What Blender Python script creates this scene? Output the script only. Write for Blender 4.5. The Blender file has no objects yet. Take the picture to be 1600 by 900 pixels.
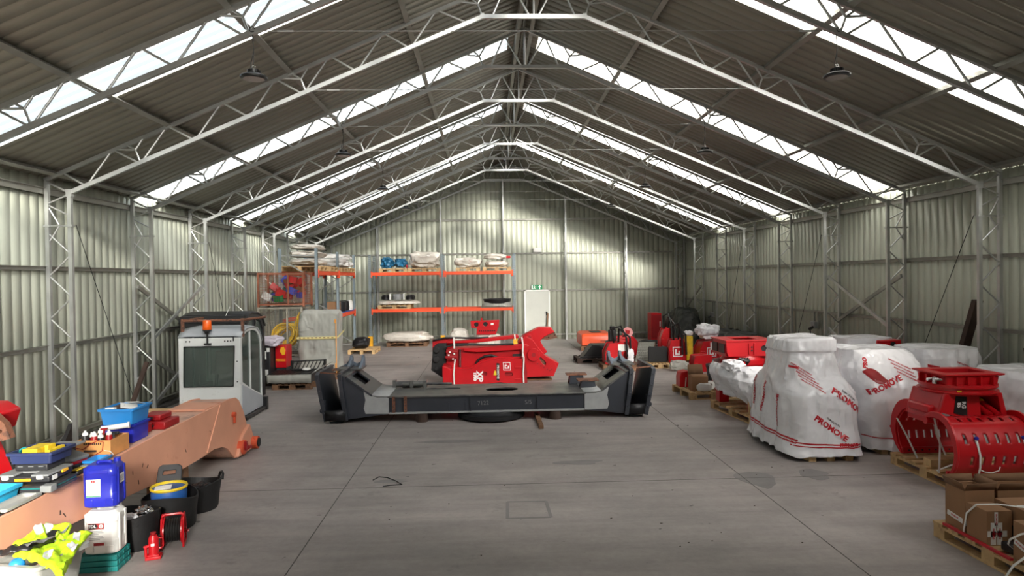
import bpy, math, random
from mathutils import Vector, Matrix, Euler, noise
from mathutils.bvhtree import BVHTree
from mathutils.geometry import tessellate_polygon

random.seed(7)
COL = bpy.context.scene.collection
PI = math.pi
R = math.radians

# ---------------------------------------------------------------- the survey of the place
YAW, PIT, ROL, FOC, CAMZ, CAMX = .0376, .0144, -.0142, 1047.353, 2.4738, -.7683
FRAME0, BAY = 10.145, 2.384            # the first full portal frame and the bay length


def FY(k):
    return FRAME0 + BAY * k


def ray(x, y):
    cr, sr = math.cos(ROL), math.sin(ROL)
    u0, w0 = x - 800, y - 450
    u = u0 * cr + w0 * sr
    w = -u0 * sr + w0 * cr
    dx, dy, dz = u / FOC, 1.0, -w / FOC
    cp, sp = math.cos(PIT), math.sin(PIT)
    y_ = dy * cp + dz * sp
    z_ = -dy * sp + dz * cp
    cy, sy = math.cos(YAW), math.sin(YAW)
    return Vector((dx * cy + y_ * sy, -dx * sy + y_ * cy, z_))


EYE = Vector((CAMX, 0, CAMZ))


def aY(x, y, Y):
    r = ray(x, y)
    return EYE + r * (Y / r.y)


def aX(x, y, X):
    r = ray(x, y)
    return EYE + r * ((X - CAMX) / r.x)


def aZ(x, y, z=0.0):
    r = ray(x, y)
    return EYE + r * ((z - CAMZ) / r.z)


def prof(pts, Y, x0=0, y0=0, s=1.0):
    """measured outline points -> (X, Z) at distance Y"""
    out = []
    for a, b in pts:
        p = aY(x0 + a / s, y0 + b / s, Y)
        out.append((p.x, p.z))
    return out


# ---------------------------------------------------------------- mesh builder
class MB:
    def __init__(s):
        s.v, s.f, s.m = [], [], []

    def add(s, verts, faces, mi=0):
        b = len(s.v)
        s.v.extend(Vector(p) for p in verts)
        for f in faces:
            s.f.append(tuple(i + b for i in f))
            s.m.append(mi)
        return s

    def join(s, o, M=None):
        b = len(s.v)
        s.v.extend((M @ p) if M else p.copy() for p in o.v)
        s.f.extend(tuple(i + b for i in f) for f in o.f)
        s.m.extend(o.m)
        return s

    def xf(s, M):
        s.v = [M @ p for p in s.v]
        return s

    def sh(s, x, y, z):
        return s.xf(Matrix.Translation((x, y, z)))

    def box(s, c, d, M=None, mi=0, top=1.0):
        x, y, z = d[0] / 2, d[1] / 2, d[2] / 2
        P = [Vector((sx * x * (top if sz > 0 else 1), sy * y * (top if sz > 0 else 1), sz * z))
             for sz in (-1, 1) for sy in (-1, 1) for sx in (-1, 1)]
        if M:
            P = [M @ p for p in P]
        c = Vector(c)
        return s.add([p + c for p in P],
                     [(0, 2, 3, 1), (4, 5, 7, 6), (0, 1, 5, 4), (2, 6, 7, 3), (0, 4, 6, 2), (1, 3, 7, 5)], mi)

    def bx(s, x0, x1, y0, y1, z0, z1, mi=0):
        return s.box(((x0 + x1) / 2, (y0 + y1) / 2, (z0 + z1) / 2), (abs(x1 - x0), abs(y1 - y0), abs(z1 - z0)), None, mi)

    def bar(s, p0, p1, w, h=None, up=(0, 0, 1), mi=0):
        p0, p1 = Vector(p0), Vector(p1)
        h = h or w
        d = (p1 - p0).normalized()
        u = Vector(up)
        if abs(d.dot(u)) > .97:
            u = Vector((1, 0, 0)) if abs(d.x) < .9 else Vector((0, 1, 0))
        a = d.cross(u).normalized() * (w / 2)
        b = a.cross(d).normalized() * (h / 2)
        P = [p0 - a - b, p0 + a - b, p0 + a + b, p0 - a + b, p1 - a - b, p1 + a - b, p1 + a + b, p1 - a + b]
        return s.add(P, [(0, 1, 2, 3), (7, 6, 5, 4), (0, 4, 5, 1), (1, 5, 6, 2), (2, 6, 7, 3), (3, 7, 4, 0)], mi)

    def cyl(s, p0, p1, r, r2=None, n=14, mi=0, cap=True):
        p0, p1 = Vector(p0), Vector(p1)
        r2 = r if r2 is None else r2
        d = (p1 - p0).normalized()
        u = Vector((0, 0, 1)) if abs(d.z) < .9 else Vector((1, 0, 0))
        a = d.cross(u).normalized()
        b = a.cross(d).normalized()
        P = []
        for p, q in ((p0, r), (p1, r2)):
            for i in range(n):
                t = 2 * PI * i / n
                P.append(p + a * math.cos(t) * q + b * math.sin(t) * q)
        F = [(i, i + n, (i + 1) % n + n, (i + 1) % n) for i in range(n)]
        if cap:
            F += [tuple(range(n)), tuple(range(2 * n - 1, n - 1, -1))]
        return s.add(P, F, mi)

    def tube(s, pts, r, n=8, mi=0, closed=False):
        pts = [Vector(p) for p in pts]
        N = len(pts)
        P = []
        prev = None
        for i, p in enumerate(pts):
            if closed:
                d = pts[(i + 1) % N] - pts[i - 1]
            else:
                d = pts[min(i + 1, N - 1)] - pts[max(i - 1, 0)]
            d = d.normalized()
            if prev is None:
                u = Vector((0, 0, 1)) if abs(d.z) < .9 else Vector((1, 0, 0))
                a = d.cross(u).normalized()
            else:
                a = (prev - d * prev.dot(d)).normalized()
            prev = a
            b = d.cross(a)
            for j in range(n):
                t = 2 * PI * j / n
                P.append(p + (a * math.cos(t) + b * math.sin(t)) * r)
        F = []
        for i in range(N if closed else N - 1):
            k = (i + 1) % N
            for j in range(n):
                l = (j + 1) % n
                F.append((i * n + j, i * n + l, k * n + l, k * n + j))
        if not closed:
            F += [tuple(range(n - 1, -1, -1)), tuple(range((N - 1) * n, N * n))]
        return s.add(P, F, mi)

    def strap(s, pts, w, side=(1, 0, 0), t=.003, mi=0):
        """a flat band along pts"""
        sd = Vector(side).normalized() * w / 2
        pts = [Vector(p) for p in pts]
        P = []
        for i, p in enumerate(pts):
            d = (pts[min(i + 1, len(pts) - 1)] - pts[max(i - 1, 0)]).normalized()
            nn = d.cross(sd).normalized() * t / 2
            P += [p - sd - nn, p + sd - nn, p + sd + nn, p - sd + nn]
        F = []
        for i in range(len(pts) - 1):
            for j in range(4):
                k = (j + 1) % 4
                F.append((i * 4 + j, i * 4 + k, i * 4 + 4 + k, i * 4 + 4 + j))
        F += [(3, 2, 1, 0), tuple(len(pts) * 4 - 4 + i for i in range(4))]
        return s.add(P, F, mi)

    def prism(s, poly, axis, a, b, mi=0, holes=()):
        """poly in (u, v); axis x: (y, z), y: (x, z), z: (x, y); real holes through it"""
        def T(p, w):
            if axis == 'x':
                return Vector((w, p[0], p[1]))
            if axis == 'y':
                return Vector((p[0], w, p[1]))
            return Vector((p[0], p[1], w))

        def area(q):
            return sum(q[i - 1][0] * q[i][1] - q[i][0] * q[i - 1][1] for i in range(len(q)))
        poly = list(poly)
        if area(poly) < 0:
            poly.reverse()
        flip = (axis == 'y')
        loops = [poly]
        for h in holes:
            h = list(h)
            if area(h) > 0:
                h.reverse()
            loops.append(h)
        flat = [p for l in loops for p in l]
        n = len(flat)
        V = [T(p, a) for p in flat] + [T(p, b) for p in flat]
        F = []
        if holes:
            tr = tessellate_polygon([[Vector((p[0], p[1], 0)) for p in l] for l in loops])
            for t in tr:
                q = [flat[i] for i in t]
                t = tuple(t) if area(q) > 0 else tuple(reversed(t))
                F.append(tuple(reversed(t)))
                F.append(tuple(i + n for i in t))
        else:
            F.append(tuple(range(n - 1, -1, -1)))
            F.append(tuple(range(n, 2 * n)))
        o = 0
        for l in loops:
            k = len(l)
            for i in range(k):
                j = (i + 1) % k
                F.append((o + i, o + j, o + j + n, o + i + n))
            o += k
        if (b < a) != flip:
            F = [tuple(reversed(f)) for f in F]
        return s.add(V, F, mi)

    def rev(s, pr, c=(0, 0, 0), n=28, mi=0, M=None, sx=1.0, sy=1.0, close=False):
        """turn a profile of (r, z) about the z axis"""
        P = []
        for r, z in pr:
            for i in range(n):
                t = 2 * PI * i / n
                P.append(Vector((r * math.cos(t) * sx, r * math.sin(t) * sy, z)))
        if M:
            P = [M @ p for p in P]
        c = Vector(c)
        P = [p + c for p in P]
        F = []
        N = len(pr)
        for k in range(N if close else N - 1):
            l = (k + 1) % N
            for i in range(n):
                j = (i + 1) % n
                F.append((k * n + i, k * n + j, l * n + j, l * n + i))
        if not close:
            if pr[0][0] > 1e-6:
                F.append(tuple(range(n - 1, -1, -1)))
            if pr[-1][0] > 1e-6:
                F.append(tuple(range((N - 1) * n, N * n)))
        return s.add(P, F, mi)

    def loft(s, rings, mi=0, cap=True, closed=True):
        n = len(rings[0])
        P = [p for r in rings for p in r]
        F = []
        for k in range(len(rings) - 1):
            for i in range(n if closed else n - 1):
                j = (i + 1) % n
                F.append((k * n + i, k * n + j, (k + 1) * n + j, (k + 1) * n + i))
        if cap:
            F.append(tuple(range(n - 1, -1, -1)))
            F.append(tuple(range((len(rings) - 1) * n, len(rings) * n)))
        return s.add(P, F, mi)

    def ell(s, c, r, n=16, m=10, mi=0, M=None):
        P = []
        for k in range(m + 1):
            a = PI * k / m
            for i in range(n):
                t = 2 * PI * i / n
                P.append(Vector((r[0] * math.sin(a) * math.cos(t), r[1] * math.sin(a) * math.sin(t), -r[2] * math.cos(a))))
        if M:
            P = [M @ p for p in P]
        c = Vector(c)
        F = []
        for k in range(m):
            for i in range(n):
                j = (i + 1) % n
                F.append((k * n + i, k * n + j, (k + 1) * n + j, (k + 1) * n + i))
        return s.add([p + c for p in P], F, mi)

    def grid(s, fn, nu, nv, mi=0, skip=None):
        """surface fn(u, v), u and v from 0 to 1; skip(i, j) leaves a cell open"""
        P = [fn(i / nu, j / nv) for i in range(nu + 1) for j in range(nv + 1)]
        F = []
        for i in range(nu):
            for j in range(nv):
                if skip and skip(i, j):
                    continue
                a = i * (nv + 1) + j
                F.append((a, a + nv + 1, a + nv + 2, a + 1))
        return s.add(P, F, mi)

    def build(s, name, mats, parent=None, bevel=0.0, solid=0.0, sub=0, loc=None, ang=35, offset=-1, flat=False):
        me = bpy.data.meshes.new(name)
        me.from_pydata([tuple(p) for p in s.v], [], s.f)
        if not isinstance(mats, (list, tuple)):
            mats = [mats]
        for m in mats:
            me.materials.append(m)
        me.polygons.foreach_set('material_index', s.m)
        me.polygons.foreach_set('use_smooth', [not flat] * len(s.f))
        me.update()
        me.validate()
        me.set_sharp_from_angle(angle=R(ang))
        o = bpy.data.objects.new(name, me)
        COL.objects.link(o)
        if parent is not None:
            o.parent = parent
        if loc is not None:
            o.location = loc
        if solid:
            md = o.modifiers.new('thickness', 'SOLIDIFY')
            md.thickness = solid
            md.offset = offset
        if bevel:
            md = o.modifiers.new('edges', 'BEVEL')
            md.width = bevel
            md.segments = 2
            md.limit_method = 'ANGLE'
            md.angle_limit = R(40)
        if sub:
            md = o.modifiers.new('smooth', 'SUBSURF')
            md.levels = sub
            md.render_levels = sub
        return o


def tag(o, label, cat=None, group=None, kind=None):
    o['label'] = label
    if cat:
        o['category'] = cat
    if group:
        o['group'] = group
    if kind:
        o['kind'] = kind
    return o


def thing(name, label, cat, loc=(0, 0, 0), rz=0.0, group=None, kind=None):
    o = bpy.data.objects.new(name, None)
    o.empty_display_size = .1
    COL.objects.link(o)
    o.location = loc
    o.rotation_euler = (0, 0, rz)
    return tag(o, label, cat, group, kind)


class W:
    """a thing whose parts are measured in the place's own coordinates"""
    def __init__(s, name, label, cat, loc=(0, 0, 0), group=None, kind=None):
        s.o = thing(name, label, cat, loc, 0, group, kind)
        s.off = Vector(loc)

    def part(s, name, mb, mats, parent=None, label=None, **k):
        mb.xf(Matrix.Translation(-s.off))
        o = mb.build(name, mats, parent or s.o, **k)
        if label:
            o['label'] = label
        return o


def solo(name, mb, mats, label, cat, group=None, kind=None, loc=None, **k):
    """a thing that is one mesh measured in the place's coordinates"""
    if loc is not None:
        mb.xf(Matrix.Translation(-Vector(loc)))
    o = mb.build(name, mats, None, loc=loc, **k)
    return tag(o, label, cat, group, kind)


def dup(root, loc, rz, label, group=None):
    r = root.copy()
    COL.objects.link(r)
    r.location = loc
    r.rotation_euler = (0, 0, rz)
    r['label'] = label
    if group:
        r['group'] = group
    for ch in list(root.children):
        c = ch.copy()
        COL.objects.link(c)
        c.parent = r
        for g in list(ch.children):
            d = g.copy()
            COL.objects.link(d)
            d.parent = c
    return r


# ---------------------------------------------------------------- materials
def lin(c):
    return tuple(((v / 255) / 12.92 if v / 255 <= .04045 else ((v / 255 + .055) / 1.055) ** 2.4) for v in c) + (1.0,)


def mat(name, col, rough=.5, metal=0.0, var=.12, vs=4.0, bump=0.0, bs=60.0, dirt=None, ds=2.5, dth=.62, detail=3, emit=None, coat=0.0):
    m = bpy.data.materials.new(name)
    m.use_nodes = True
    nt = m.node_tree
    N, L = nt.nodes, nt.links
    b = N['Principled BSDF']
    b.inputs['Roughness'].default_value = rough
    b.inputs['Metallic'].default_value = metal
    if coat:
        b.inputs['Coat Weight'].default_value = coat
    tc = N.new('ShaderNodeTexCoord')
    c = lin(col)
    no = N.new('ShaderNodeTexNoise')
    no.inputs['Scale'].default_value = vs
    no.inputs['Detail'].default_value = detail
    L.new(tc.outputs['Object'], no.inputs['Vector'])
    rp = N.new('ShaderNodeValToRGB')
    rp.color_ramp.elements[0].position = .3
    rp.color_ramp.elements[1].position = .7
    rp.color_ramp.elements[0].color = tuple(x * (1 - var) for x in c[:3]) + (1,)
    rp.color_ramp.elements[1].color = tuple(min(1, x * (1 + var)) for x in c[:3]) + (1,)
    L.new(no.outputs['Fac'], rp.inputs['Fac'])
    out = rp.outputs['Color']
    if dirt:
        n2 = N.new('ShaderNodeTexNoise')
        n2.inputs['Scale'].default_value = ds
        n2.inputs['Detail'].default_value = 6
        n2.inputs['Roughness'].default_value = .7
        L.new(tc.outputs['Object'], n2.inputs['Vector'])
        mr = N.new('ShaderNodeMapRange')
        mr.inputs['From Min'].default_value = dth - .05
        mr.inputs['From Max'].default_value = dth + .1
        L.new(n2.outputs['Fac'], mr.inputs['Value'])
        mx = N.new('ShaderNodeMix')
        mx.data_type = 'RGBA'
        L.new(mr.outputs['Result'], mx.inputs['Factor'])
        L.new(out, mx.inputs['A'])
        mx.inputs['B'].default_value = lin(dirt)
        out = mx.outputs['Result']
    L.new(out, b.inputs['Base Color'])
    if bump:
        n3 = N.new('ShaderNodeTexNoise')
        n3.inputs['Scale'].default_value = bs
        n3.inputs['Detail'].default_value = 4
        L.new(tc.outputs['Object'], n3.inputs['Vector'])
        bp = N.new('ShaderNodeBump')
        bp.inputs['Strength'].default_value = bump
        bp.inputs['Distance'].default_value = .02
        L.new(n3.outputs['Fac'], bp.inputs['Height'])
        L.new(bp.outputs['Normal'], b.inputs['Normal'])
    if emit:
        b.inputs['Emission Color'].default_value = lin(emit[0])
        b.inputs['Emission Strength'].default_value = emit[1]
    return m


def creased(name, col, rough=.28, strength=.8, var=.04, dirt=None, scale=5.0):
    """thin plastic film: sharp creases at two scales"""
    m = mat(name, col, rough, 0, var, 3, dirt=dirt, ds=2.6, dth=.64)
    nt = m.node_tree
    N, L = nt.nodes, nt.links
    b = N['Principled BSDF']
    tc = N.new('ShaderNodeTexCoord')
    prev = None
    for sc_, st in ((scale, strength), (scale * 2.7, strength * .4)):
        n = N.new('ShaderNodeTexNoise')
        n.noise_type = 'RIDGED_MULTIFRACTAL'
        n.inputs['Scale'].default_value = sc_
        n.inputs['Detail'].default_value = 1
        n.inputs['Distortion'].default_value = .8
        L.new(tc.outputs['Object'], n.inputs['Vector'])
        bp = N.new('ShaderNodeBump')
        bp.inputs['Strength'].default_value = st
        bp.inputs['Distance'].default_value = .035
        L.new(n.outputs['Fac'], bp.inputs['Height'])
        if prev:
            L.new(prev, bp.inputs['Normal'])
        prev = bp.outputs['Normal']
    L.new(prev, b.inputs['Normal'])
    return m


M = {}
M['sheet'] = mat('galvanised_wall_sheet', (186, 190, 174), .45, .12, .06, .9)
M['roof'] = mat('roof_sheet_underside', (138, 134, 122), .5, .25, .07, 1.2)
M['galv'] = mat('galvanised_steel', (184, 186, 184), .36, .65, .14, 3)
M['rail'] = mat('dull_galvanised_rail', (150, 150, 142), .45, .5, .12, 3)
M['white_paint'] = mat('off_white_paint', (205, 208, 206), .4, 0, .05, 2, dirt=(140, 135, 125), ds=3, dth=.68)
M['red'] = mat('red_machine_paint', (190, 18, 28), .32, 0, .08, 3)
M['red_dark'] = mat('dark_red_paint', (150, 18, 24), .4, 0, .1, 3)
M['salmon'] = mat('faded_orange_primer', (216, 156, 128), .55, 0, .07, 2.5, dirt=(176, 100, 72), ds=2.2, dth=.66)
M['salmon_dust'] = mat('dusty_orange_top', (204, 162, 142), .7, 0, .1, 5, dirt=(160, 130, 116), ds=4, dth=.55)
M['orange_worn'] = mat('worn_orange', (204, 84, 50), .5, 0, .15, 6, dirt=(120, 50, 30), ds=8, dth=.6)
M['chassis'] = mat('dark_grey_primer', (54, 57, 64), .36, .15, .12, 3)
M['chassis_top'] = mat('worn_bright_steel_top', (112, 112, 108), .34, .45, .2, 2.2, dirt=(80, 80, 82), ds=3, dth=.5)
M['primer_light'] = mat('light_grey_primer_patch', (158, 160, 160), .5, .1, .1, 6)
M['steel_dark'] = mat('dark_steel', (38, 38, 40), .4, .4, .15, 6)
M['black'] = mat('black_paint', (24, 24, 25), .45, 0, .12, 5)
M['rubber'] = mat('black_rubber', (22, 22, 23), .6, 0, .15, 6, bump=.15, bs=40)
M['hose'] = mat('black_hose', (18, 18, 18), .45, 0, .1, 8)
M['chrome'] = mat('bright_steel', (200, 200, 200), .2, 1, .05, 6)
M['rust'] = mat('rusty_steel', (128, 84, 62), .7, .1, .25, 12, dirt=(70, 50, 42), ds=12, dth=.5)
M['rust_frame'] = mat('rusty_cage_steel', (150, 92, 68), .7, .1, .2, 10)
M['cage'] = mat('dull_cage_steel', (158, 152, 138), .6, .2, .15, 8)
M['rack_orange'] = mat('orange_rack_beam', (236, 84, 44), .45, 0, .05, 3)
M['rack_blue'] = mat('galvanised_blue_grey_upright', (150, 164, 172), .4, .4, .08, 4)
M['yellow'] = mat('yellow_guard', (232, 170, 30), .5, 0, .06, 4)
M['wood'] = mat('pine_pallet_wood', (196, 164, 118), .75, 0, .16, 7, dirt=(150, 118, 80), ds=6, dth=.58)
M['wood_old'] = mat('old_brown_wood', (120, 88, 62), .8, 0, .2, 7, dirt=(80, 58, 42), ds=6, dth=.55)
M['wood_dark'] = mat('dark_stained_wood', (62, 46, 38), .8, 0, .2, 6)
M['card'] = mat('brown_cardboard', (150, 112, 80), .8, 0, .07, 5)
M['card_in'] = mat('cardboard_inside', (124, 92, 66), .85, 0, .07, 5)
M['film'] = creased('white_plastic_film', (234, 234, 238), .22, .75, scale=2.8)
M['clear_film'] = creased('milky_stretch_film', (206, 200, 190), .3, .5, .12, (168, 92, 86))
M['print_red'] = mat('red_print', (190, 24, 40), .4, 0, .03, 3)
M['print_dark'] = mat('dark_print', (70, 66, 70), .5, 0, .03, 3)
M['print_white'] = mat('white_print', (236, 236, 234), .5, 0, .02, 3)
M['label_white'] = mat('white_label', (228, 228, 224), .5, 0, .03, 6)
M['blue'] = mat('blue_plastic', (36, 44, 168), .32, 0, .06, 3)
M['blue_sky'] = mat('sky_blue_plastic', (38, 128, 200), .4, 0, .07, 4)
M['cyan'] = mat('cyan_plastic', (44, 170, 214), .4, 0, .07, 4)
M['navy'] = mat('navy_plastic', (42, 52, 92), .45, 0, .08, 5)
M['blue_drum'] = mat('blue_drum_plastic', (34, 88, 160), .45, 0, .08, 5)
M['yellow_pl'] = mat('yellow_plastic', (228, 196, 40), .5, 0, .1, 7, dirt=(150, 130, 40), ds=8, dth=.6)
M['teal'] = mat('teal_plastic', (24, 126, 124), .5, 0, .1, 6)
M['white_pl'] = mat('white_plastic', (226, 226, 222), .4, 0, .04, 3)
M['grey_pl'] = mat('grey_plastic', (128, 130, 130), .4, 0, .08, 5)
M['dark_pl'] = mat('charcoal_plastic', (40, 40, 42), .45, 0, .1, 5)
M['hivis'] = mat('hi_vis_yellow_cloth', (196, 236, 34), .75, 0, .06, 5)
M['reflect'] = mat('silver_reflective_tape', (222, 224, 226), .35, .2, .05, 9)
M['amber'] = mat('amber_lens', (226, 92, 18), .2, 0, .15, 14)
M['orange_paint'] = mat('orange_hood_paint', (226, 84, 40), .4, 0, .06, 3)
M['green_sign'] = mat('green_sign', (10, 140, 84), .4, 0, .03, 4)
M['tarp'] = mat('black_green_tarpaulin', (34, 38, 36), .5, 0, .2, 4)
M['cable_yellow'] = mat('yellow_hose', (222, 178, 36), .5, 0, .08, 8)
M['bag_purple'] = mat('lilac_film', (188, 180, 190), .35, 0, .08, 5, bump=.3, bs=16)
M['door_paint'] = mat('pale_grey_door_paint', (190, 192, 184), .45, 0, .04, 2, dirt=(150, 140, 126), ds=5, dth=.7)
M['red_print_film'] = creased('white_bundle_film', (222, 220, 216), .3, .5)
M['teal_cloth'] = creased('teal_wrapped_film', (40, 104, 140), .3, .6, .2)


def glassy(name, col, rough=.05, alpha=.35):
    m = bpy.data.materials.new(name)
    m.use_nodes = True
    nt = m.node_tree
    N, L = nt.nodes, nt.links
    for n in list(N):
        N.remove(n)
    out = N.new('ShaderNodeOutputMaterial')
    tr = N.new('ShaderNodeBsdfTransparent')
    tr.inputs['Color'].default_value = lin(col)
    gl = N.new('ShaderNodeBsdfGlossy')
    gl.inputs['Roughness'].default_value = rough
    fr = N.new('ShaderNodeFresnel')
    fr.inputs['IOR'].default_value = 1.5
    mx = N.new('ShaderNodeMixShader')
    L.new(fr.outputs[0], mx.inputs[0])
    L.new(tr.outputs[0], mx.inputs[1])
    L.new(gl.outputs[0], mx.inputs[2])
    if alpha > 0:
        df = N.new('ShaderNodeBsdfDiffuse')
        df.inputs['Color'].default_value = lin(col)
        m2 = N.new('ShaderNodeMixShader')
        m2.inputs[0].default_value = alpha
        L.new(mx.outputs[0], m2.inputs[1])
        L.new(df.outputs[0], m2.inputs[2])
        L.new(m2.outputs[0], out.inputs[0])
    else:
        L.new(mx.outputs[0], out.inputs[0])
    return m


M['glass'] = glassy('tinted_cab_glass', (168, 186, 178), .04, .12)
M['clear_pl'] = glassy('clear_box_plastic', (216, 216, 210), .15, .4)
M['frost'] = glassy('milky_stretch_wrap', (222, 222, 214), .22, .42)
_n = M['frost'].node_tree
_tc = _n.nodes.new('ShaderNodeTexCoord')
_no = _n.nodes.new('ShaderNodeTexNoise')
_no.noise_type = 'RIDGED_MULTIFRACTAL'
_no.inputs['Scale'].default_value = 3.2
_no.inputs['Detail'].default_value = 4
_no.inputs['Distortion'].default_value = 1.4
_n.links.new(_tc.outputs['Object'], _no.inputs['Vector'])
_bp = _n.nodes.new('ShaderNodeBump')
_bp.inputs['Strength'].default_value = .9
_bp.inputs['Distance'].default_value = .05
_n.links.new(_no.outputs['Fac'], _bp.inputs['Height'])
for _q in _n.nodes:
    if _q.type in ('BSDF_DIFFUSE', 'BSDF_GLOSSY', 'FRESNEL'):
        _n.links.new(_bp.outputs['Normal'], _q.inputs['Normal'])
    if _q.type == 'MIX_SHADER' and _q.inputs[0].default_value == .42 and not _q.inputs[0].is_linked:
        _mr = _n.nodes.new('ShaderNodeMapRange')
        _mr.inputs['From Min'].default_value = .2
        _mr.inputs['From Max'].default_value = 1.1
        _mr.inputs['To Min'].default_value = .12
        _mr.inputs['To Max'].default_value = .88
        _n.links.new(_no.outputs['Fac'], _mr.inputs['Value'])
        _n.links.new(_mr.outputs['Result'], _q.inputs[0])
# ================================================================ camera
cam = bpy.data.cameras.new('camera')
cam.lens = FOC * 36 / 1600
cam.sensor_width = 36
cam.clip_end = 200
camo = bpy.data.objects.new('camera', cam)
COL.objects.link(camo)
fw = ray(800, 450).normalized()
rt = (ray(801, 450) - ray(800, 450)).normalized()
up = -(ray(800, 451) - ray(800, 450)).normalized()
m3 = Matrix((rt, up, -fw)).transposed()
camo.matrix_world = Matrix.Translation(EYE) @ m3.to_4x4()
bpy.context.scene.camera = camo
bpy.context.scene.render.resolution_x = 1600
bpy.context.scene.render.resolution_y = 900

# ================================================================ shell constants
YB, YE = -1.6, 26.95            # open front edge, face of the end wall
XW = 7.31                       # face of the side walls
SL, RZ = .4276, 7.20            # roof slope, ridge height of the sheet
CHX, CHZ = .773, 6.415          # bottom chord: end of the flat, its height
KX, KZ = 6.895, 3.829           # knee at the inner column chord
OX = 7.25                       # outer column chord


def roofz(x):
    return RZ - SL * abs(x)


def rib_line(a, b, pitch=.2, depth=.013, start=None):
    """(position, offset) of a box profile from a to b; offset is towards outdoors"""
    pts = [(a, 0)]
    n = int(math.ceil((b - a) / pitch)) + 1
    s = a if start is None else start
    for i in range(n):
        c = s + (i + .5) * pitch
        for d, o in ((-.019, 0), (-.013, depth), (.013, depth), (.019, 0)):
            if a < c + d < b:
                pts.append((c + d, o))
    pts.append((b, 0))
    return pts


# ---- floor
def floor_mat():
    m = bpy.data.materials.new('power_floated_concrete')
    m.use_nodes = True
    nt = m.node_tree
    N, L = nt.nodes, nt.links
    b = N['Principled BSDF']
    tc = N.new('ShaderNodeTexCoord')

    def nz(scale, det, vec=None, rg=.6):
        n = N.new('ShaderNodeTexNoise')
        n.inputs['Scale'].default_value = scale
        n.inputs['Detail'].default_value = det
        n.inputs['Roughness'].default_value = rg
        L.new(vec or tc.outputs['Object'], n.inputs['Vector'])
        return n.outputs['Fac']

    def ramp(fac, a, b_, ca, cb):
        r = N.new('ShaderNodeValToRGB')
        r.color_ramp.elements[0].position = a
        r.color_ramp.elements[1].position = b_
        r.color_ramp.elements[0].color = ca
        r.color_ramp.elements[1].color = cb
        L.new(fac, r.inputs['Fac'])
        return r.outputs['Color']

    def mix(fac, a, b_, mode='MIX', f=1.0):
        x = N.new('ShaderNodeMix')
        x.data_type = 'RGBA'
        x.blend_type = mode
        if fac is None:
            x.inputs['Factor'].default_value = f
        else:
            L.new(fac, x.inputs['Factor'])
        L.new(a, x.inputs['A'])
        if isinstance(b_, tuple):
            x.inputs['B'].default_value = b_
        else:
            L.new(b_, x.inputs['B'])
        return x.outputs['Result']

    base = ramp(nz(.55, 5), .32, .7, lin((144, 138, 135)), lin((172, 164, 160)))
    mp = N.new('ShaderNodeMapping')
    mp.inputs['Scale'].default_value = (.35, 3.2, 1)
    L.new(tc.outputs['Object'], mp.inputs['Vector'])
    streak = ramp(nz(1.4, 6, mp.outputs['Vector']), .3, .72, (.80, .80, .80, 1), (1.14, 1.13, 1.12, 1))
    c = mix(None, base, streak, 'MULTIPLY', .9)
    fine = ramp(nz(14, 6, None, .75), .35, .7, (.86, .86, .86, 1), (1.07, 1.07, 1.07, 1))
    c = mix(None, c, fine, 'MULTIPLY', .8)
    st = ramp(nz(1.7, 7, None, .72), .60, .74, (0, 0, 0, 1), (.55, .55, .55, 1))
    c = mix(st, c, lin((88, 86, 84)))
    sp = ramp(nz(7.5, 2, None, .5), .73, .76, (0, 0, 0, 1), (.75, .75, .75, 1))
    c = mix(sp, c, lin((60, 56, 52)))
    L.new(c, b.inputs['Base Color'])
    rr = ramp(nz(2.1, 5), .3, .7, (.42, .42, .42, 1), (.62, .62, .62, 1))
    L.new(rr, b.inputs['Roughness'])
    bp = N.new('ShaderNodeBump')
    bp.inputs['Strength'].default_value = .12
    bp.inputs['Distance'].default_value = .01
    L.new(nz(30, 5), bp.inputs['Height'])
    L.new(bp.outputs['Normal'], b.inputs['Normal'])
    return m


M['floor'] = floor_mat()
M['joint'] = mat('dark_joint_sealant', (86, 84, 80), .8, 0, .25, 6)
M['damp'] = mat('damp_concrete_stain', (126, 123, 121), .5, 0, .1, 5)
f = MB().bx(-XW - .4, XW + .4, -9, YE + .3, -.25, 0)
tag(f.build('floor', M['floor']), 'grey power floated concrete floor of the shed', 'floor', kind='structure')
f = MB()
for X in (-2.50, 2.33):
    f.bx(X - .005, X + .005, YB, YE - .1, -.01, .0015)
tag(f.build('trim_1', M['joint']), 'two long dark joints sawn along the concrete floor', 'floor joint', kind='structure')
f = MB()
for Y in (8.02, 13.75, 19.5):
    f.bx(-XW, XW, Y - .004, Y + .004, -.01, .0016)
tag(f.build('trim_2', M['joint']), 'dark joints sawn straight across the concrete floor', 'floor joint', kind='structure')
f = MB()
p = [aZ(793, 784), aZ(853, 783), aZ(861, 808), aZ(793, 810)]
for i in range(4):
    a, b = p[i], p[(i + 1) % 4]
    f.bar((a.x, a.y, 0), (b.x, b.y, 0), .035, .003)
tag(f.build('trim_3', M['damp']), 'dark rectangular outline of an infilled patch in the floor', 'floor patch', kind='structure')

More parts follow.
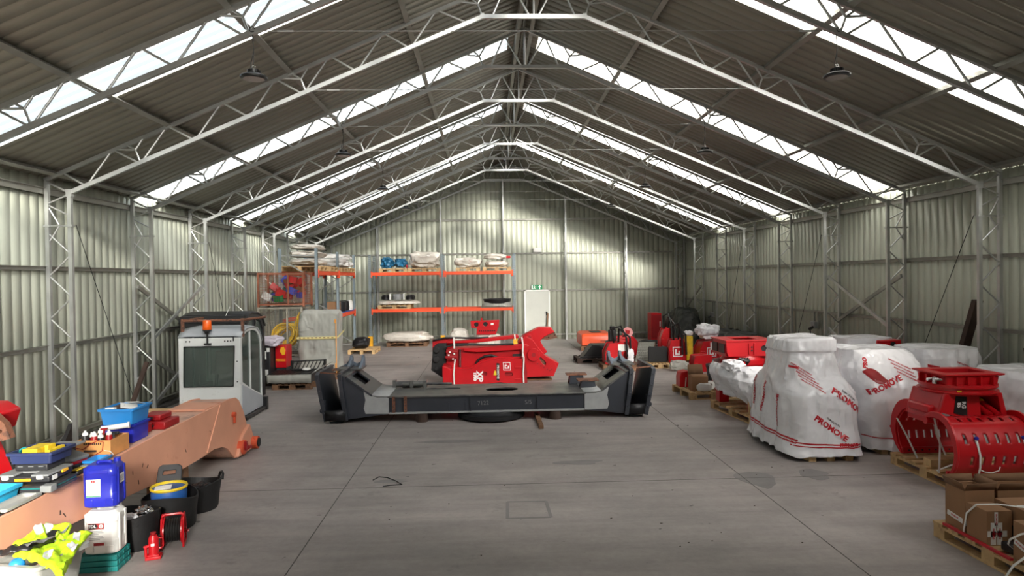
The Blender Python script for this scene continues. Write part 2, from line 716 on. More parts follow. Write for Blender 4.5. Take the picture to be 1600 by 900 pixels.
random.seed(3)
f = MB()
for (px, py, rx, ry) in ((1182, 748, .20, .34), (1272, 741, .17, .20), (905, 722, .30, .10), (610, 752, .20, .07), (700, 690, .5, .07)):
    c = aZ(px, py)
    P = []
    for i in range(26):
        a = 2 * PI * i / 26
        k = 1 + .45 * noise.noise(Vector((math.cos(a) * 1.3, math.sin(a) * 1.3, px)))
        P.append((c.x + rx * k * math.cos(a), c.y + ry * k * math.sin(a)))
    f.prism(P, 'z', -.004, .0012)
tag(f.build('trim_4', M['damp']), 'dull dark damp stains on the open concrete floor', 'floor stain', kind='structure')
f = MB()
for i in range(44):
    x, y = random.uniform(-2.6, 3.2), random.uniform(5.8, 11.0)
    if i % 3 == 0:
        x, y = random.uniform(-3.0, 4.0), random.uniform(11, 22)
    a, r_ = random.uniform(0, 6), random.uniform(.005, .018)
    P = [(x + r_ * k * math.cos(a + q), y + r_ * .5 * k * math.sin(a + q)) for q, k in ((0, 1), (1.2, .6), (2.4, .9), (3.6, .5), (4.9, .8))]
    f.prism(P, 'z', .001, .006)
tag(f.build('debris', M['wood_dark']), 'tiny dark crumbs and leaf bits scattered over the concrete floor', 'debris', kind='stuff')
f = MB().tube([aZ(x, y, .006) for x, y in ((583, 750), (592, 745), (605, 746), (618, 751), (628, 757), (610, 758), (598, 760))], .006, 6)
solo('loose_wire', f, M['steel_dark'], 'short loose dark wire lying on the open floor', 'wire')

# ---- side walls
for side, s in (('left', -1), ('right', 1)):
    w = MB()
    pts = rib_line(YB, YE + .05)
    top = roofz(XW) + .02
    P = []
    for y, o in pts:
        P += [(s * (XW + o), y, 0.0), (s * (XW + o), y, top)]
    w.add(P, [((2 * i, 2 * i + 1, 2 * i + 3, 2 * i + 2) if s < 0 else (2 * i, 2 * i + 2, 2 * i + 3, 2 * i + 1)) for i in range(len(pts) - 1)])
    tag(w.build('wall_' + side, M['sheet'], flat=True, solid=.004, offset=1 if s > 0 else 1), f'ribbed galvanised sheet wall along the {side} side of the shed', 'wall', kind='structure')
    # rails
    for n, (z, h) in enumerate(((.16, .07), (1.55, .06), (2.72, .06), (3.86, .09))):
        r = MB()
        r.bx(s * 7.255, s * 7.30, YB, YE, z - h / 2, z + h / 2)
        r.bx(s * 7.225, s * 7.255, YB, YE, z + h / 2 - .008, z + h / 2)
        tag(r.build(f'trim_{10 + n + (0 if s < 0 else 10)}', M['rail']), f'{("base", "lower", "middle", "eaves")[n]} steel sheeting rail along the {side} wall', 'wall rail', kind='structure')
    k = MB().bx(s * 7.17, s * 7.31, YB, YE, 0, .06)
    tag(k.build('baseboard_' + side, M['joint']), f'low dark kerb at the foot of the {side} wall', 'kerb', kind='structure')

# ---- end wall
w = MB()
pts = rib_line(-XW - .02, XW + .02, start=-XW + .04)
P = []
for x, o in pts:
    P += [(x, YE + o, 0.0), (x, YE + o, roofz(x) + .03)]
# the ridge falls between two profile points
w.add(P, [(2 * i, 2 * i + 2, 2 * i + 3, 2 * i + 1) for i in range(len(pts) - 1)])
tag(w.build('wall_back', M['sheet'], flat=True, solid=.004, offset=1), 'ribbed pale sheet gable wall at the far end of the shed', 'wall', kind='structure')
for n, (z, x0, x1) in enumerate(((.2, -7.2, 7.2), (1.985, -7.2, 7.0), (3.47, -7.2, 6.75), (4.83, -4.6, 4.6))):
    r = MB()
    if n == 0:
        r.bx(-7.2, .70, YE - .05, YE - .003, z - .03, z + .03)
        r.bx(1.76, 7.2, YE - .05, YE - .003, z - .03, z + .03)
    else:
        r.bx(x0, x1, YE - .05, YE - .003, z - .03, z + .03)
        r.bx(x0, x1, YE - .075, YE - .05, z + .022, z + .03)
    tag(r.build(f'trim_{30 + n}', M['rail']), f'{("base", "lower", "middle", "top")[n]} steel sheeting rail across the far gable wall', 'wall rail', kind='structure')
# unseen front gable: its doorway is placed and sized to trim the sunlight
w = MB()
w.prism([(-XW, 0), (-5.2, 0), (-5.2, 4.2), (-1.65, 4.2), (-1.65, 0), (XW, 0), (XW, roofz(XW)), (0, RZ), (-XW, roofz(XW))], 'y', YB - .06, YB)
tag(w.build('wall_front', M['sheet']), 'unseen front gable wall behind the viewer, its doorway shaped to trim the sunlight', 'wall', kind='structure')

# ---- roof slopes with their rooflight strips
SKY = [(FY(k) + .14, FY(k) + 1.02) for k in (-3, -1, 1, 3, 5)]


def slope_pt(s, x, y, up_):
    n = Vector((s * SL, 0, 1)).normalized()
    return Vector((s * x, y, roofz(x))) + n * up_


for side, s in (('left', -1), ('right', 1)):
    w = MB()
    spans = []
    y = YB - .05
    for a, b in SKY:
        spans.append((y, a))
        y = b
    spans.append((y, YE + .12))
    for a, b in spans:
        pts = rib_line(a, b, start=a + .01)
        P = []
        for yy, o in pts:
            P += [slope_pt(s, .02, yy, o), slope_pt(s, XW + .12, yy, o)]
        w.add(P, [((2 * i, 2 * i + 1, 2 * i + 3, 2 * i + 2) if s > 0 else (2 * i, 2 * i + 2, 2 * i + 3, 2 * i + 1)) for i in range(len(pts) - 1)])
    for a, b in SKY:       # the rooflights stop short of the ridge
        pts = rib_line(a - .02, b + .02)
        P = []
        for yy, o in pts:
            P += [slope_pt(s, .02, yy, o + .004), slope_pt(s, .30, yy, o + .004)]
        w.add(P, [((2 * i, 2 * i + 1, 2 * i + 3, 2 * i + 2) if s > 0 else (2 * i, 2 * i + 2, 2 * i + 3, 2 * i + 1)) for i in range(len(pts) - 1)])
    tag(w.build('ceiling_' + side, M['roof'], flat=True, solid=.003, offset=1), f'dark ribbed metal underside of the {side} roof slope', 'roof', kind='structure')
w = MB()
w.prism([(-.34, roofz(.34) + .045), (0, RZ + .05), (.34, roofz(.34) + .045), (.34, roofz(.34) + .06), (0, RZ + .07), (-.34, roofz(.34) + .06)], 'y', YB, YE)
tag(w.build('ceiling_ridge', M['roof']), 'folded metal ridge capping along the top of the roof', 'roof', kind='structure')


def rooflight_mat(name, strength, col):
    """daylight glowing through a translucent sheet: the outdoors' light, handed on by the sheet"""
    m = bpy.data.materials.new(name)
    m.use_nodes = True
    nt = m.node_tree
    N, L = nt.nodes, nt.links
    b = N['Principled BSDF']
    b.inputs['Base Color'].default_value = (.8, .85, .85, 1)
    b.inputs['Roughness'].default_value = .4
    b.inputs['Emission Color'].default_value = lin(col)
    tc = N.new('ShaderNodeTexCoord')
    n = N.new('ShaderNodeTexNoise')
    n.inputs['Scale'].default_value = 9
    n.inputs['Detail'].default_value = 2
    L.new(tc.outputs['Object'], n.inputs['Vector'])
    r = N.new('ShaderNodeMapRange')
    r.inputs['From Min'].default_value = .77
    r.inputs['From Max'].default_value = .80
    r.inputs['To Min'].default_value = strength
    r.inputs['To Max'].default_value = strength * .35
    L.new(n.outputs['Fac'], r.inputs['Value'])
    L.new(r.outputs['Result'], b.inputs['Emission Strength'])
    tr = N.new('ShaderNodeBsdfTransparent')
    mx = N.new('ShaderNodeMixShader')
    mx.inputs[0].default_value = THROUGH
    L.new(b.outputs[0], mx.inputs[1])
    L.new(tr.outputs[0], mx.inputs[2])
    L.new(mx.outputs[0], N['Material Output'].inputs[0])
    return m


LIGHT_L, LIGHT_R = 2.2, 7.0
THROUGH = .70                    # share of the sunshine a rooflight lets straight through
M['sky_l'] = rooflight_mat('north_rooflight', LIGHT_L, (232, 244, 250))
M['sky_r'] = rooflight_mat('sunny_rooflight', LIGHT_R, (255, 246, 232))
n = 0
ORD = ('behind the viewer', 'over the nearest pair of lamps', 'over the second pair of lamps', 'over the third pair of lamps', 'over the fourth pair of lamps, farthest')
for i, (a, b) in enumerate(SKY):
    for side, s in (('left', -1), ('right', 1)):
        n += 1
        w = MB()
        pts = rib_line(a - .02, b + .02, depth=.03, start=a)
        P = []
        for yy, o in pts:
            P += [slope_pt(s, .29, yy, o + .003), slope_pt(s, XW + .10, yy, o + .003)]
        w.add(P, [((2 * j, 2 * j + 1, 2 * j + 3, 2 * j + 2) if s > 0 else (2 * j, 2 * j + 2, 2 * j + 3, 2 * j + 1)) for j in range(len(pts) - 1)])
        tag(w.build(f'window_{n}', M['sky_l'] if s < 0 else M['sky_r'], flat=True), f'bright translucent rooflight strip in the {side} roof slope {ORD[i]}', 'rooflight', kind='structure')

# ---- purlins
for side, s, xs in (('left', -1, (.13, 1.92, 3.66, 5.46, 7.12)), ('right', 1, (.13, 1.80, 3.54, 5.30, 7.12))):
    for n, x in enumerate(xs):
        r = MB()
        h = .07
        c = Vector((s * x, 0, roofz(x) - .005 - h / 2))
        th = math.atan(SL) * (-s) * -1
        rot = Matrix.Rotation(math.atan(SL) * s, 3, 'Y')
        a = rot @ Vector((.022, 0, 0))
        r.box((c.x, (YB + YE) / 2, c.z), (.045, YE - YB, h), rot)
        r.box((c.x + (rot @ Vector((.03, 0, -h / 2))).x, (YB + YE) / 2, c.z + (rot @ Vector((.03, 0, -h / 2 + .003))).z), (.05, YE - YB, .006), rot)
        nm = ('ridge', 'upper', 'middle', 'lower', 'eaves')[n]
        tag(r.build(f'trim_{40 + n + (0 if s < 0 else 6)}', M['rail']), f'{nm} steel purlin running the length of the {side} roof slope', 'purlin', kind='structure')

# ================================================================ portal frames
TZ0 = 7.12


def tz(x):
    return TZ0 - SL * abs(x)


def bz(x):
    return CHZ if abs(x) <= CHX else CHZ - (CHZ - KZ) * (abs(x) - CHX) / (KX - CHX)


NAMES = ['nearest roof truss, running off the top of the photo, carrying the biggest pair of lamps',
         'second roof truss from the camera, its bright flat chord at the top of the photo',
         'third roof truss from the camera, dark against its rooflights, carrying the second pair of lamps',
         'fourth roof truss from the camera, bright chord, no lamps',
         'fifth roof truss from the camera, carrying the third pair of lamps',
         'sixth roof truss from the camera, bright chord, no lamps',
         'seventh roof truss from the camera, carrying the smallest pair of lamps',
         'eighth roof truss from the camera, last one standing clear of the gable wall',
         'farthest roof truss, fixed against the far gable wall']


def truss(k, label):
    Y = FY(k)
    t = W('roof_truss', label, 'roof truss', (0, Y, KZ), 'galvanised lattice roof trusses')
    top = MB()
    for s in (-1, 1):
        top.bar((0, Y, tz(0)), (s * OX, Y, tz(OX)), .05, .05)
    t.part('top_chord', top, M['galv'])
    bot = MB()
    bot.bar((-CHX, Y, CHZ), (CHX, Y, CHZ), .05, .06)
    for s in (-1, 1):
        bot.bar((s * (CHX - .01), Y, CHZ), (s * KX, Y, KZ), .05, .06)
    t.part('bottom_chord', bot, M['galv'])
    web = MB()
    r = .0155

    def rod(x0, top0, x1, top1):
        a = (x0, Y, tz(x0) if top0 else bz(x0))
        b = (x1, Y, tz(x1) if top1 else bz(x1))
        web.cyl(a, b, r, n=8, cap=False)
    web.cyl((0, Y, tz(0)), (0, Y, CHZ), r, n=8, cap=False)
    for s in (-1, 1):
        rod(s * .06, False, s * .36, True)
        rod(s * .39, True, s * .63, False)
        # knee fork
        web.cyl((s * CHX, Y, CHZ), (s * .845, Y, CHZ + .19), r, n=8, cap=False)
        for xx in (.72, .96):
            web.cyl((s * .845, Y, CHZ + .19), (s * xx, Y, tz(xx)), r, n=8, cap=False)
        web.cyl((s * .845, Y, CHZ + .19), (s * 1.12, Y, tz(1.12)), r, n=8, cap=False)
        tops = [1.46 + .8 * i for i in range(7)]
        bots = [.98] + [1.86 + .8 * i for i in range(7)]
        bots[-1] = 6.66
        for i, x in enumerate(tops):
            rod(s * (x - .02), True, s * (bots[i] + .02), False)
            rod(s * (x + .02), True, s * (bots[i + 1] - .02), False)
        web.cyl((s * KX, Y, KZ), (s * (OX - .01), Y, tz(OX) - .02), r, n=8, cap=False)
        web.cyl((s * 6.66, Y, bz(6.66)), (s * 7.0, Y, tz(7.0)), r, n=8, cap=False)
        for q in (3.42, 5.86):   # splice forks
            web.cyl((s * q, Y, bz(q)), (s * (q + .07), Y, bz(q) + .19), r, n=8, cap=False)
            for xx in (q - .05, q + .2, q + .36):
                web.cyl((s * (q + .07), Y, bz(q) + .19), (s * xx, Y, tz(xx)), r, n=8, cap=False)
    t.part('web_lattice', web, M['galv'])
    tie = MB()
    zt = bz(3.42) + .02
    tie.cyl((-3.42, Y - .02, zt), (3.42, Y - .02, zt), .005, n=6)
    for s in (-1, 1):
        tie.cyl((s * 3.1, Y - .02, zt), (s * 2.92, Y - .02, zt), .013, n=8)
    t.part('tie_cable', tie, M['galv'])
    for s in (-1, 1):
        g = MB().bx(s * CHX - .03, s * CHX + .03, Y - .03, Y + .03, CHZ - .035, CHZ + .04)
        t.part('joint_plate', g, M['galv'])
        g = MB().bx(s * KX - .04, s * KX + .04, Y - .032, Y + .032, KZ - .06, KZ + .05)
        t.part('joint_plate', g, M['galv'])


for i, nm in enumerate(NAMES):
    truss(i - 1, nm)


def column(k, s, label):
    Y = FY(k)
    t = W('lattice_column', label, 'column', (s * KX, Y, 0), 'lattice wall columns')
    c = MB()
    c.bar((s * KX, Y, 0), (s * KX, Y, KZ - .02), .055, .055, up=(0, 1, 0))
    t.part('inner_chord', c, M['galv'])
    c = MB()
    c.bar((s * OX - s * .03, Y, 0), (s * OX - s * .03, Y, tz(OX) - .02), .055, .055, up=(0, 1, 0))
    t.part('outer_chord', c, M['galv'])
    web = MB()
    xi, xo = s * (KX + .025), s * (OX - .055)
    z = .10
    n = 0
    while z < 3.1:
        a, b = (xo, xi) if n % 2 == 0 else (xi, xo)
        if n % 2 == 0:
            web.cyl((xo, Y, z), (xi, Y, z + .27), .013, n=8, cap=False)
        else:
            web.cyl((xi, Y, z + .01), (xo, Y, z + .28), .013, n=8, cap=False)
        z += .315
        n += 1
    web.cyl((xi, Y, 3.34), (xo, Y, 3.34), .010, n=8, cap=False)
    xm = (xi + xo) / 2
    web.cyl((xo, Y, 3.60), (xm, Y, 3.36), .012, n=8, cap=False)
    web.cyl((xo, Y, 3.12), (xm, Y, 3.34), .012, n=8, cap=False)
    web.cyl((xi, Y, 3.50), (xo, Y, 3.64), .012, n=8, cap=False)
    web.cyl((xo, Y, 3.68), (xi, Y, 3.80), .012, n=8, cap=False)
    t.part('web_lattice', web, M['galv'])
    cl = MB()
    for x in (s * KX, s * (OX - .03)):
        cl.bx(x - .045, x + .045, Y - .04, Y + .04, 3.325, 3.355)
    t.part('cable_clamp', cl, M['galv'])
    ft = MB().bx(s * (KX - .07), s * (OX + .02), Y - .07, Y + .07, 0, .012)
    t.part('foot_plate', ft, M['galv'])


ordn = ['first', 'second', 'third', 'fourth', 'fifth', 'sixth', 'seventh', 'eighth']
for k in range(8):
    for side, s in (('left', -1), ('right', 1)):
        extra = ', in the corner by the end wall' if k == 7 else ' counting from the viewer'
        column(k, s, f'{ordn[k]} galvanised lattice column along the {side} wall{extra}')

# gable posts
for i, x in enumerate((-5.06, -2.56, -.085, 2.40, 4.82)):
    topz = bz(x) - .03
    lab = ('far left, behind the corner of the racking', 'behind the left bay of the long orange racking',
           'behind the right bay of the racking', 'right of the pale door',
           'nearest the right corner')[i]
    t = W('gable_post', f'slim post on the far gable wall, {lab}', 'post', (x, 26.6, 0), 'posts on the far gable wall')
    c = MB().bar((x, 26.58, 0), (x, 26.58, topz), .05, .06, up=(0, 1, 0))
    t.part('front_chord', c, M['galv'])
    c = MB().bar((x, 26.855, 0), (x, 26.855, min(topz + .05, bz(x))), .045, .05, up=(0, 1, 0))
    t.part('rear_chord', c, M['galv'])
    web = MB()
    z, n = .1, 0
    while z < topz - .4:
        a, b = (26.59, 26.84) if n % 2 else (26.84, 26.59)
        web.cyl((x, a, z), (x, b, z + .3), .012, n=6, cap=False)
        z += .31
        n += 1
    t.part('web_lattice', web, M['galv'])

# wall bracing: wires and flat braces
for side, s in (('left', -1), ('right', 1)):
    for k, wh in ((0, 'first'), (2, 'third'), (4, 'fifth')):
        c = MB().cyl((s * (KX - .045), FY(k) + .06, 3.36), (s * (OX - .13), FY(k + 1) - .10, .05), .006, n=6)
        solo('brace_wire', c, M['steel_dark'], f'thin dark bracing wire slanting down from the {wh} {side} wall column', 'bracing wire', 'bracing wires on the side walls')
    for z0, z1, wh in ((1.42, 2.42, 'upper'), (.2, 1.25, 'lower')):
        c = MB().bar((s * (OX - .075), FY(1) + .03, z1), (s * (OX - .075), FY(2) - .03, z0), .035, .07, up=(0, 0, 1))
        solo('wall_brace', c, M['rail'], f'{wh} grey brace falling away from the viewer between second and third {side} wall columns', 'wall brace', 'flat braces on the side walls')
        c = MB().bar((s * (KX + .055), FY(1) + .03, z0), (s * (KX + .055), FY(2) - .03, z1), .035, .06, up=(0, 0, 1))
        solo('wall_brace', c, M['galv'], f'{wh} bright brace rising away from the viewer between second and third {side} wall columns', 'wall brace', 'flat braces on the side walls')
c = MB().bar((OX - .1, FY(6) + .03, 2.1), (OX - .1, FY(7) - .03, 1.0), .035, .07, up=(0, 0, 1))
solo('wall_brace', c, M['rail'], 'dark grey brace between the last two columns of the right wall', 'wall brace', 'flat braces on the side walls')

# ---- high bay lamps
def make_lamp(label):
    t = thing('high_bay_lamp', label, 'lamp', (0, 0, 0), 0, 'black high bay lamps')
    b = MB()
    b.rev([(.0, .0), (.128, .0), (.148, .008), (.150, .028), (.140, .036), (.085, .058), (.070, .066), (.0, .066)], n=32)
    b.build('reflector', M['lamp_black'], t)
    l = MB().rev([(0, -.002), (.118, -.002), (.118, .004), (0, .004)], n=28)
    l.build('lens', M['lens'], t)
    d = MB().rev([(.0, .066), (.062, .066), (.062, .105), (.05, .11), (0, .11)], n=20)
    for i in range(14):
        a = 2 * PI * i / 14
        d.bar((.03 * math.cos(a), .03 * math.sin(a), .085), (.074 * math.cos(a), .074 * math.sin(a), .085), .006, .035)
    d.build('driver_housing', M['lamp_black'], t)
    h = MB()
    h.tube([(.018 * math.cos(2 * PI * i / 14), 0, .138 + .018 * math.sin(2 * PI * i / 14)) for i in range(14)], .005, 6, closed=True)
    h.cyl((0, 0, .108), (0, 0, .122), .008, n=8)
    h.build('hanging_ring', M['chrome'], t)
    c = MB()
    zt = bz(3.38) - .03 - 4.78
    c.tube([(0, 0, .155), (.004, 0, .3), (0, 0, zt)], .0035, 6)
    c.tube([(-.03, 0, .1), (-.03, 0, .18), (-.008, 0, .26), (.006, 0, .34), (-.01, 0, zt + .02)], .0045, 6)
    c.tube([(.03 * math.cos(a), -.03, zt + .05 + .03 * math.sin(a)) for a in [q * .5 for q in range(12)]], .004, 5)
    c.build('hanging_cord', M['hose'], t)
    return t


M['lamp_black'] = mat('lamp_black', (13, 13, 14), .4, 0, .08, 5)
M['lens'] = mat('unlit_lens', (150, 140, 138), .25, 0, .1, 40)
LAMP_LAB = ['nearest to the viewer', 'second from the viewer', 'third from the viewer', 'farthest from the viewer']
lamp0 = None
for i, k in enumerate((-1, 1, 3, 5)):
    for side, s in (('left', -1), ('right', 1)):
        lab = f'unlit black round high bay lamp hanging from the {side} roof slope, {LAMP_LAB[i]}'
        loc = (s * 3.38, FY(k), 4.78)
        if lamp0 is None:
            lamp0 = make_lamp(lab)
            o = lamp0
            o.location = loc
        else:
            o = dup(lamp0, loc, random.uniform(-.4, .4), lab)
# ---- far door, sign, emergency light
d = W('door_1', 'pale grey single door in the far gable wall', 'door', (1.24, YE, 0), kind='structure')
p = MB().bx(.79, 1.71, YE - .055, YE - .01, .02, 1.95)
d.part('door_leaf', p, M['door_paint'], bevel=.004)
p = MB()
p.bx(.73, .79, YE - .075, YE - .005, 0, 2.0)
p.bx(1.71, 1.76, YE - .075, YE - .005, 0, 2.0)
p.bx(.73, 1.76, YE - .075, YE - .005, 1.95, 2.0)
d.part('door_frame', p, M['label_white'])
p = MB().bx(1.60, 1.66, YE - .09, YE - .05, .98, 1.12)
p.cyl((1.63, YE - .09, 1.06), (1.53, YE - .09, 1.06), .01, n=8)
d.part('door_handle', p, M['steel_dark'])
c = MB().bar((1.60, YE - .17, .0), (1.665, YE - .115, 1.05), .07, .05)
solo('timber_prop', c, M['wood_old'], 'brown timber prop leaning against the pale door', 'prop')

s_ = W('exit_sign', 'green and white emergency exit sign above the pale door', 'exit sign', (1.24, YE - .08, 2.05))
ys = YE - .09
p = MB().bx(1.02, 1.46, ys - .0, ys + .02, 2.0, 2.20)
s_.part('sign_panel', p, M['green_sign'], bevel=.003)
p = MB()
yf = ys - .004
p.bx(1.245, 1.25, yf, ys, 2.01, 2.19)
p.prism([(1.355, 2.185), (1.43, 2.105), (1.395, 2.105), (1.375, 2.125), (1.375, 2.02), (1.335, 2.02), (1.335, 2.125), (1.315, 2.105), (1.28, 2.105)], 'y', yf, ys)
p.prism([(1.03, 2.02), (1.08, 2.02), (1.08, 2.18), (1.03, 2.18)], 'y', yf, ys)
p.prism([(1.145 + .016 * math.cos(a * PI / 4), 2.165 + .016 * math.sin(a * PI / 4)) for a in range(8)], 'y', yf, ys)
p.prism([(1.13, 2.145), (1.165, 2.145), (1.16, 2.09), (1.20, 2.03), (1.18, 2.025), (1.145, 2.075), (1.115, 2.03), (1.09, 2.03), (1.13, 2.09)], 'y', yf, ys)
p.prism([(1.16, 2.14), (1.205, 2.11), (1.20, 2.10), (1.155, 2.125)], 'y', yf, ys)
s_.part('arrow_and_runner', p, M['print_white'])
e = W('emergency_light', 'white emergency light box on the gable wall above the exit sign', 'emergency light', (1.28, YE - .1, 3.58))
p = MB().bx(1.12, 1.45, YE - .12, YE - .05, 3.50, 3.68)
e.part('housing', p, M['white_pl'], bevel=.015)
p = MB().bx(1.145, 1.425, YE - .135, YE - .119, 3.52, 3.64)
e.part('diffuser', p, M['label_white'], bevel=.006)
p = MB().tube([(1.12, YE - .08, 3.6), (1.03, YE - .06, 3.62), (1.0, YE - .04, 3.5), (1.0, YE - .04, 3.47)], .006, 6)
e.part('supply_cable', p, M['hose'])

# ---- sockets on the right wall
for (y, z, lab) in ((16.0, 1.24, 'grey power socket box on the right wall above a tall white wrapped load'),
                    (23.4, 1.10, 'grey power socket box on the right wall above the black tarpaulin')):
    b = W('socket_box', lab, 'socket', (7.2, y, z))
    p = MB().bx(7.12, 7.22, y - .12, y + .08, z - .08, z + .08)
    b.part('box', p, M['grey_pl'], bevel=.01)
    p = MB().cyl((7.13, y - .05, z - .05), (7.02, y - .05, z - .1), .035, n=12)
    p.tube([(7.05, y - .05, z - .1), (7.06, y - .06, z - .3), (7.12, y - .05, z - .8), (7.13, y - .05, .3)], .014, 6)
    b.part('plug_and_lead', p, M['black'])
    p = MB().bx(7.2, 7.24, y - .13, y - .09, z - .1, 1.55).bx(7.2, 7.24, y + .05, y + .09, z - .1, 1.55)
    b.part('bracket', p, M['rail'])

# ================================================================ light
sc = bpy.context.scene
wd = bpy.data.worlds.new('sky')
sc.world = wd
wd.use_nodes = True
bgn = wd.node_tree.nodes['Background']
bgn.inputs['Color'].default_value = (.72, .84, 1.0, 1)
bgn.inputs['Strength'].default_value = .5
sun = bpy.data.lights.new('sun', 'SUN')
sun.energy = 18.0
sun.angle = R(14)
sun.color = (1.0, .95, .86)
so = bpy.data.objects.new('sun', sun)
COL.objects.link(so)
so.rotation_euler = Vector((-.319, .877, -.359)).to_track_quat('-Z', 'Y').to_euler()
haze = bpy.data.lights.new('sun_haze', 'SUN')     # the bright sky round the sun, scattered forward by the sheets
haze.energy = 21.0
haze.angle = R(55)
haze.color = (1.0, .98, .95)
ho = bpy.data.objects.new('sun_haze', haze)
COL.objects.link(ho)
ho.rotation_euler = Vector((-.50, .74, -.45)).to_track_quat('-Z', 'Y').to_euler()
sc.view_settings.view_transform = 'Standard'
sc.view_settings.look = 'None'
sc.view_settings.gamma = 1
sc.view_settings.use_curve_mapping = False
sc.view_settings.exposure = 0.12
# ================================================================ lettering and cloth helpers
def text_mb(txt, size, extrude=.001, bold=0.0):
    cu = bpy.data.curves.new('lettering', 'FONT')
    cu.body = txt
    cu.size = size
    cu.extrude = extrude
    cu.offset = bold
    cu.resolution_u = 2
    cu.align_x = 'CENTER'
    cu.align_y = 'CENTER'
    o = bpy.data.objects.new('lettering', cu)
    COL.objects.link(o)
    dg = bpy.context.evaluated_depsgraph_get()
    dg.update()
    me = bpy.data.meshes.new_from_object(o.evaluated_get(dg))
    mb = MB()
    mb.add([v.co.copy() for v in me.vertices], [tuple(p.vertices) for p in me.polygons])
    bpy.data.objects.remove(o)
    bpy.data.curves.remove(cu)
    bpy.data.meshes.remove(me)
    return mb


def frame_m(c, xd, yd):
    xd = Vector(xd).normalized()
    yd = Vector(yd)
    yd = (yd - xd * yd.dot(xd)).normalized()
    zd = xd.cross(yd)
    m = Matrix((xd, yd, zd)).transposed().to_4x4()
    m.translation = Vector(c)
    return m


def text_at(txt, c, xd, yd, size, extrude=.001, bold=0.0, sx=1.0):
    mb = text_mb(txt, size, extrude, bold)
    if sx != 1.0:
        for p in mb.v:
            p.x *= sx
    return mb.xf(frame_m(c, xd, yd))


def rrect(hx, hy, r, n=5):
    P = []
    for cx, cy, a0 in ((hx - r, hy - r, 0), (-hx + r, hy - r, PI / 2), (-hx + r, -hy + r, PI), (hx - r, -hy + r, 1.5 * PI)):
        for i in range(n + 1):
            a = a0 + PI / 2 * i / n
            P.append((cx + r * math.cos(a), cy + r * math.sin(a)))
    return P


def lerp(a, b, t):
    return a + (b - a) * t


def wrapped(keys, n=96, m=56, amp=.03, seed=0, fold=9.0, flare=.0, top=True, e=2.6):
    """film over a load: keys = (z, cx, cy, hx, hy) up the load; superellipse sections with vertical folds"""
    rnd = Vector((seed * 7.13, seed * 3.7, seed * 1.9))
    mb = MB()
    rings = []
    for k in range(m + 1):
        t = k / m * (len(keys) - 1)
        i = min(int(t), len(keys) - 2)
        u = t - i
        q = [lerp(keys[i][j], keys[i + 1][j], u) for j in range(5)]
        ring = []
        for j in range(n):
            a = 2 * PI * j / n
            ca, sa = math.cos(a), math.sin(a)
            d = (abs(ca) ** e + abs(sa) ** e) ** (-1 / e)
            x, y = ca * d, sa * d
            p = Vector((q[1] + x * q[3], q[2] + y * q[4], q[0]))
            nr = Vector((ca / max(q[3], .05), sa / max(q[4], .05), 0)).normalized()
            f1 = noise.noise(Vector((p.x * fold, p.y * fold, p.z * 1.6)) + rnd)
            f1 = 1 - 2 * abs(f1)
            f2 = noise.noise(Vector((p.x * 3.1, p.y * 3.1, p.z * 3.1)) + rnd)
            f3 = noise.noise(Vector((p.x * 21, p.y * 21, p.z * 8)) + rnd)
            lowt = max(0, 1 - k / (m * .22))
            A = amp * (1 + flare * lowt)
            dd = A * (.55 * f1 + .9 * f2 + .28 * f3)
            ring.append(p + nr * dd + Vector((0, 0, amp * .5 * f2 if k else amp * 1.2 * noise.noise(p * 6 + rnd))))
        rings.append(ring)
    mb.loft(rings, cap=False)
    if top:
        last = rings[-1]
        c = sum(last, Vector()) / n
        prev = len(mb.v) - n
        for s in (.72, .42, .16):
            b = len(mb.v)
            for j in range(n):
                p = c + (last[j] - c) * s
                p.z = lerp(last[j].z, c.z, 1 - s) + amp * .6 * noise.noise(Vector((p.x * 9, p.y * 9, 3)) + rnd)
                mb.v.append(p)
            for j in range(n):
                l = (j + 1) % n
                mb.f.append((prev + j, prev + l, b + l, b + j))
                mb.m.append(0)
            prev = b
        mb.f.append(tuple(prev + j for j in range(n)))
        mb.m.append(0)
    return mb


def print_on(mb, surf, off=.004, d=None, back=.6):
    """lay lettering onto a surface: every point drops along d until it meets the film"""
    bv = BVHTree.FromPolygons([tuple(p) for p in surf.v], surf.f)
    d = Vector(d).normalized()
    out = []
    ok = 0
    for p in mb.v:
        h = bv.ray_cast(p - d * back, d, back * 3)
        if h[0] is not None:
            ok += 1
            out.append(h[0] - d * off)
        else:
            out.append(None)
    good = [p for p in out if p is not None]
    if not good:
        return None
    keep = MB()
    idx = {}
    for i, p in enumerate(out):
        if p is not None:
            idx[i] = len(keep.v)
            keep.v.append(p)
    for f in mb.f:
        if all(i in idx for i in f):
            q = [out[i] for i in f]
            if max((a - b).length for a in q for b in q) < .12:
                keep.f.append(tuple(idx[i] for i in f))
                keep.m.append(0)
    return keep if keep.f else None


def blob(c, r, seed=0, amp=.25, fr=4.0, n=40, m=24, flat=None, M_=None, boxy=.72):
    """a crumpled soft heap"""
    mb = MB().ell((0, 0, 0), (1, 1, 1), n, m)
    rnd = Vector((seed * 5.1, seed * 2.3, seed * 9.7))
    for i, p in enumerate(mb.v):
        f = noise.noise(p * fr * .55 + rnd) + .35 * (1 - 2.4 * abs(noise.noise(p * fr * .8 + rnd))) + .2 * noise.noise(p * fr * 1.7 + rnd)
        p = Vector([math.copysign(abs(q) ** boxy, q) for q in p]) * (1 + amp * f) * .93
        p = Vector((p.x * r[0], p.y * r[1], p.z * r[2]))
        if flat is not None and p.z < flat:
            p.z = flat
        mb.v[i] = p
    if M_:
        mb.xf(M_)
    return mb.sh(*c)


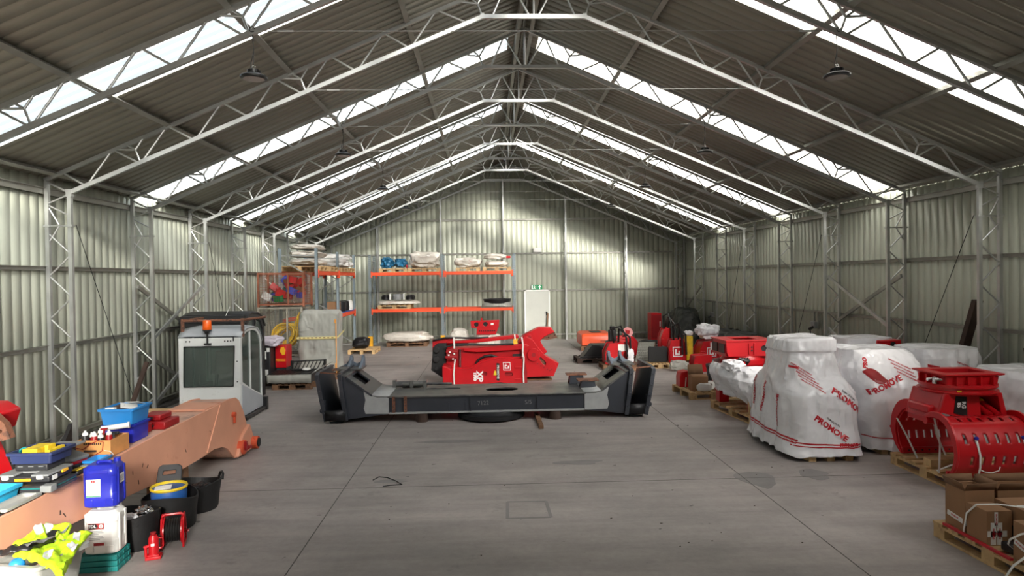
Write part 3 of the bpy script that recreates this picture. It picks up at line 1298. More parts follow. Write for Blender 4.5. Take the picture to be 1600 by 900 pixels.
# ================================================================ pallets
def pallet_parts(L=1.2, Wd=.8, n=7):
    d = MB()
    for i in range(n):
        x = -L / 2 + .05 + (L - .1) * i / (n - 1)
        d.box((x, 0, .133), (L / n * .66, Wd, .022))
    rw = []
    for y in (-Wd / 2 + .05, 0, Wd / 2 - .05):
        b = MB()
        b.box((0, y, .111), (L, .10, .022))
        b.box((0, y, .011), (L, .10, .022))
        for x in (-L / 2 + .07, 0, L / 2 - .07):
            b.box((x, y, .061), (.14, .10, .078))
        rw.append(b)
    return d, rw


PAL = {}


def pallet(loc, rz, label, m='wood', L=1.2, Wd=.8, group=None):
    key = (m, L, Wd)
    if key in PAL:
        return dup(PAL[key], loc, rz, label, group)
    t = thing('wooden_pallet', label, 'pallet', loc, rz, group)
    d, rw = pallet_parts(L, Wd)
    d.build('deck_boards', M[m], t)
    for b in rw:
        b.build('bearer', M[m], t)
    PAL[key] = t
    return t


# ================================================================ the salmon excavator boom
bm = W('excavator_boom', 'long faded orange excavator boom lying on the floor at the left, laden with tool boxes', 'excavator boom', (-4.55, 7, 0))
top = [(2.6, .79), (5.08, .80), (6.31, .83), (7.28, .86), (8.60, .87), (9.25, .885), (9.50, .86)]
tip = [(9.62, .80), (9.78, .62), (9.92, .38), (10.04, .20), (10.09, .12), (10.05, .03), (9.70, 0.0)]
bot = [(9.42, .03), (9.30, .12), (9.16, .23), (9.0, .29), (8.73, .33), (8.38, .32), (7.44, .335), (6.62, .40), (5.73, .45), (2.6, .52)]
outl = top + tip + bot
inset = [(y, z - .018) for y, z in top] + [(y - .03, z) for y, z in tip] + [(y, z + .012) for y, z in bot]
b = MB().prism(inset, 'x', -4.80, -4.325)
bm.part('box_section', b, M['salmon_dust'])
for x0, x1 in ((-4.325, -4.30), (-4.825, -4.80)):
    b = MB().prism(outl, 'x', x0, x1)
    bm.part('side_plate', b, M['salmon'], bevel=.004)
b = MB()
b.bar((-4.297, 8.93, .862), (-4.297, 8.50, .345), .012, .02, up=(1, 0, 0))
bm.part('weld_rib', b, M['salmon'])
b = MB()
b.prism([(9.42, .04), (9.62, .30), (9.90, .40), (10.06, .16), (10.03, .03)], 'x', -4.30, -4.25)
bm.part('boss_cheek', b, M['salmon'], bevel=.006)
b = MB().bx(-4.79, -4.33, 8.55, 9.05, .855, .885)
bm.part('stiffener', b, M['salmon'], bevel=.006)
b = MB()
b.cyl((-4.86, 10.0, .11), (-4.17, 10.0, .11), .092, n=28)
b.cyl((-4.84, 9.60, .14), (-4.22, 9.60, .14), .10, n=24)
o_ = bm.part('pivot_boss', b, M['orange_worn'], bevel=.006)
b = MB()
b.cyl((-4.155, 10.0, .11), (-4.169, 10.0, .11), .064, n=24)
b2 = MB().cyl((-4.19, 9.60, .14), (-4.24, 9.60, .14), .05, n=16)
b2.box((-4.205, 9.58, .19), (.04, .05, .07))
b2.cyl((-4.20, 9.66, .12), (-4.20, 9.76, .11), .025, n=10)
bm.part('bore', b, M['black'])
bm.part('pin', b2, M['red_dark'], bevel=.004)
b = MB().cyl((-4.30, 9.36, .65), (-4.255, 9.36, .65), .035, n=14)
b.box((-4.27, 9.36, .58), (.03, .03, .09))
bm.part('pin_lug', b, M['orange_worn'])
b = MB()
random.seed(11)
for (y, z) in ((5.62, .62), (5.66, .58), (6.75, .62), (6.95, .64), (6.85, .50), (7.05, .60), (6.62, .55), (8.6, .6), (7.9, .55)):
    b.bar((-4.2975, y, z), (-4.2975, y + random.uniform(-.03, .03), z - random.uniform(.02, .05)), .006, .004, up=(1, 0, 0))
bm.part('paint_scratches', b, M['wood_dark'])
b = MB().bx(-4.75, -4.35, 7.9, 8.1, 0, .318)
solo('timber_block', b, M['wood_old'], 'old timber block propping the orange boom off the floor', 'timber block', bevel=.006)
b = MB().bx(-4.75, -4.35, 4.3, 4.5, 0, .46)
solo('timber_block', b, M['wood_old'], 'old timber block under the near end of the orange boom', 'timber block', bevel=.006)


def ztop(y):
    for (a, za), (b_, zb) in zip(top, top[1:]):
        if a <= y <= b_:
            return lerp(za, zb, (y - a) / (b_ - a)) - .018
    return .85


def crate(name, label, cat, x0, x1, y0, y1, z, h, m, t=.012, fl=.018, rz=0, rim=True, group=None, open_=True):
    cx, cy = (x0 + x1) / 2, (y0 + y1) / 2
    hx, hy = abs(x1 - x0) / 2, abs(y1 - y0) / 2
    o = thing(name, label, cat, (cx, cy, z), rz, group)
    b = MB()
    r = .02
    n = 4

    def ring(a, q, zz):
        return [Vector((p[0], p[1], zz)) for p in rrect(hx - a, hy - q, r, n)]
    b.loft([ring(fl, fl, 0), ring(0, 0, h), ring(t, t, h), ring(fl + t, fl + t, t)])
    b.build('tub', m, o)
    if rim:
        b = MB()
        b.loft([ring(-.002, -.002, h - .02), ring(-.014, -.014, h - .02), ring(-.014, -.014, h), ring(t, t, h + .001), ring(t, t, h - .02)], cap=False)
        b.build('rim', m, o)
    return o


# ---- boxes lying on the boom
zb = ztop(5.6) + .030
c_ = W('tool_case', 'flat black tool case with a green edge, bottom of the case stack on the boom', 'tool case', (-4.48, 5.6, zb))
b = MB().bx(-4.70, -4.25, 5.43, 5.78, zb, zb + .028)
c_.part('base', b, M['dark_pl'], bevel=.006)
b = MB().bx(-4.695, -4.255, 5.435, 5.775, zb + .028, zb + .036)
c_.part('seal', b, M['teal'], bevel=.002)
b = MB().bx(-4.70, -4.25, 5.43, 5.78, zb + .036, zb + .055)
c_.part('lid', b, M['dark_pl'], bevel=.006)
b = MB().bx(-4.33, -4.243, 5.423, 5.50, zb + .002, zb + .057)
c_.part('corner_guard', b, M['grey_pl'], bevel=.006)
z1 = zb + .06
c_ = W('organiser_case', 'black organiser case with grey lids and yellow latches under the navy tray', 'tool case', (-4.5, 5.65, z1))
b = MB().bx(-4.70, -4.31, 5.51, 5.82, z1, z1 + .05)
c_.part('body', b, M['dark_pl'], bevel=.01)
for q in ((-4.71, -4.58, 5.495), (-4.445, -4.305, 5.495), (-4.58, -4.445, 5.60)):
    b = MB().bx(q[0], q[1], q[2], 5.82, z1 + .052, z1 + .068)
    c_.part('lid', b, M['grey_pl'], bevel=.005)
b = MB().bx(-4.575, -4.45, 5.495, 5.509, z1 + .014, z1 + .036)
c_.part('yellow_latch', b, M['yellow'], bevel=.004)
b = MB().bx(-4.309, -4.296, 5.66, 5.74, z1 + .035, z1 + .06)
c_.part('yellow_latch', b, M['yellow'], bevel=.004)
for x in (-4.67, -4.40):
    b = MB().bx(x, x + .05, 5.49, 5.508, z1 + .03, z1 + .06)
    c_.part('grey_latch', b, M['white_pl'], bevel=.004)
b = MB().bx(-4.309, -4.306, 5.55, 5.61, z1 + .008, z1 + .044)
c_.part('sticker', b, M['label_white'])
z2 = z1 + .071
b = MB().bx(-4.64, -4.38, 5.60, 5.84, z2, z2 + .055)
c_ = W('parts_case', 'dark grey case with light slots, between the organiser and the navy tray', 'tool case', (-4.5, 5.7, z2))
c_.part('body', b, M['dark_pl'], bevel=.01)
b = MB()
for x in (-4.615, -4.53, -4.45):
    b.bx(x, x + .04, 5.596, 5.601, z2 + .034, z2 + .040)
c_.part('slot', b, M['grey_pl'])
z3 = z2 + .058
tr = crate('navy_tray', 'navy open plastic tray holding yellow boxes, on top of the case stack', 'tray', -4.685, -4.34, 5.585, 5.90, z3, .092, M['navy'], fl=.014)
for lab, q in (('larger yellow cardboard box lying in the navy tray', (-4.60, -4.48, 5.63, 5.85, .014, .112)),
               ('upright yellow card at the back of the navy tray', (-4.465, -4.435, 5.70, 5.80, .014, .125)),
               ('slim yellow box against the right side of the navy tray', (-4.415, -4.385, 5.64, 5.84, .014, .10))):
    b = MB().bx(q[0], q[1], q[2], q[3], z3 + q[4], z3 + q[5])
    solo('yellow_box', b, M['yellow_pl'], lab, 'box', 'yellow boxes in the navy tray', bevel=.003)
b = MB().rev([(.034, 0), (.046, 0), (.046, .025), (.034, .025)], (-4.635, 5.72, z3 + .06), 24, close=True, M=Matrix.Rotation(1.2, 3, 'X'))
solo('tape_roll', b, M['teal'], 'roll of clear green tape standing in the navy tray', 'tape')
# cases behind
zz = ztop(6.1) + .004
c_ = W('drill_case', 'grey case with a red band, tilted behind the navy tray', 'tool case', (-4.57, 6.12, zz))
mt = Matrix.Rotation(R(14), 4, 'Y') @ Matrix.Rotation(R(-8), 4, 'Z')
for nm, q, mm in (('base', (-.13, .13, -.15, .15, 0, .05), 'dark_pl'), ('red_band', (-.132, .132, -.152, .152, .05, .085), 'red_dark'), ('lid', (-.135, .135, -.155, .155, .085, .12), 'grey_pl')):
    b = MB().bx(*q).xf(Matrix.Translation((-4.60, 6.12, zz + .035)) @ mt)
    c_.part(nm, b, M[mm], bevel=.008)
b = MB().bx(-4.74, -4.50, 5.96, 6.34, 0, .016).xf(Matrix.Translation((0, 0, zz + .20)))
solo('grey_sheet', b, M['grey_pl'], 'loose pale grey plastic sheet lying on the red banded case', 'plastic sheet', bevel=.006)
b = MB().bx(-4.41, -4.34, 5.94, 6.06, ztop(6.1) + .003, ztop(6.1) + .045)
b2 = MB().bx(-4.405, -4.345, 5.945, 6.055, ztop(6.1) + .045, ztop(6.1) + .052)
c_ = W('tape_measure', 'yellow and black tape measure behind the blue canister', 'tape measure', (-4.36, 6.17, ztop(6.1)))
c_.part('body', b, M['black'], bevel=.015)
c_.part('yellow_face', b2, M['yellow_pl'], bevel=.003)
b = MB().bx(-4.41, -4.33, 6.08, 6.15, ztop(6.1) + .003, ztop(6.1) + .055)
solo('grey_box', b, M['grey_pl'], 'small grey box beside the blue open tray on the boom', 'box', bevel=.006)
crate('parts_tray', 'small blue open parts tray in front of the wooden box', 'tray', -4.44, -4.31, 6.19, 6.40, ztop(6.3) + .004, .06, M['blue_sky'], fl=.02)
# wooden box with spray cans
zw = ztop(6.8) + .004
wb = W('wooden_box', 'wooden box full of spray cans on the orange boom', 'wooden box', (-4.53, 6.66, zw))
b = MB()
x0, x1, y0, y1, h = -4.69, -4.37, 6.50, 6.83, .155
b.bx(x0, x1, y0, y0 + .012, zw, zw + h).bx(x0, x1, y1 - .012, y1, zw, zw + h)
b.bx(x0, x0 + .012, y0 + .012, y1 - .012, zw, zw + h).bx(x1 - .012, x1, y0 + .012, y1 - .012, zw, zw + h)
b.bx(x0 + .012, x1 - .012, y0 + .012, y1 - .012, zw, zw + .012)
M['box_wood'] = mat('varnished_box_wood', (206, 146, 86), .6, 0, .12, 9)
wb.part('boards', b, M['box_wood'])
b = MB()
for z_, w_ in ((.115, .17), (.045, .12)):
    for i in range(9):
        b.bx(-4.62 + i * w_ / 9, -4.62 + i * w_ / 9 + .013, y0 - .0015, y0, zw + z_, zw + z_ + .02)
wb.part('stencil_marks', b, M['wood_dark'])
n = 0
spots = [(-4.648, 6.577), (-4.568, 6.587), (-4.503, 6.577), (-4.638, 6.667), (-4.558, 6.677), (-4.463, 6.647)]
for x, y in spots:
    n += 1
    zt = zw + .15 + (.012 * ((n * 7) % 4))
    k = thing('spray_can', 'silver topped spray can standing in the wooden box', 'spray can', (x, y, zw + .014), 0, 'spray cans in the wooden box')
    b = MB().rev([(0, 0), (.031, 0), (.031, zt - zw - .03), (.024, zt - zw - .008), (0, zt - zw - .008)], n=16)
    b.build('can', M['steel_dark'] if n % 2 else M['red_dark'], k)
    b = MB().rev([(0, zt - zw - .008), (.026, zt - zw - .008), (.024, zt - zw + .012), (.012, zt - zw + .022), (.010, zt - zw + .036), (0, zt - zw + .036)], n=16)
    b.build('cap', M['white_pl'], k)
b = MB().cyl((-4.585, 6.735, zw + .215), (-4.365, 6.805, zw + .235), .026, n=16)
b.cyl((-4.365, 6.805, zw + .235), (-4.350, 6.810, zw + .236), .032, n=16)
solo('sealant_tube', b, M['white_pl'], 'white sealant tube lying across the wooden box', 'sealant tube')
b = MB().bar((-4.525, 6.695, zw + .175), (-4.395, 6.695, zw + .185), .03, .025)
b.bar((-4.445, 6.685, zw + .18), (-4.425, 6.665, zw + .10), .02, .035)
solo('sealant_gun', b, M['black'], 'black sealant gun lying on the spray cans', 'sealant gun', bevel=.004)
b = MB().bar((-4.485, 6.595, zw + .19), (-4.470, 6.585, zw + .245), .016, .016).bar((-4.505, 6.585, zw + .245), (-4.440, 6.585, zw + .25), .02, .016)
solo('red_valve', b, M['red_dark'], 'red tee handled tool standing in the wooden box', 'tool', bevel=.003)
b = MB()
pts = [(-4.695, 6.500, zw + .09), (-4.625, 6.495, zw + .075), (-4.545, 6.495, zw + .13), (-4.485, 6.495, zw + .155), (-4.435, 6.497, zw + .14), (-4.445, 6.495, zw + .06), (-4.525, 6.490, zw + .012), (-4.625, 6.490, zw + .012)]
b.tube(pts, .004, 6)
solo('red_wire', b, M['red_dark'], 'dark red wire hanging over the front of the wooden box', 'wire')
b = MB().tube([(-4.425, 6.495, zw + .06), (-4.365, 6.485, zw + .055), (-4.340, 6.495, zw + .02), (-4.395, 6.475, zw + .006), (-4.475, 6.485, zw + .006)], .004, 6)
solo('white_wire', b, M['white_pl'], 'white wire loop at the foot of the wooden box', 'wire')
zc = ztop(7.2)
crate('navy_crate', 'deep blue crate on the boom, under the light blue crate', 'crate', -4.72, -4.41, 6.99, 7.32, zc + .003, .185, M['blue'], fl=.008)
fb = crate('fish_box', 'light blue plastic crate of papers and parts, topmost on the boom', 'crate', -4.735, -4.40, 6.96, 7.34, zc + .192, .165, M['blue_sky'], fl=.022)
b = blob((-4.62, 7.16, zc + .31), (.075, .10, .055), 3, .3)
solo('rag', b, M['wood_dark'], 'dark brown rag in the light blue crate', 'rag')
b = MB().box((-4.53, 7.15, zc + .355), (.16, .18, .004), Matrix.Rotation(.25, 3, 'Y') @ Matrix.Rotation(.5, 3, 'Z'))
b.box((-4.50, 7.22, zc + .375), (.14, .16, .004), Matrix.Rotation(-.3, 3, 'X'))
solo('crumpled_paper', b, M['label_white'], 'loose papers sticking out of the light blue crate', 'papers', solid=.003)
b = MB().bx(-4.69, -4.60, 6.99, 7.045, zc + .27, zc + .365)
solo('white_carton', b, M['label_white'], 'small white carton at the front of the light blue crate', 'box', bevel=.003)
for nm, q, lab in (('red_case', (-4.66, -4.36, 7.56, 7.92, 0, .085), 'wider red plastic case lying on the boom, lower of two'),
                   ('red_case', (-4.66, -4.44, 7.62, 7.90, .088, .15), 'smaller red plastic case lying on top of the wider red one'),
                   ('red_case', (-4.60, -4.47, 7.38, 7.50, .02, .10), 'little red box beside the deep blue crate')):
    z_ = ztop(7.7) + .004
    c_ = W(nm, lab, 'tool case', ((q[0] + q[1]) / 2, (q[2] + q[3]) / 2, z_ + q[4]), 'red cases on the boom')
    b = MB().bx(q[0], q[1], q[2], q[3], z_ + (q[4] if q[4] != .02 else 0), z_ + q[5])
    c_.part('body', b, M['red_dark'], bevel=.012)
    b = MB().bx((q[0] + q[1]) / 2 - .03, (q[0] + q[1]) / 2 + .03, q[2] - .006, q[2] + .004, z_ + (q[4] + q[5]) / 2 - .012, z_ + (q[4] + q[5]) / 2 + .012)
    c_.part('latch', b, M['dark_pl'] if q[4] != .02 else M['label_white'], bevel=.002)
crate('cyan_tub', 'bright cyan plastic tub at the left edge on the boom', 'tub', -4.80, -4.47, 5.12, 5.42, .79, .12, M['cyan'])
crate('clear_tray', 'clear shallow plastic tray on the near end of the boom', 'tray', -4.44, -4.31, 5.02, 5.40, .803, .035, M['clear_pl'], rim=True)
b = MB().bx(-4.66, -4.33, 4.70, 4.99, .79, .835)
solo('pink_case', b, mat('pinkish_red_plastic', (214, 62, 66), .45, 0, .06, 4), 'pinkish red flat case at the very left end of the boom', 'tool case', bevel=.008)
b = MB().prism([(7.30, .70), (7.42, .82), (7.52, .95), (7.50, .70)], 'x', -5.38, -5.34)
b.bx(-5.42, -5.30, 7.30, 7.52, 0, .70)
solo('black_bracket', b, M['black'], 'black pointed bracket standing behind the orange boom', 'bracket')

# ---- jerry cans and teal crates
def jerry(name, label, x, y, z, m, w=.275, d=.235, h=.37, rz=0.0):
    o = thing(name, label, 'jerry can', (x, y, z), rz)
    b = MB()

    def ring(a, zz, r=.05):
        return [Vector((p[0], p[1], zz)) for p in rrect(w / 2 - a, d / 2 - a, r, 5)]
    b.loft([ring(.022, 0), ring(.004, .012), ring(0, .04), ring(0, h * .33), ring(.006, h * .36), ring(.006, h * .74), ring(0, h * .77), ring(0, h - .05), ring(.012, h - .02), ring(.03, h)])
    b.build('body', m, o)
    b = MB()
    for s in (-1, 1):
        for y_ in (-d / 2, ):
            b.box((s * w * .30, y_ + .001, h * .14), (.07, .012, h * .16))
        b.box((w / 2 - .001, s * d * .24, h * .5), (.012, .035, h * .86))
        b.box((-w / 2 + .001, s * d * .24, h * .5), (.012, .035, h * .86))
    b.box((0, -d / 2 + .001, h * .86), (w * .56, .012, h * .10))
    b.build('ribs', m, o, bevel=.006)
    b = MB()
    b.box((-.0, 0, h + .012), (.12, .03, .022))
    b.box((-.05, 0, h + .001), (.03, .03, .02)).box((.05, 0, h + .001), (.03, .03, .02))
    b.build('carrying_handle', m, o, bevel=.008)
    b = MB().cyl((w * .3, d * .22, h - .01), (w * .3, d * .22, h + .03), .028, n=18)
    b.build('screw_cap', m, o)
    return o


zt_ = .148
for i, lab in enumerate(('bottom', 'middle', 'top')):
    z_ = i * .049
    o = thing('teal_crate', f'teal plastic stacking tray, {lab} one of three under the white canister', 'crate', (-4.15, 5.97, z_), .10, 'teal trays under the canisters')
    b = MB().box((0, 0, .0245), (.325 - .004 * i, .27, .043))
    b.build('tray', M['teal'], o, bevel=.005)
    b = MB()
    for x in (-.11, 0, .11):
        b.box((x, -.1355, .025), (.012, .006, .03))
    for y in (-.09, 0, .09):
        b.box((.1625 - .002 * i, y, .025), (.006, .012, .03))
    b.build('rib', M['teal'], o)
jw = jerry('white_jerry_can', 'white plastic canister with a red label, between teal trays and blue canister', -4.13, 5.97, .147, M['white_pl'], rz=.10)
fy = -.235 / 2 - .002
b = MB().bx(-.09, .035, fy - .001, fy + .001, .225, .275)
b.build('label_red', mat('label_maroon', (150, 40, 40), .5, 0, .05, 3), jw)
b = MB().prism([(-.087, .228), (-.03, .228), (-.012, .25), (-.03, .272), (-.087, .272)], 'y', fy - .003, fy)
b.build('label_arrow', M['black'], jw)
text_at('TDL', (-.058, fy - .004, .25), (1, 0, 0), (0, 0, 1), .034, .0008, .001).build('label_lettering', M['print_white'], jw)
b = MB().rev([(.010, 0), (.0165, 0), (.0165, .002), (.010, .002)], (.012, fy - .001, .25), 20, M=Matrix.Rotation(PI / 2, 3, 'X'), close=True)
b.ell((.012, fy - .002, .25), (.006, .001, .006), 10, 6)
b.build('label_emblem', M['print_white'], jw)
b = MB().bx(-.05, .033, fy - .001, fy + .001, .082, .106)
b.build('label_red_strip', jw.children[-1].data.materials[0] if False else M['red_dark'], jw)
b = MB()
for i, z_ in enumerate((.205, .192, .178, .160, .146, .132)):
    b.bx(-.085, (.02, .03, -.01, .025, .03, .0)[i], fy - .0008, fy + .001, z_, z_ + .0035)
b.build('label_small_print', M['grey_pl'], jw)
jb = jerry('blue_jerry_can', 'deep blue plastic canister standing on top of the white canister', -4.13, 5.97, .55, M['blue'], h=.365, rz=.10)
fx = .275 / 2 + .002
b = MB().bx(-.10, .015, fy - .001, fy + .001, .10, .25)
b.build('front_label', M['label_white'], jb)
b = MB().bx(fx - .001, fx + .001, -.07, .05, .19, .27)
b.build('side_label', M['label_white'], jb)
b = MB()
b.bx(-.058, -.046, fy - .002, fy, .226, .242).bx(-.041, -.029, fy - .002, fy, .226, .242)
b.build('label_logo', M['red'], jb)
b = MB()
for i in range(9):
    b.bx(-.09, .005 - .012 * ((i * 5) % 3), fy - .002, fy, .208 - i * .0095, .2105 - i * .0095)
b.build('small_print', M['print_dark'], jb)
b = MB()
for i in range(6):
    b.bx(fx, fx + .002, -.06, .03, .205 + i * .009, .208 + i * .009)
b.build('small_print', M['print_dark'], jb)
b = MB().bx(-.099, .014, fy - .002, fy, .102, .111)
b.build('label_green_strip', M['green_sign'], jb)

# ---- clear storage box with hi-vis clothes, on a carton
A = aZ(57, 887, .55)
Bp = aZ(138, 847, .55)
dv = (Bp - A)
dv.z = 0
ln = dv.length
ang = math.atan2(dv.y, dv.x)          # long side runs away from the viewer
w2 = .40
bxm = Matrix.Translation((A.x, A.y, 0)) @ Matrix.Rotation(ang, 4, 'Z')


def bl(u, v, z):                       # u along the long side, v to its left
    return bxm @ Vector((u, v, z))


o = W('storage_box', 'clear plastic storage box filled with high visibility clothes at the bottom left', 'storage box', tuple(bl(ln / 2, w2 / 2, .29)))
b = MB()


def ringb(a, z):
    return [bl(u + ln / 2, v + w2 / 2, z) for u, v in rrect(ln / 2 - a, w2 / 2 - a, .05, 5)]


b.loft([ringb(.035, .295), ringb(.005, .54), ringb(.010, .54), ringb(.040, .30)])
o.part('clear_tub', b, M['clear_pl'])
b = MB().loft([ringb(.004, .525), ringb(-.02, .525), ringb(-.02, .552), ringb(.012, .554), ringb(.012, .527)], cap=False)
o.part('rim', b, M['clear_pl'])
b = MB()
b.loft([[bl(u + ln / 2, v + w2 / 2, z) for u, v in rrect(ln / 2 - .03, w2 / 2 - .03, .02, 3)] for z in (0, .288)])
o = solo('carton', b, M['card'], 'brown carton under the clear storage box', 'carton', bevel=.004)
b = MB()
for u, v, r_, mm in ((.12, .12, .08, 0), (.3, .16, .10, 0)):
    pass
cl = W('coloured_clothes', 'grey and salmon cloths folded in the bottom of the clear box', 'cloths', tuple(bl(ln / 2, w2 / 2, .3)))
b = blob(bl(ln * .70, .20, .40), (.075, .12, .075), 4, .12)
cl.part('salmon_cloth', b, M['salmon'])
b = blob(bl(ln * .30, .20, .40), (.075, .12, .075), 5, .12)
cl.part('white_cloth', b, M['label_white'])


def cloth_band(pts, w, seed, fold=.02, n=16, th=.0):
    """a soft crumpled strip of cloth following pts, roughly w wide, thick as a sleeve"""
    P = [Vector(p) for p in pts]
    mb = MB()
    rings = []
    N = 22
    for i in range(N + 1):
        t = i / N * (len(P) - 1)
        k = min(int(t), len(P) - 2)
        u = t - k
        u = u * u * (3 - 2 * u)
        c = P[k].lerp(P[k + 1], u)
        d = (P[k + 1] - P[k]).normalized()
        a = d.cross(Vector((0, 0, 1))).normalized()
        bb = a.cross(d)
        ring = []
        ww = w * (1 if 0 < i < N else .7)
        for j in range(n):
            q = 2 * PI * j / n
            v = a * math.cos(q) * ww / 2 + bb * math.sin(q) * ww * .24
            f = noise.noise((c + v) * 14 + Vector((seed, 0, 0))) * fold + (1 - 2 * abs(noise.noise((c + v) * 22 + Vector((0, seed, 0))))) * fold * .7
            ring.append(c + v * (1 + 1.8 * f / w * 2) + Vector((0, 0, f)))
        rings.append(ring)
    mb.loft(rings)
    return mb


ZH = .56


def fold_h(p):
    q = Vector((p.x * 3.2, p.y * 3.2, .3))
    big = .05 * noise.noise(q)
    d = Vector((p.x * 13 + p.y * 5, p.y * 5.5 - p.x * 3, 1.7))
    return ZH + big + .028 * (1 - 2 * abs(noise.noise(d))) + .010 * noise.noise(d * 2.6)


def sheet(corners, lift, nu=44, nv=30, z=ZH, edge=.03):
    """cloth lying in folds over the heap; corners run round the piece"""
    C_ = [aZ(x, y, z) for x, y in corners]

    def fn(u, v):
        p = C_[0].lerp(C_[1], u).lerp(C_[3].lerp(C_[2], u), v)
        wob = .014 * noise.noise(Vector((p.x * 16, p.y * 16, 9)))
        p = Vector((p.x + wob, p.y - wob, 0))
        e_ = min(u, 1 - u, v, 1 - v)
        p.z = fold_h(p) + lift - max(0, edge - e_ * .5)
        return p
    return MB().grid(fn, nu, nv)


hv = W('hi_vis_jacket', 'fluorescent yellow high visibility jacket heaped in the clear storage box', 'hi-vis jacket', tuple(bl(ln / 2, .25, .55)))
b = sheet(((20, 872), (64, 834), (144, 833), (86, 890)), .0)
b.join(sheet(((18, 864), (68, 832), (75, 846), (30, 868)), .05))
b.join(sheet(((60, 872), (104, 846), (112, 862), (97, 896)), -.02))
b.join(sheet(((62, 838), (72, 828), (112, 828), (100, 842)), .03))
hv.part('yellow_cloth', b, M['hivis'], solid=.008)
for i, cs in enumerate((((52, 842), (64, 834), (69, 842), (57, 849)), ((66, 836), (79, 829), (84, 834), (70, 842)), ((116, 836), (126, 838), (124, 850), (113, 846)),
                        ((104, 858), (112, 851), (123, 857), (113, 864)), ((66, 878), (80, 862), (87, 864), (76, 880)))):
    b = sheet(cs, .064 if i == 0 else (.044 if i == 1 else .014), 14, 8, edge=0)
    hv.part('reflective_tape', b, M['reflect'])
dk = W('dark_jacket', 'black jacket lying across the yellow clothes in the clear box', 'jacket', tuple(bl(.2, .25, .58)))
b = sheet(((-6, 876), (50, 845), (98, 833), (44, 872)), .04)
dk.part('dark_cloth', b, M['black'], solid=.006)
b = sheet(((38, 872), (100, 836), (112, 831), (44, 875)), .058, 40, 6, edge=0)
dk.part('grey_zip', b, M['grey_pl'])
b = MB().ell(bl(.045, .20, .54), (.05, .05, .045), 18, 10)
b.ell(bl(.03, .15, .53), (.05, .04, .010), 14, 6)
solo('peaked_hat', b, M['blue_sky'], 'blue peaked hat in the near corner of the clear storage box', 'hat')

# ---- black flexible tubs, drum, jack, reel
def tub(label, x, y, rb, rt, h, seed, warp=.02, handles=True):
    o = thing('flexible_tub', label, 'tub', (x, y, 0), 0, 'black flexible tubs beside the boom')
    b = MB()
    pr = [(0, .0), (rb, 0), (rb + .01, .02), (lerp(rb, rt, .5), h * .5), (rt, h), (rt - .012, h + .004), (lerp(rb, rt, .5) - .014, h * .5), (rb - .01, .03), (0, .025)]
    b.rev(pr, n=48)
    for i, p in enumerate(b.v):
        a = math.atan2(p.y, p.x)
        k = p.z / h
        p.x *= 1 + warp * k * math.sin(2 * a + seed)
        p.y *= 1 - warp * k * math.sin(2 * a + seed)
        p.z += warp * .9 * k * math.sin(2 * a + seed * 1.7)
    b.build('tub', M['rubber'], o)
    if handles:
        for s in (0, PI):
            a = s + seed * .7
            c = Vector((math.cos(a), math.sin(a), 0))
            t_ = Vector((-math.sin(a), math.cos(a), 0))
            b = MB().tube([c * rt + t_ * -.07 + Vector((0, 0, h - .005)), c * (rt + .012) + t_ * -.05 + Vector((0, 0, h + .05)), c * (rt + .015) + Vector((0, 0, h + .065)), c * (rt + .012) + t_ * .05 + Vector((0, 0, h + .05)), c * rt + t_ * .07 + Vector((0, 0, h - .005))], .014, 8)
            b.build('handle', M['rubber'], o)
    return o


tub('black flexible tub full of silver and clear wrapping, behind the canisters', -4.11, 6.42, .17, .215, .325, 1.2, .02, False)
b = blob((-4.14, 6.35, .28), (.085, .06, .05), 7, .2, 5)
solo('crumpled_film', b, M['film'], 'crumpled clear film lying in the nearest black tub', 'wrapping')
b = blob((-4.07, 6.50, .29), (.075, .055, .05), 9, .4, 6)
solo('foil_scraps', b, M['chrome'], 'crumpled silver foil at the back of the nearest black tub', 'wrapping')
tub('black flexible tub with a blue drum standing inside it', -4.02, 6.92, .225, .265, .33, 2.6, .03, False)
dr = thing('plastic_drum', 'blue plastic drum with a yellow inside, open and standing in a black tub', 'drum', (-4.03, 6.92, .035))
b = MB().rev([(0, 0), (.165, 0), (.175, .02), (.178, .16), (.170, .19), (.180, .23), (.186, .31), (.178, .35), (.19, .36)], n=40, sx=.9, sy=.9)
b.build('shell', M['blue_drum'], dr)
b = MB().rev([(.190, .355), (.196, .37), (.190, .385), (.180, .383), (.172, .33), (.165, .05), (0, .04)], n=40, sx=.9, sy=.9)
b.build('yellow_lining', M['yellow_pl'], dr)
b = MB().box((0, 0, 0), (.15, .09, .006), Matrix.Rotation(.15, 3, 'X') @ Matrix.Rotation(.3, 3, 'Z')).sh(-4.03, 6.80, .432)
solo('paper_sheet', b, M['label_white'], 'white sheet of paper lying in the mouth of the blue drum', 'paper')
b = MB().prism([(-.12, 0), (.10, 0), (.125, .05), (.115, .19), (.08, .21), (-.08, .205), (-.115, .18), (-.125, .04)], 'y', -.012, .012, holes=[[(-.07, .10), (.055, .115), (.06, .15), (-.06, .14)]])
b.xf(Matrix.Translation((-4.13, 7.13, .36)) @ Matrix.Rotation(R(-14), 4, 'X') @ Matrix.Rotation(R(8), 4, 'Z'))
solo('handle_plate', b, M['dark_pl'], 'black plastic plate with a hand slot standing behind the yellow lined drum', 'plate', bevel=.008)
tub('widest black flexible tub, farthest along the orange boom', -3.98, 7.45, .205, .25, .29, .9, .03)
b = blob((-3.95, 7.48, .20), (.11, .10, .06), 12, .45, 6)
solo('dark_scraps', b, M['steel_dark'], 'dark crumpled scraps in the widest black tub', 'wrapping')
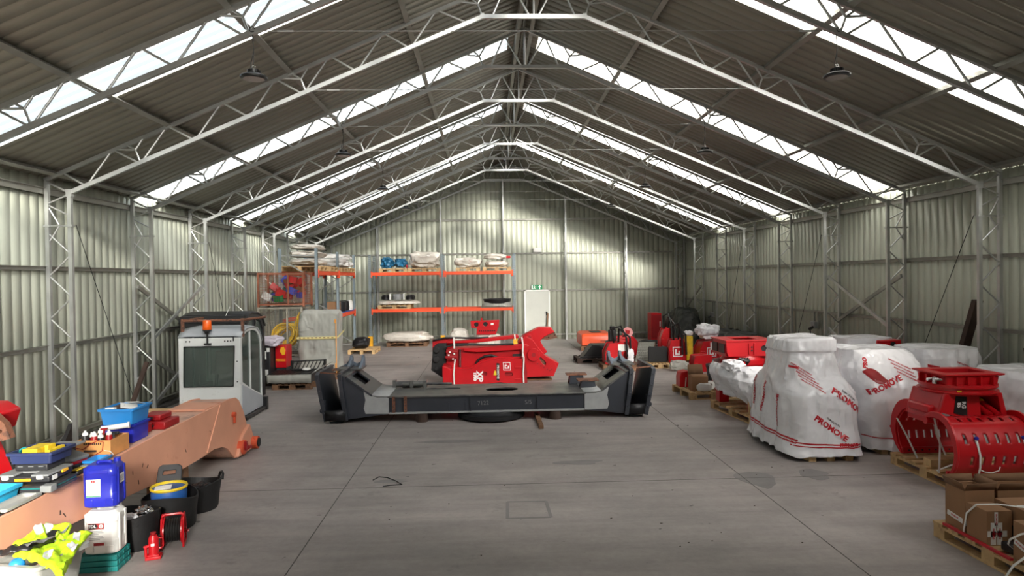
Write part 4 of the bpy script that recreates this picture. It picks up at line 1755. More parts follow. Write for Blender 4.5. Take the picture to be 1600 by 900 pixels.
# bottle jack
jk = thing('bottle_jack', 'red hydraulic bottle jack standing on the floor', 'bottle jack', (-3.80, 6.12, 0), .3)
b = MB().box((0, 0, .015), (.13, .10, .03)).box((0, 0, .035), (.10, .085, .02))
b.build('base', M['red'], jk, bevel=.006)
b = MB().rev([(0, .04), (.043, .04), (.043, .18), (.035, .195), (.03, .21), (0, .21)], n=24)
b.build('cylinder', M['red'], jk)
b = MB().rev([(0, .21), (.018, .21), (.018, .222), (.024, .226), (.024, .236), (0, .236)], n=18)
b.build('ram', M['red_dark'], jk)
b = MB().cyl((-.06, -.02, .03), (-.06, -.02, .11), .013, n=12).bar((-.075, -.02, .115), (-.02, -.02, .13), .02, .02)
b.build('pump', M['red'], jk)
b = MB().tube([(.042, 0, .18), (.075, 0, .175), (.078, 0, .10), (.06, 0, .085), (.042, 0, .09)], .006, 8)
b.build('side_handle', M['red'], jk)
b = MB().box((0, -.0435, .135), (.03, .002, .022))
b.build('sticker', M['label_white'], jk)
# cable reel
rl = thing('cable_reel', 'red frame cable reel wound with black cable, standing before the black tub', 'cable reel', (-3.76, 6.42, 0), R(18))
b = MB()
for x in (-.075, .075):
    b.rev([(.072, -.006), (.125, -.006), (.125, .006), (.072, .006)], (x, 0, .145), 36, M=Matrix.Rotation(PI / 2, 3, 'Y'), close=True)
b.build('flange', M['red'], rl)
b = MB().cyl((-.068, 0, .145), (.068, 0, .145), .075, n=32)
for i in range(6):
    b.rev([(.075 + .02 + .012 * math.cos(t * PI / 4), .012 * math.sin(t * PI / 4)) for t in range(8)], (-.055 + i * .022, 0, .145), 32, M=Matrix.Rotation(PI / 2, 3, 'Y'), close=True)
b.build('wound_cable', M['hose'], rl)
b = MB()
for x in (-.092, .092):
    b.tube([(x, -.10, .012), (x, -.11, .06), (x, -.10, .16), (x, -.05, .27), (x, .02, .29), (x, .09, .20), (x, .11, .08), (x, .10, .012), (x, 0, .010)], .010, 8, closed=True)
b.tube([(-.092, -.02, .283), (-.07, -.02, .30), (.07, -.02, .30), (.092, -.02, .283)], .013, 8)
b.cyl((-.092, 0, .145), (.11, 0, .145), .014, n=12)
b.build('frame', M['red'], rl)
b = MB().cyl((.082, 0, .145), (.088, 0, .145), .066, n=28)
b.build('hub_disc', M['black'], rl)
b = MB().cyl((.088, .06, .10), (.125, .06, .10), .012, n=10)
b.build('crank_knob', M['red'], rl)

# ---- red attachment and bag at the very left
ra = W('crusher_jaw', 'red demolition jaw with a drilled steel plate at the left edge, behind the boom', 'demolition jaw', (-6.1, 6.9, 0))
b = MB().prism([(-6.7, 0), (-5.75, 0), (-5.72, .55), (-5.85, .9), (-5.68, 1.02), (-5.62, 1.2), (-5.75, 1.28), (-6.2, 1.3), (-6.7, 1.0)], 'y', 6.75, 7.15)
ra.part('body', b, M['red'], bevel=.02)
ph = [(-5.66 + dx + .018 * math.cos(a * PI / 4), .0 + dz + .018 * math.sin(a * PI / 4)) for dx, dz in ((0, 1.12),) for a in range(8)]
holes = []
for dx, dz in ((-5.62, 1.12), (-5.57, 1.05), (-5.52, .99), (-5.58, .98), (-5.50, 1.06)):
    holes.append([(dx + .017 * math.cos(a * PI / 4), dz + .017 * math.sin(a * PI / 4)) for a in range(8)])
b = MB().prism([(-5.78, .96), (-5.60, .93), (-5.41, .99), (-5.46, 1.13), (-5.56, 1.23), (-5.70, 1.24)], 'y', 6.66, 6.74, holes=holes)
ra.part('tooth_plate', b, M['rust'])
b = MB().tube([(-5.95, 6.9, 1.2), (-5.9, 6.8, 1.45), (-5.86, 6.75, 1.55)], .025, 8)
b.cyl((-5.86, 6.75, 1.55), (-5.84, 6.73, 1.62), .045, n=12)
ra.part('hose_stub', b, M['yellow'])
b = blob((-5.86, 6.44, .68), (.25, .14, .28), 21, .14, 3.0, 48, 30)
wbg = W('white_bag', 'white printed plastic sheet draped over the red jaw at the left edge', 'plastic sheet', (-5.86, 6.55, .5))
sf = MB().join(b)
wbg.part('film', b, M['film'])
tx = text_at('PROMOVE', (-5.70, 6.0, .80), (1, .0, -.35), (.3, 0, 1), .07, 0)
tx = print_on(tx, sf, .004, (0, 1, 0))
if tx:
    wbg.part('print', tx, M['print_red'])
b = MB().bx(-6.3, -5.62, 6.30, 6.60, .0, .40)
solo('red_block', b, M['red_dark'], 'dark red steel block under the white sheet at the left edge', 'steel block', bevel=.02)

# ---- leaning bar and planks beside the cab
b = MB().bar((-6.62, 11.72, 1.12), (-6.70, 11.0, .0), .07, .04)
solo('leaning_bar', b, M['wood_dark'], 'dark bar leaning near the second left column, behind the blue crate', 'bar')
for i in range(3):
    b = MB().bx(-6.75 - .03 * i, -6.28 + .02 * i, 11.55 + .05 * i, 11.95, .10 * i, .10 * i + .085)
    solo('plank_block', b, M['wood'], f'weathered wood block on the floor left of the white cab, {("bottom", "middle", "top")[i]} of its stack', 'wood block', 'wood blocks left of the white cab', bevel=.004)

# ================================================================ white cab
cb = W('excavator_cab', 'white excavator cab with an amber beacon, standing on the floor behind the boom', 'excavator cab', (-5.65, 12.55, 0))
X0, X1, Y0, Y1 = -6.20, -5.13, 12.0, 13.12
sp = [(Y0, .08), (Y0, 1.50), (Y0 + .10, 1.575), (Y0 + .3, 1.63), (Y0 + .6, 1.64), (Y0 + .85, 1.60), (Y1 - .12, 1.50), (Y1, 1.34), (Y1, .08)]
w1 = [(Y0 + .07, .70), (Y0 + .07, 1.46), (Y0 + .17, 1.53), (Y0 + .32, 1.57), (Y0 + .47, 1.58), (Y0 + .47, .53)]
w2_ = [(Y0 + .51, .515), (Y0 + .51, 1.58), (Y0 + .65, 1.58), (Y0 + .83, 1.545), (Y1 - .15, 1.45), (Y1 - .06, 1.30), (Y1 - .06, .32)]
for xa, xb, lab in ((X1 - .05, X1, 'right'), (X0, X0 + .05, 'left')):
    b = MB().prism(sp, 'x', xa, xb, holes=[w1, w2_])
    cb.part('side_frame', b, M['white_paint'], bevel=.006)
    for wv in (w1, w2_):
        b = MB().prism(wv, 'x', xa + .02, xa + .028)
        cb.part('side_window', b, M['glass'])
b = MB()
for s in (0,):
    b.prism([(Y0 + .02, .09), (Y0 + .02, .66), (Y0 + .5, .49), (Y1 - .03, .275), (Y1 - .03, .09)], 'x', X1, X1 + .012)
M['cab_grey'] = mat('blue_grey_cab_panel', (160, 165, 170), .4, 0, .06, 3)
cb.part('door_panel', b, M['cab_grey'], bevel=.004)
b = MB().prism([(X0 + .0, .08), (X1, .08), (X1, 1.50), (X0 + .0, 1.50)], 'y', Y0 - .03, Y0, holes=[[(X0 + .09, .645), (X1 - .125, .645), (X1 - .095, 1.35), (X0 + .105, 1.35)]])
cb.part('front_frame', b, M['white_paint'], bevel=.008)
b = MB().prism([(X0 + .085, .64), (X1 - .12, .64), (X1 - .09, 1.355), (X0 + .10, 1.355)], 'y', Y0 - .018, Y0 - .010)
fwn = cb.part('front_window', b, M['glass'])
b = MB()
q = [(X0 + .088, .643), (X1 - .123, .643), (X1 - .093, 1.352), (X0 + .103, 1.352)]
for i in range(4):
    a, c = q[i], q[(i + 1) % 4]
    b.bar((a[0], Y0 - .034, a[1]), (c[0], Y0 - .034, c[1]), .012, .022, up=(0, 1, 0))
cb.part('window_seal', b, M['rubber'], parent=fwn)
b = MB()
rp = [(y, z) for y, z in sp[1:-1]]
rings = [[Vector((x, y, z + .012 - (.02 if x in (X0 - .01, X1 + .01) else 0))) for y, z in rp] for x in (X0 - .01, X0 + .12, (X0 + X1) / 2, X1 - .12, X1 + .01)]
b.loft(rings, cap=False, closed=False)
cb.part('roof', b, M['cab_grey'], solid=.03)
b = MB().prism([(X0, .08), (X1, .08), (X1, 1.34), (X0, 1.34)], 'y', Y1 - .03, Y1, holes=[[(X0 + .1, .7), (X1 - .1, .7), (X1 - .1, 1.25), (X0 + .1, 1.25)]])
cb.part('rear_frame', b, M['cab_grey'])
b = MB().bx(X0 + .05, X1 - .05, Y0 + .02, Y1 - .03, .08, .13)
cb.part('floor_plate', b, M['steel_dark'])
b = MB()
for x in (X0 + .02, X1 + .03):
    b.cyl((x, Y0 + .05, .045), (x, Y1 + .03, .045), .04, n=12)
b.bx(X1 - .02, X1 + .08, Y1 - .02, Y1 + .08, 0, .25)
b.bx(X0, X1, Y0 + .2, Y0 + .28, .0, .09).bx(X0, X1, Y1 - .2, Y1 - .12, .0, .09)
cb.part('skid_frame', b, M['steel_dark'], bevel=.004)
b = MB()
for x in (X0 + .14, X0 + .20, X1 - .26, X1 - .21, X1 - .16):
    b.cyl((x, Y0 - .034, 1.44), (x, Y0 - .028, 1.44), .014, n=12)
for z in (.72, 1.08):
    b.cyl((X1 - .055, Y0 - .034, z), (X1 - .055, Y0 - .028, z), .013, n=12)
b.cyl((X1 - .11, Y0 - .034, 1.44), (X1 - .11, Y0 - .034, 1.52), .012, n=8)
cb.part('bolt_holes', b, M['black'])
bc = MB().cyl((X0 + .52, Y0 - .06, 1.40), (X0 + .52, Y0 - .06, 1.62), .016, n=10)
bc.bx(X0 + .46, X0 + .58, Y0 - .07, Y0 - .03, 1.38, 1.41)
bc.rev([(0, 1.56), (.03, 1.57), (.045, 1.61), (.075, 1.63), (.075, 1.65), (0, 1.65)], (X0 + .52, Y0 - .06, 0), 20)
bco = cb.part('beacon_bracket', bc, M['black'])
bc = MB().rev([(0, 1.65), (.072, 1.65), (.076, 1.66), (.07, 1.80), (.06, 1.815), (0, 1.82)], (X0 + .52, Y0 - .06, 0), 24)
cb.part('beacon_lens', bc, M['amber'], parent=bco, label='amber beacon lens')
b = MB()
zz = 1.80
b.cyl((X0 + .02, Y0 + .12, zz), (X1 + .0, Y0 + .12, zz), .024, n=10)
b.cyl((X1, Y0 + .12, zz), (X1 + .10, Y1 - .1, zz), .024, n=10)
b.cyl((X0 + .02, Y0 + .12, zz), (X0 + .0, Y1 - .1, zz), .024, n=10)
for x, y in ((X0 + .02, Y0 + .12), (X1, Y0 + .12)):
    b.bx(x - .022, x + .022, y - .022, y + .022, 1.50, zz + .03)
cb.part('guard_rail', b, M['rust'])
b = MB().box((-5.72, 12.72, .42), (.46, .46, .14)).box((-5.72, 12.95, .82), (.44, .12, .72), Matrix.Rotation(-.12, 3, 'X'))
b.box((-5.72, 12.98, 1.24), (.26, .09, .16))
b.bx(-5.85, -5.6, 12.6, 12.9, .13, .36)
cb.part('seat', b, M['black'], bevel=.03)
b = MB().cyl((-5.70, 12.2, .13), (-5.70, 12.38, .80), .03, n=10)
for s in (-1, 1):
    b.bx(-5.72 + s * .34 - .06, -5.72 + s * .34 + .06, 12.45, 12.95, .45, .60)
    b.cyl((-5.72 + s * .34, 12.5, .6), (-5.72 + s * .34, 12.46, .80), .02, n=8)
cb.part('control_levers', b, M['dark_pl'], bevel=.01)
# black cab behind
kb = W('black_excavator_cab', 'dark grey excavator cab behind the white cab', 'excavator cab', (-6.3, 14.5, 0))
X0, X1, Y0, Y1 = -6.95, -5.66, 13.75, 14.9
sp = [(Y0, .0), (Y0, 1.62), (Y0 + .10, 1.78), (Y0 + .3, 1.83), (Y0 + .7, 1.82), (Y1 - .2, 1.74), (Y1, 1.52), (Y1, 0)]
w1 = [(Y0 + .10, .8), (Y0 + .10, 1.58), (Y0 + .25, 1.68), (Y0 + .55, 1.70), (Y0 + .55, .7)]
w2_ = [(Y0 + .62, .7), (Y0 + .62, 1.70), (Y1 - .25, 1.64), (Y1 - .10, 1.45), (Y1 - .10, .6)]
for xa, xb in ((X1 - .06, X1), (X0, X0 + .06)):
    b = MB().prism(sp, 'x', xa, xb, holes=[w1, w2_])
    kb.part('side_frame', b, M['dark_pl'], bevel=.008)
    for wv in (w1, w2_):
        b = MB().prism(wv, 'x', xa + .02, xa + .028)
        kb.part('side_window', b, M['glass'])
b = MB().prism([(X0, 0), (X1, 0), (X1, 1.66), (X0, 1.66)], 'y', Y0 - .03, Y0, holes=[[(X0 + .1, .7), (X1 - .1, .7), (X1 - .1, 1.58), (X0 + .1, 1.58)]])
kb.part('front_frame', b, M['dark_pl'], bevel=.008)
b = MB().bx(X0 + .09, X1 - .09, Y0 - .018, Y0 - .01, .69, 1.59)
kb.part('front_window', b, M['glass'])
b = MB().prism([(X0, 0), (X1, 0), (X1, 1.5), (X0, 1.5)], 'y', Y1 - .03, Y1, holes=[[(X0 + .1, .8), (X1 - .1, .8), (X1 - .1, 1.42), (X0 + .1, 1.42)]])
kb.part('rear_frame', b, M['dark_pl'])
b = MB()
rp = sp[1:-1]
b.loft([[Vector((x, y, z + .014 - d)) for y, z in rp] for x, d in ((X0 - .02, .03), (X0 + .1, 0), (X1 - .1, 0), (X1 + .02, .03))], cap=False, closed=False)
b.prism([(X0 - .02, 1.66), (X1 + .02, 1.66), (X1 - .02, 1.80), (X0 + .02, 1.80)], 'y', Y0 - .06, Y0 + .12)
kb.part('roof', b, M['dark_pl'], solid=.03)
b = MB().box((-6.3, 14.55, .9), (.46, .14, .9)).box((-6.3, 14.35, .45), (.48, .46, .16)).bx(-6.45, -6.15, 14.2, 14.5, 0, .4)
kb.part('seat', b, M['black'], bevel=.03)
b = MB()
for x in (-6.42, -6.37, -6.2):
    b.cyl((x, Y0 - .065, 1.73), (x, Y0 - .058, 1.73), .012, n=8)
b.cyl((-6.05, Y0, 1.8), (-5.98, Y0 + .05, 1.98), .006, n=6)
kb.part('roof_lights', b, M['label_white'])
# ================================================================ dark grey undercarriage
M['lug'] = mat('blue_grey_primer_lug', (104, 114, 126), .4, .1, .1, 4)


def oct_(cx, cz, r, n=16, hx=0):
    return [(cx + r * math.cos(2 * PI * i / n), cz + r * math.sin(2 * PI * i / n)) for i in range(n)]


CXM = -.79
YF, YK = 11.70, 12.85
uc = W('undercarriage_frame', 'dark grey welded machine undercarriage frame resting on blocks across the middle of the floor', 'undercarriage', (CXM, 12.2, 0))


def mir(poly, s):
    return [(CXM + s * (x - CXM), z) for x, z in poly] if s < 0 else list(poly)


# centre beam: front web, back web, bottom plate, slotted top plate
b = MB()
b.bx(-2.49, .91, YF, YF + .03, .15, .43)
b.bx(-2.49, .91, YK - .03, YK, .15, .43)
b.bx(-2.49, .91, YF + .03, YK - .03, .15, .18)
uc.part('beam_box', b, M['chassis'], bevel=.004)


def oval(cx, cy, hx, hy, n=8):
    P = []
    for i in range(n + 1):
        a = -PI / 2 + PI * i / n
        P.append((cx + hx - hy + hy * math.cos(a), cy + hy * math.sin(a)))
    for i in range(n + 1):
        a = PI / 2 + PI * i / n
        P.append((cx - hx + hy + hy * math.cos(a), cy + hy * math.sin(a)))
    return P


b = MB().prism([(-2.52, YF - .03), (.94, YF - .03), (.94, YK + .03), (-2.52, YK + .03)], 'z', .43, .455,
               holes=[oval(-.52, 12.22, .30, .19), oval(-1.62, 12.42, .34, .07), oval(-2.2, 12.62, .18, .06)])
uc.part('top_plate', b, M['chassis_top'], bevel=.004)
b = MB().bx(-2.49, .91, YF - .06, YF, .15, .175)
uc.part('bottom_flange', b, M['primer_light'], bevel=.003)
b = MB()
for x in (-1.08, .12, -1.42, -1.15, -.85):
    pass
for x, z0, z1, d in ((-1.08, .175, .43, .03), (.09, .175, .43, .03), (-1.46, .20, .33, .012), (-1.17, .20, .33, .012)):
    b = MB().bx(x - .008, x + .008, YF - d, YF, z0, z1)
    uc.part('web_stiffener', b, M['chassis'])
for x in (-2.41, -2.21):
    b = MB().prism([(x - .025, .15), (x + .025, .15), (x + .025, .45), (x - .025, .45)], 'y', YF - .045, YF - .025,
                   holes=[[(x + .012 * math.cos(a * PI / 4), z + .012 * math.sin(a * PI / 4)) for a in range(8)] for z in (.22, .30, .39)])
    uc.part('rusty_strip', b, M['rust'])
for tx_, x in (('7122', -.86), ('5/5', -.07)):
    b = text_at(tx_, (x, YF - .002, .30), (1, 0, .04), (0, 0, 1), .10, .0005)
    uc.part('chalk_writing', b, M['grey_pl'])
for s in (1, -1):
    g = mir([(-2.49, .15), (-2.49, .44), (-2.70, .445), (-2.84, .49), (-3.20, .755), (-3.30, .83), (-3.36, .83), (-3.28, .07), (-3.18, .07)], s)
    for ya, yb_ in ((YF - .012, YF + .02), (YK - .02, YK + .012)):
        b = MB().prism(g, 'y', ya, yb_)
        uc.part('gusset_plate', b, M['chassis'], bevel=.003)
    pl = mir([(-2.50, .152), (-2.50, .44), (-2.70, .442), (-2.84, .485), (-2.93, .55), (-2.90, .40), (-2.93, .25), (-2.90, .16)], s)
    b = MB().prism(pl, 'y', YF - .0155, YF - .0135)
    uc.part('bare_primer_patch', b, M['primer_light'], label='pale primer patch with a ragged edge')
    # sloping top plate with a pocket
    A0, A1 = Vector((CXM + s * 2.02, 0, .47)), Vector((CXM + s * 2.44, 0, .78))
    if s > 0:
        A0, A1 = Vector((CXM + 2.02, 0, .47)), Vector((CXM + 2.44, 0, .78))
    dirv = (A1 - A0)
    L_ = dirv.length
    ux = dirv.normalized()
    nz_ = Vector((-ux.z, 0, ux.x)) if ux.x > 0 else Vector((ux.z, 0, -ux.x))
    if nz_.z < 0:
        nz_ = -nz_

    mm_ = Matrix((ux, Vector((0, 1, 0)), nz_)).transposed().to_4x4()
    mm_.translation = A0
    b = MB().prism([(-.02, YF - .03), (L_, YF - .03), (L_, YK + .03), (-.02, YK + .03)], 'z', 0, .03,
                   holes=[[(L_ * .40, YF + .30), (L_ * .93, YF + .30), (L_ * .93, YK - .30), (L_ * .40, YK - .30)]]).xf(mm_)
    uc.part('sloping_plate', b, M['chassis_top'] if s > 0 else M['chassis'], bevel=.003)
    b = MB().bx(L_ * .3, L_ * 1.0, YF + .25, YK - .25, -.08, -.06).xf(mm_)
    uc.part('pocket_floor', b, M['steel_dark'])
    b = MB()
    xa, xb = CXM + s * 1.71, CXM + s * 2.05
    b.loft([[Vector((CXM + s * q, y, z)) for y in (YF - .02, YK + .02)] for q, z in ((1.70, .458), (1.90, .462), (2.04, .49))], cap=False, closed=False)
    uc.part('bend_plate', b, M['primer_light'], solid=.02, offset=0)
    b = MB().bx(min(CXM + s * 2.42, CXM + s * 2.60), max(CXM + s * 2.42, CXM + s * 2.60), YF, YK + .03, .80, .825)
    uc.part('upper_ledge', b, M['chassis_top'], bevel=.003)
    # end housing: two leaning flanged plates with a pocket between them
    inn = [(YF - .05, .05), (YF - .08, .45), (YF - .06, .84), (YF + .1, .87), (YK, .87), (YK, .05)]
    for (xb_, xt, nm) in ((2.42, 2.53, 'inner'), (2.76, 2.92, 'outer')):
        b = MB()
        P = []
        for t_ in (0, .028):
            for y, z in inn:
                xx = lerp(xb_, xt, z / .87) + t_
                P.append(Vector((CXM + s * xx, y, z)))
        n_ = len(inn)
        b.add(P, [tuple(range(n_)), tuple(range(2 * n_ - 1, n_ - 1, -1))] + [(i, i + n_, (i + 1) % n_ + n_, (i + 1) % n_) for i in range(n_)])
        uc.part('end_plate', b, M['chassis'], bevel=.004)
        b = MB()
        for (y, z), (y2, z2) in zip(inn[:4], inn[1:5]):
            b.bar((CXM + s * (lerp(xb_, xt, z / .87) + .014), y, z), (CXM + s * (lerp(xb_, xt, z2 / .87) + .014), y2, z2), .07, .025, up=(0, 1, 0) if abs(z2 - z) > .1 else (0, 0, 1))
        for q in range(4):
            z = .2 + q * .19
            b.cyl((CXM + s * (lerp(xb_, xt, z / .87) + .014), YF - .11, z), (CXM + s * (lerp(xb_, xt, z / .87) + .014), YF - .06, z), .012, n=8)
        uc.part('edge_flange', b, M['rust'] if False else M['chassis'], bevel=.003)
    x2, x3 = CXM + s * 2.44, CXM + s * 2.79
    b = MB()
    P = [Vector((CXM + s * 2.44, YF - .06, .06)), Vector((CXM + s * 2.79, YF - .06, .06)), Vector((CXM + s * 2.80, YF - .06, .24)), Vector((CXM + s * 2.46, YF - .06, .24))]
    b.add(P, [(0, 1, 2, 3)])
    uc.part('front_lip', b, M['steel_dark'], solid=.025)
    b = MB().bx(min(x2, x3), max(x2, x3), YK - .06, YK - .02, .05, .84)
    b.bx(min(x2, x3), max(x2, x3), YF, YK - .06, .05, .075)
    uc.part('pocket_back', b, M['steel_dark'])
    b = MB()
    b.bar((CXM + s * 2.53, YF + .0, .86), (CXM + s * 2.90, YF + .06, .88), .02, .02)
    uc.part('rusty_edge', b, M['rust'])
    b = MB()
    b.bx(min(CXM + s * 2.55, CXM + s * 2.88), max(CXM + s * 2.55, CXM + s * 2.88), YK - .3, YK - .02, .80, .82)
    uc.part('rusty_edge', b, M['rust'])
    b = MB()
    rr = [(CXM + s * (2.86 + .035 * math.cos(a)), YF + .02, .22 + .035 * math.sin(a)) for a in [q * PI / 6 for q in range(12)]]
    b.tube(rr, .014, 6, closed=True)
    b.bx(min(CXM + s * 2.80, CXM + s * 2.85), max(CXM + s * 2.80, CXM + s * 2.85), YF, YF + .04, .28, .40)
    b.tube([(CXM + s * 2.5, YF + .1, .055), (CXM + s * 2.52, YF + .05, .012), (CXM + s * 2.74, YF + .05, .012), (CXM + s * 2.76, YF + .1, .055)], .012, 6)
    uc.part('shackle', b, M['chassis'])
    # upright lugs behind
    for q in (2.57, 2.35):
        xa = CXM + s * q
        b = MB().prism([(12.42, .85), (12.95, .85), (12.94, .98), (12.89, 1.05), (12.82, 1.05), (12.76, .97), (12.60, .90)], 'x', xa - .025, xa + .025,
                       holes=[oct_(12.865, .99, .022, 10)])
        uc.part('claw_lug', b, M['lug'], bevel=.006)
    pf = mir([(-3.62, .82), (-3.45, .90), (-3.36, 1.0), (-3.31, .94), (-3.25, .905), (-3.19, .93), (-3.14, 1.0), (-3.10, .98), (-3.10, .82)], s)
    b = MB().prism(pf, 'y', YK - .06, YK - .03)
    uc.part('claw_web', b, M['lug'], bevel=.004)
    b = MB().bx(min(CXM + s * 2.3, CXM + s * 2.75), max(CXM + s * 2.3, CXM + s * 2.75), YK - .47, YK + .08, .825, .855)
    uc.part('claw_base', b, M['chassis_top'], bevel=.004)
# fittings on the top plate
b = MB().cyl((-2.52, 12.62, .52), (-1.98, 12.62, .52), .055, n=18)
b.cyl((-1.98, 12.62, .52), (-1.45, 12.62, .51), .025, n=12)
for x in (-2.52, -2.2, -1.95):
    b.bx(x - .03, x + .03, 12.55, 12.70, .455, .60 if x < -2.5 else .585)
uc.part('short_ram', b, M['chassis_top'], bevel=.004)
for x0, x1, y0, z1 in ((.72, 1.10, 12.62, .62), (.86, 1.24, 12.10, .585)):
    b = MB().prism([(x0 + .04, .455), (x1 - .04, .455), (x1 - .07, z1), (x0 + .07, z1)], 'y', y0, y0 + .03)
    b.prism([(x0 + .04, .455), (x1 - .04, .455), (x1 - .07, z1), (x0 + .07, z1)], 'y', y0 + .17, y0 + .20)
    b.bx(x0 + .06, x1 - .06, y0 + .03, y0 + .17, .455, z1 - .02)
    pd = uc.part('pad_bracket', b, M['chassis'], bevel=.004)
    b = MB().bx(x0, x1, y0 - .02, y0 + .23, z1 + .001, z1 + .025)
    uc.part('pad_plate', b, M['rust'], parent=pd)
b = MB().rev([(0, .012), (.52, .012), (.60, .03), (.60, .10), (.54, .115), (.50, .15), (0, .15)], (-.72, 12.02, 0), 56)
uc.part('slewing_ring', b, M['steel_dark'])
for x, y, lab in ((-1.93, 11.72, 'left'), (.40, 11.72, 'right')):
    b = MB().cyl((x, y, .0), (x, y, .147), .105, .10, n=18)
    solo('support_block', b, M['wood_dark'], f'dark round wood block under the grey undercarriage, {lab} of its slewing ring', 'support block', 'blocks under the undercarriage')
for x, lab in ((-1.93, 'left'), (.40, 'right')):
    b = MB().bx(x - .1, x + .1, 12.55, 12.78, 0, .147)
    solo('support_block', b, M['wood_dark'], f'square wood block under the rear of the undercarriage, {lab} side', 'support block', 'blocks under the undercarriage')
b = MB().bx(.05, .13, 10.92, 12.0, 0, .06)
solo('timber', b, M['wood_old'], 'brown timber lying on the floor, poking out under the undercarriage', 'timber', bevel=.006)

# ================================================================ red breaker and red shear behind the undercarriage
CB = dict(x0=640, y0=490, s=6.154)


def oct_(cx, cz, r, n=16, hx=0):
    return [(cx + r * math.cos(2 * PI * i / n), cz + r * math.sin(2 * PI * i / n)) for i in range(n)]


Yb = 15.40
bk = W('hydraulic_breaker', 'red hydraulic breaker hammer lying on its side in front of the red shear', 'hydraulic breaker', (-.85, 15.6, 0))
pf = prof([(385, 528), (440, 540), (590, 537), (650, 498), (730, 462), (830, 436), (1090, 434), (1100, 560), (1118, 694), (1010, 682), (880, 660), (760, 672), (400, 700)], Yb, **CB)
pf = [(x, max(z, .012)) for x, z in pf]
h1 = prof([(725 - 24, 578), (725 - 14, 560), (725 + 14, 560), (725 + 24, 578), (725 + 14, 597), (725 - 14, 597)], Yb, **CB)
h2 = prof([(912, 583), (925, 565), (985, 565), (998, 583), (985, 601), (925, 601)], Yb, **CB)
for ya, yb_ in ((Yb, Yb + .05), (Yb + .42, Yb + .47)):
    b = MB().prism(pf, 'y', ya, yb_, holes=[h1, h2])
    bk.part('side_plate', b, M['red'], bevel=.006)
ins = prof([(430, 560), (600, 555), (740, 480), (840, 452), (1075, 452), (1085, 560), (1100, 680), (760, 655), (430, 685)], Yb, **CB)
b = MB().prism([(x, max(z, .03)) for x, z in ins], 'y', Yb + .055, Yb + .42)
bk.part('hammer_body', b, M['red_dark'])
pf = prof([(315, 503), (350, 505), (388, 528), (402, 560), (402, 700), (322, 708)], Yb, **CB)
b = MB().prism([(x, max(z, .005)) for x, z in pf], 'y', Yb - .05, Yb + .52)
bk.part('end_flange', b, M['red'], bevel=.015)
pf = prof([(1085, 432), (1105, 440), (1130, 560), (1130, 690), (1100, 690)], Yb, **CB)
b = MB().prism([(x, max(z, .005)) for x, z in pf], 'y', Yb - .03, Yb + .50)
bk.part('nose_flange', b, M['red_dark'], bevel=.01)
b = MB()
for cy in (515, 630):
    q = prof([(1010, cy - 7), (1092, cy - 5), (1092, cy + 9), (1010, cy + 7)], Yb, **CB)
    b.prism(q, 'y', Yb - .02, Yb)
bk.part('rib', b, M['red'], bevel=.004)
c1 = aY(640 + 672 / 6.154, 490 + 605 / 6.154, Yb)
b = text_at('XP', (c1.x, Yb - .003, c1.z), (0, 0, -1), (1, 0, 0), .20, .001, .008, sx=1.0)
bk.part('model_lettering', b, M['print_white'])
c1 = aY(640 + 628 / 6.154, 490 + 605 / 6.154, Yb)
b = text_at('1700', (c1.x, Yb - .003, c1.z), (0, 0, -1), (1, 0, 0), .085, .001, .006, sx=1.15)
bk.part('number_lettering', b, M['print_white'])
q = prof([(836, 474), (864, 478), (864, 645), (836, 642)], Yb, **CB)
b = MB().prism(q, 'y', Yb - .004, Yb)
bk.part('name_plate', b, M['black'])
c1 = aY(640 + 850 / 6.154, 490 + 560 / 6.154, Yb)
b = text_at('PROMOVE', (c1.x, Yb - .0055, c1.z), (0, 0, -1), (1, 0, 0), .068, .001, .001, sx=.98)
bk.part('name_lettering', b, M['print_white'])
q = prof([(898, 468), (968, 468), (972, 546), (902, 546)], Yb, **CB)
cc = (sum(p[0] for p in q) / 4, sum(p[1] for p in q) / 4)
qi = [(cc[0] + (x - cc[0]) * .86, cc[1] + (z - cc[1]) * .86) for x, z in q]
b = MB().prism(q, 'y', Yb - .003, Yb, holes=[qi])
w_ = (q[1][0] - q[0][0])
b.prism([(cc[0] - .30 * w_, cc[1] - .32 * w_), (cc[0] + .3 * w_, cc[1] - .32 * w_), (cc[0] + .3 * w_, cc[1] + .1 * w_), (cc[0] + .14 * w_, cc[1] + .1 * w_), (cc[0] + .14 * w_, cc[1] - .16 * w_), (cc[0] - .14 * w_, cc[1] - .16 * w_), (cc[0] - .14 * w_, cc[1] + .06 * w_), (cc[0], cc[1] + .06 * w_), (cc[0], cc[1] + .2 * w_), (cc[0] - .3 * w_, cc[1] + .2 * w_)], 'y', Yb - .003, Yb)
b.prism(oct_(cc[0] - .12 * w_, cc[1] + .33 * w_, .06 * w_, 8), 'y', Yb - .003, Yb)
bk.part('logo', b, M['print_white'])
c1 = aY(640 + 822 / 6.154, 490 + 572 / 6.154, Yb)
b = MB().prism([(c1.x - .04, c1.z - .05), (c1.x + .04, c1.z - .05), (c1.x + .02, c1.z + .05), (c1.x - .01, c1.z + .06)], 'y', Yb - .003, Yb)
bk.part('warning_sticker', b, M['yellow_pl'])
b = MB()
for x_, z_ in ((425, 490), (1090, 430)):
    c0 = aY(640 + x_ / 6.154, 490 + z_ / 6.154, Yb)
    b.strap([(c0.x + .01, Yb - .055, .01), (c0.x, Yb - .058, .3), (c0.x + .02, Yb - .055, c0.z + .02), (c0.x + .02, Yb + .3, c0.z + .08)], .03, (1, 0, 0), .006)
bk.part('white_strap', b, M['label_white'])

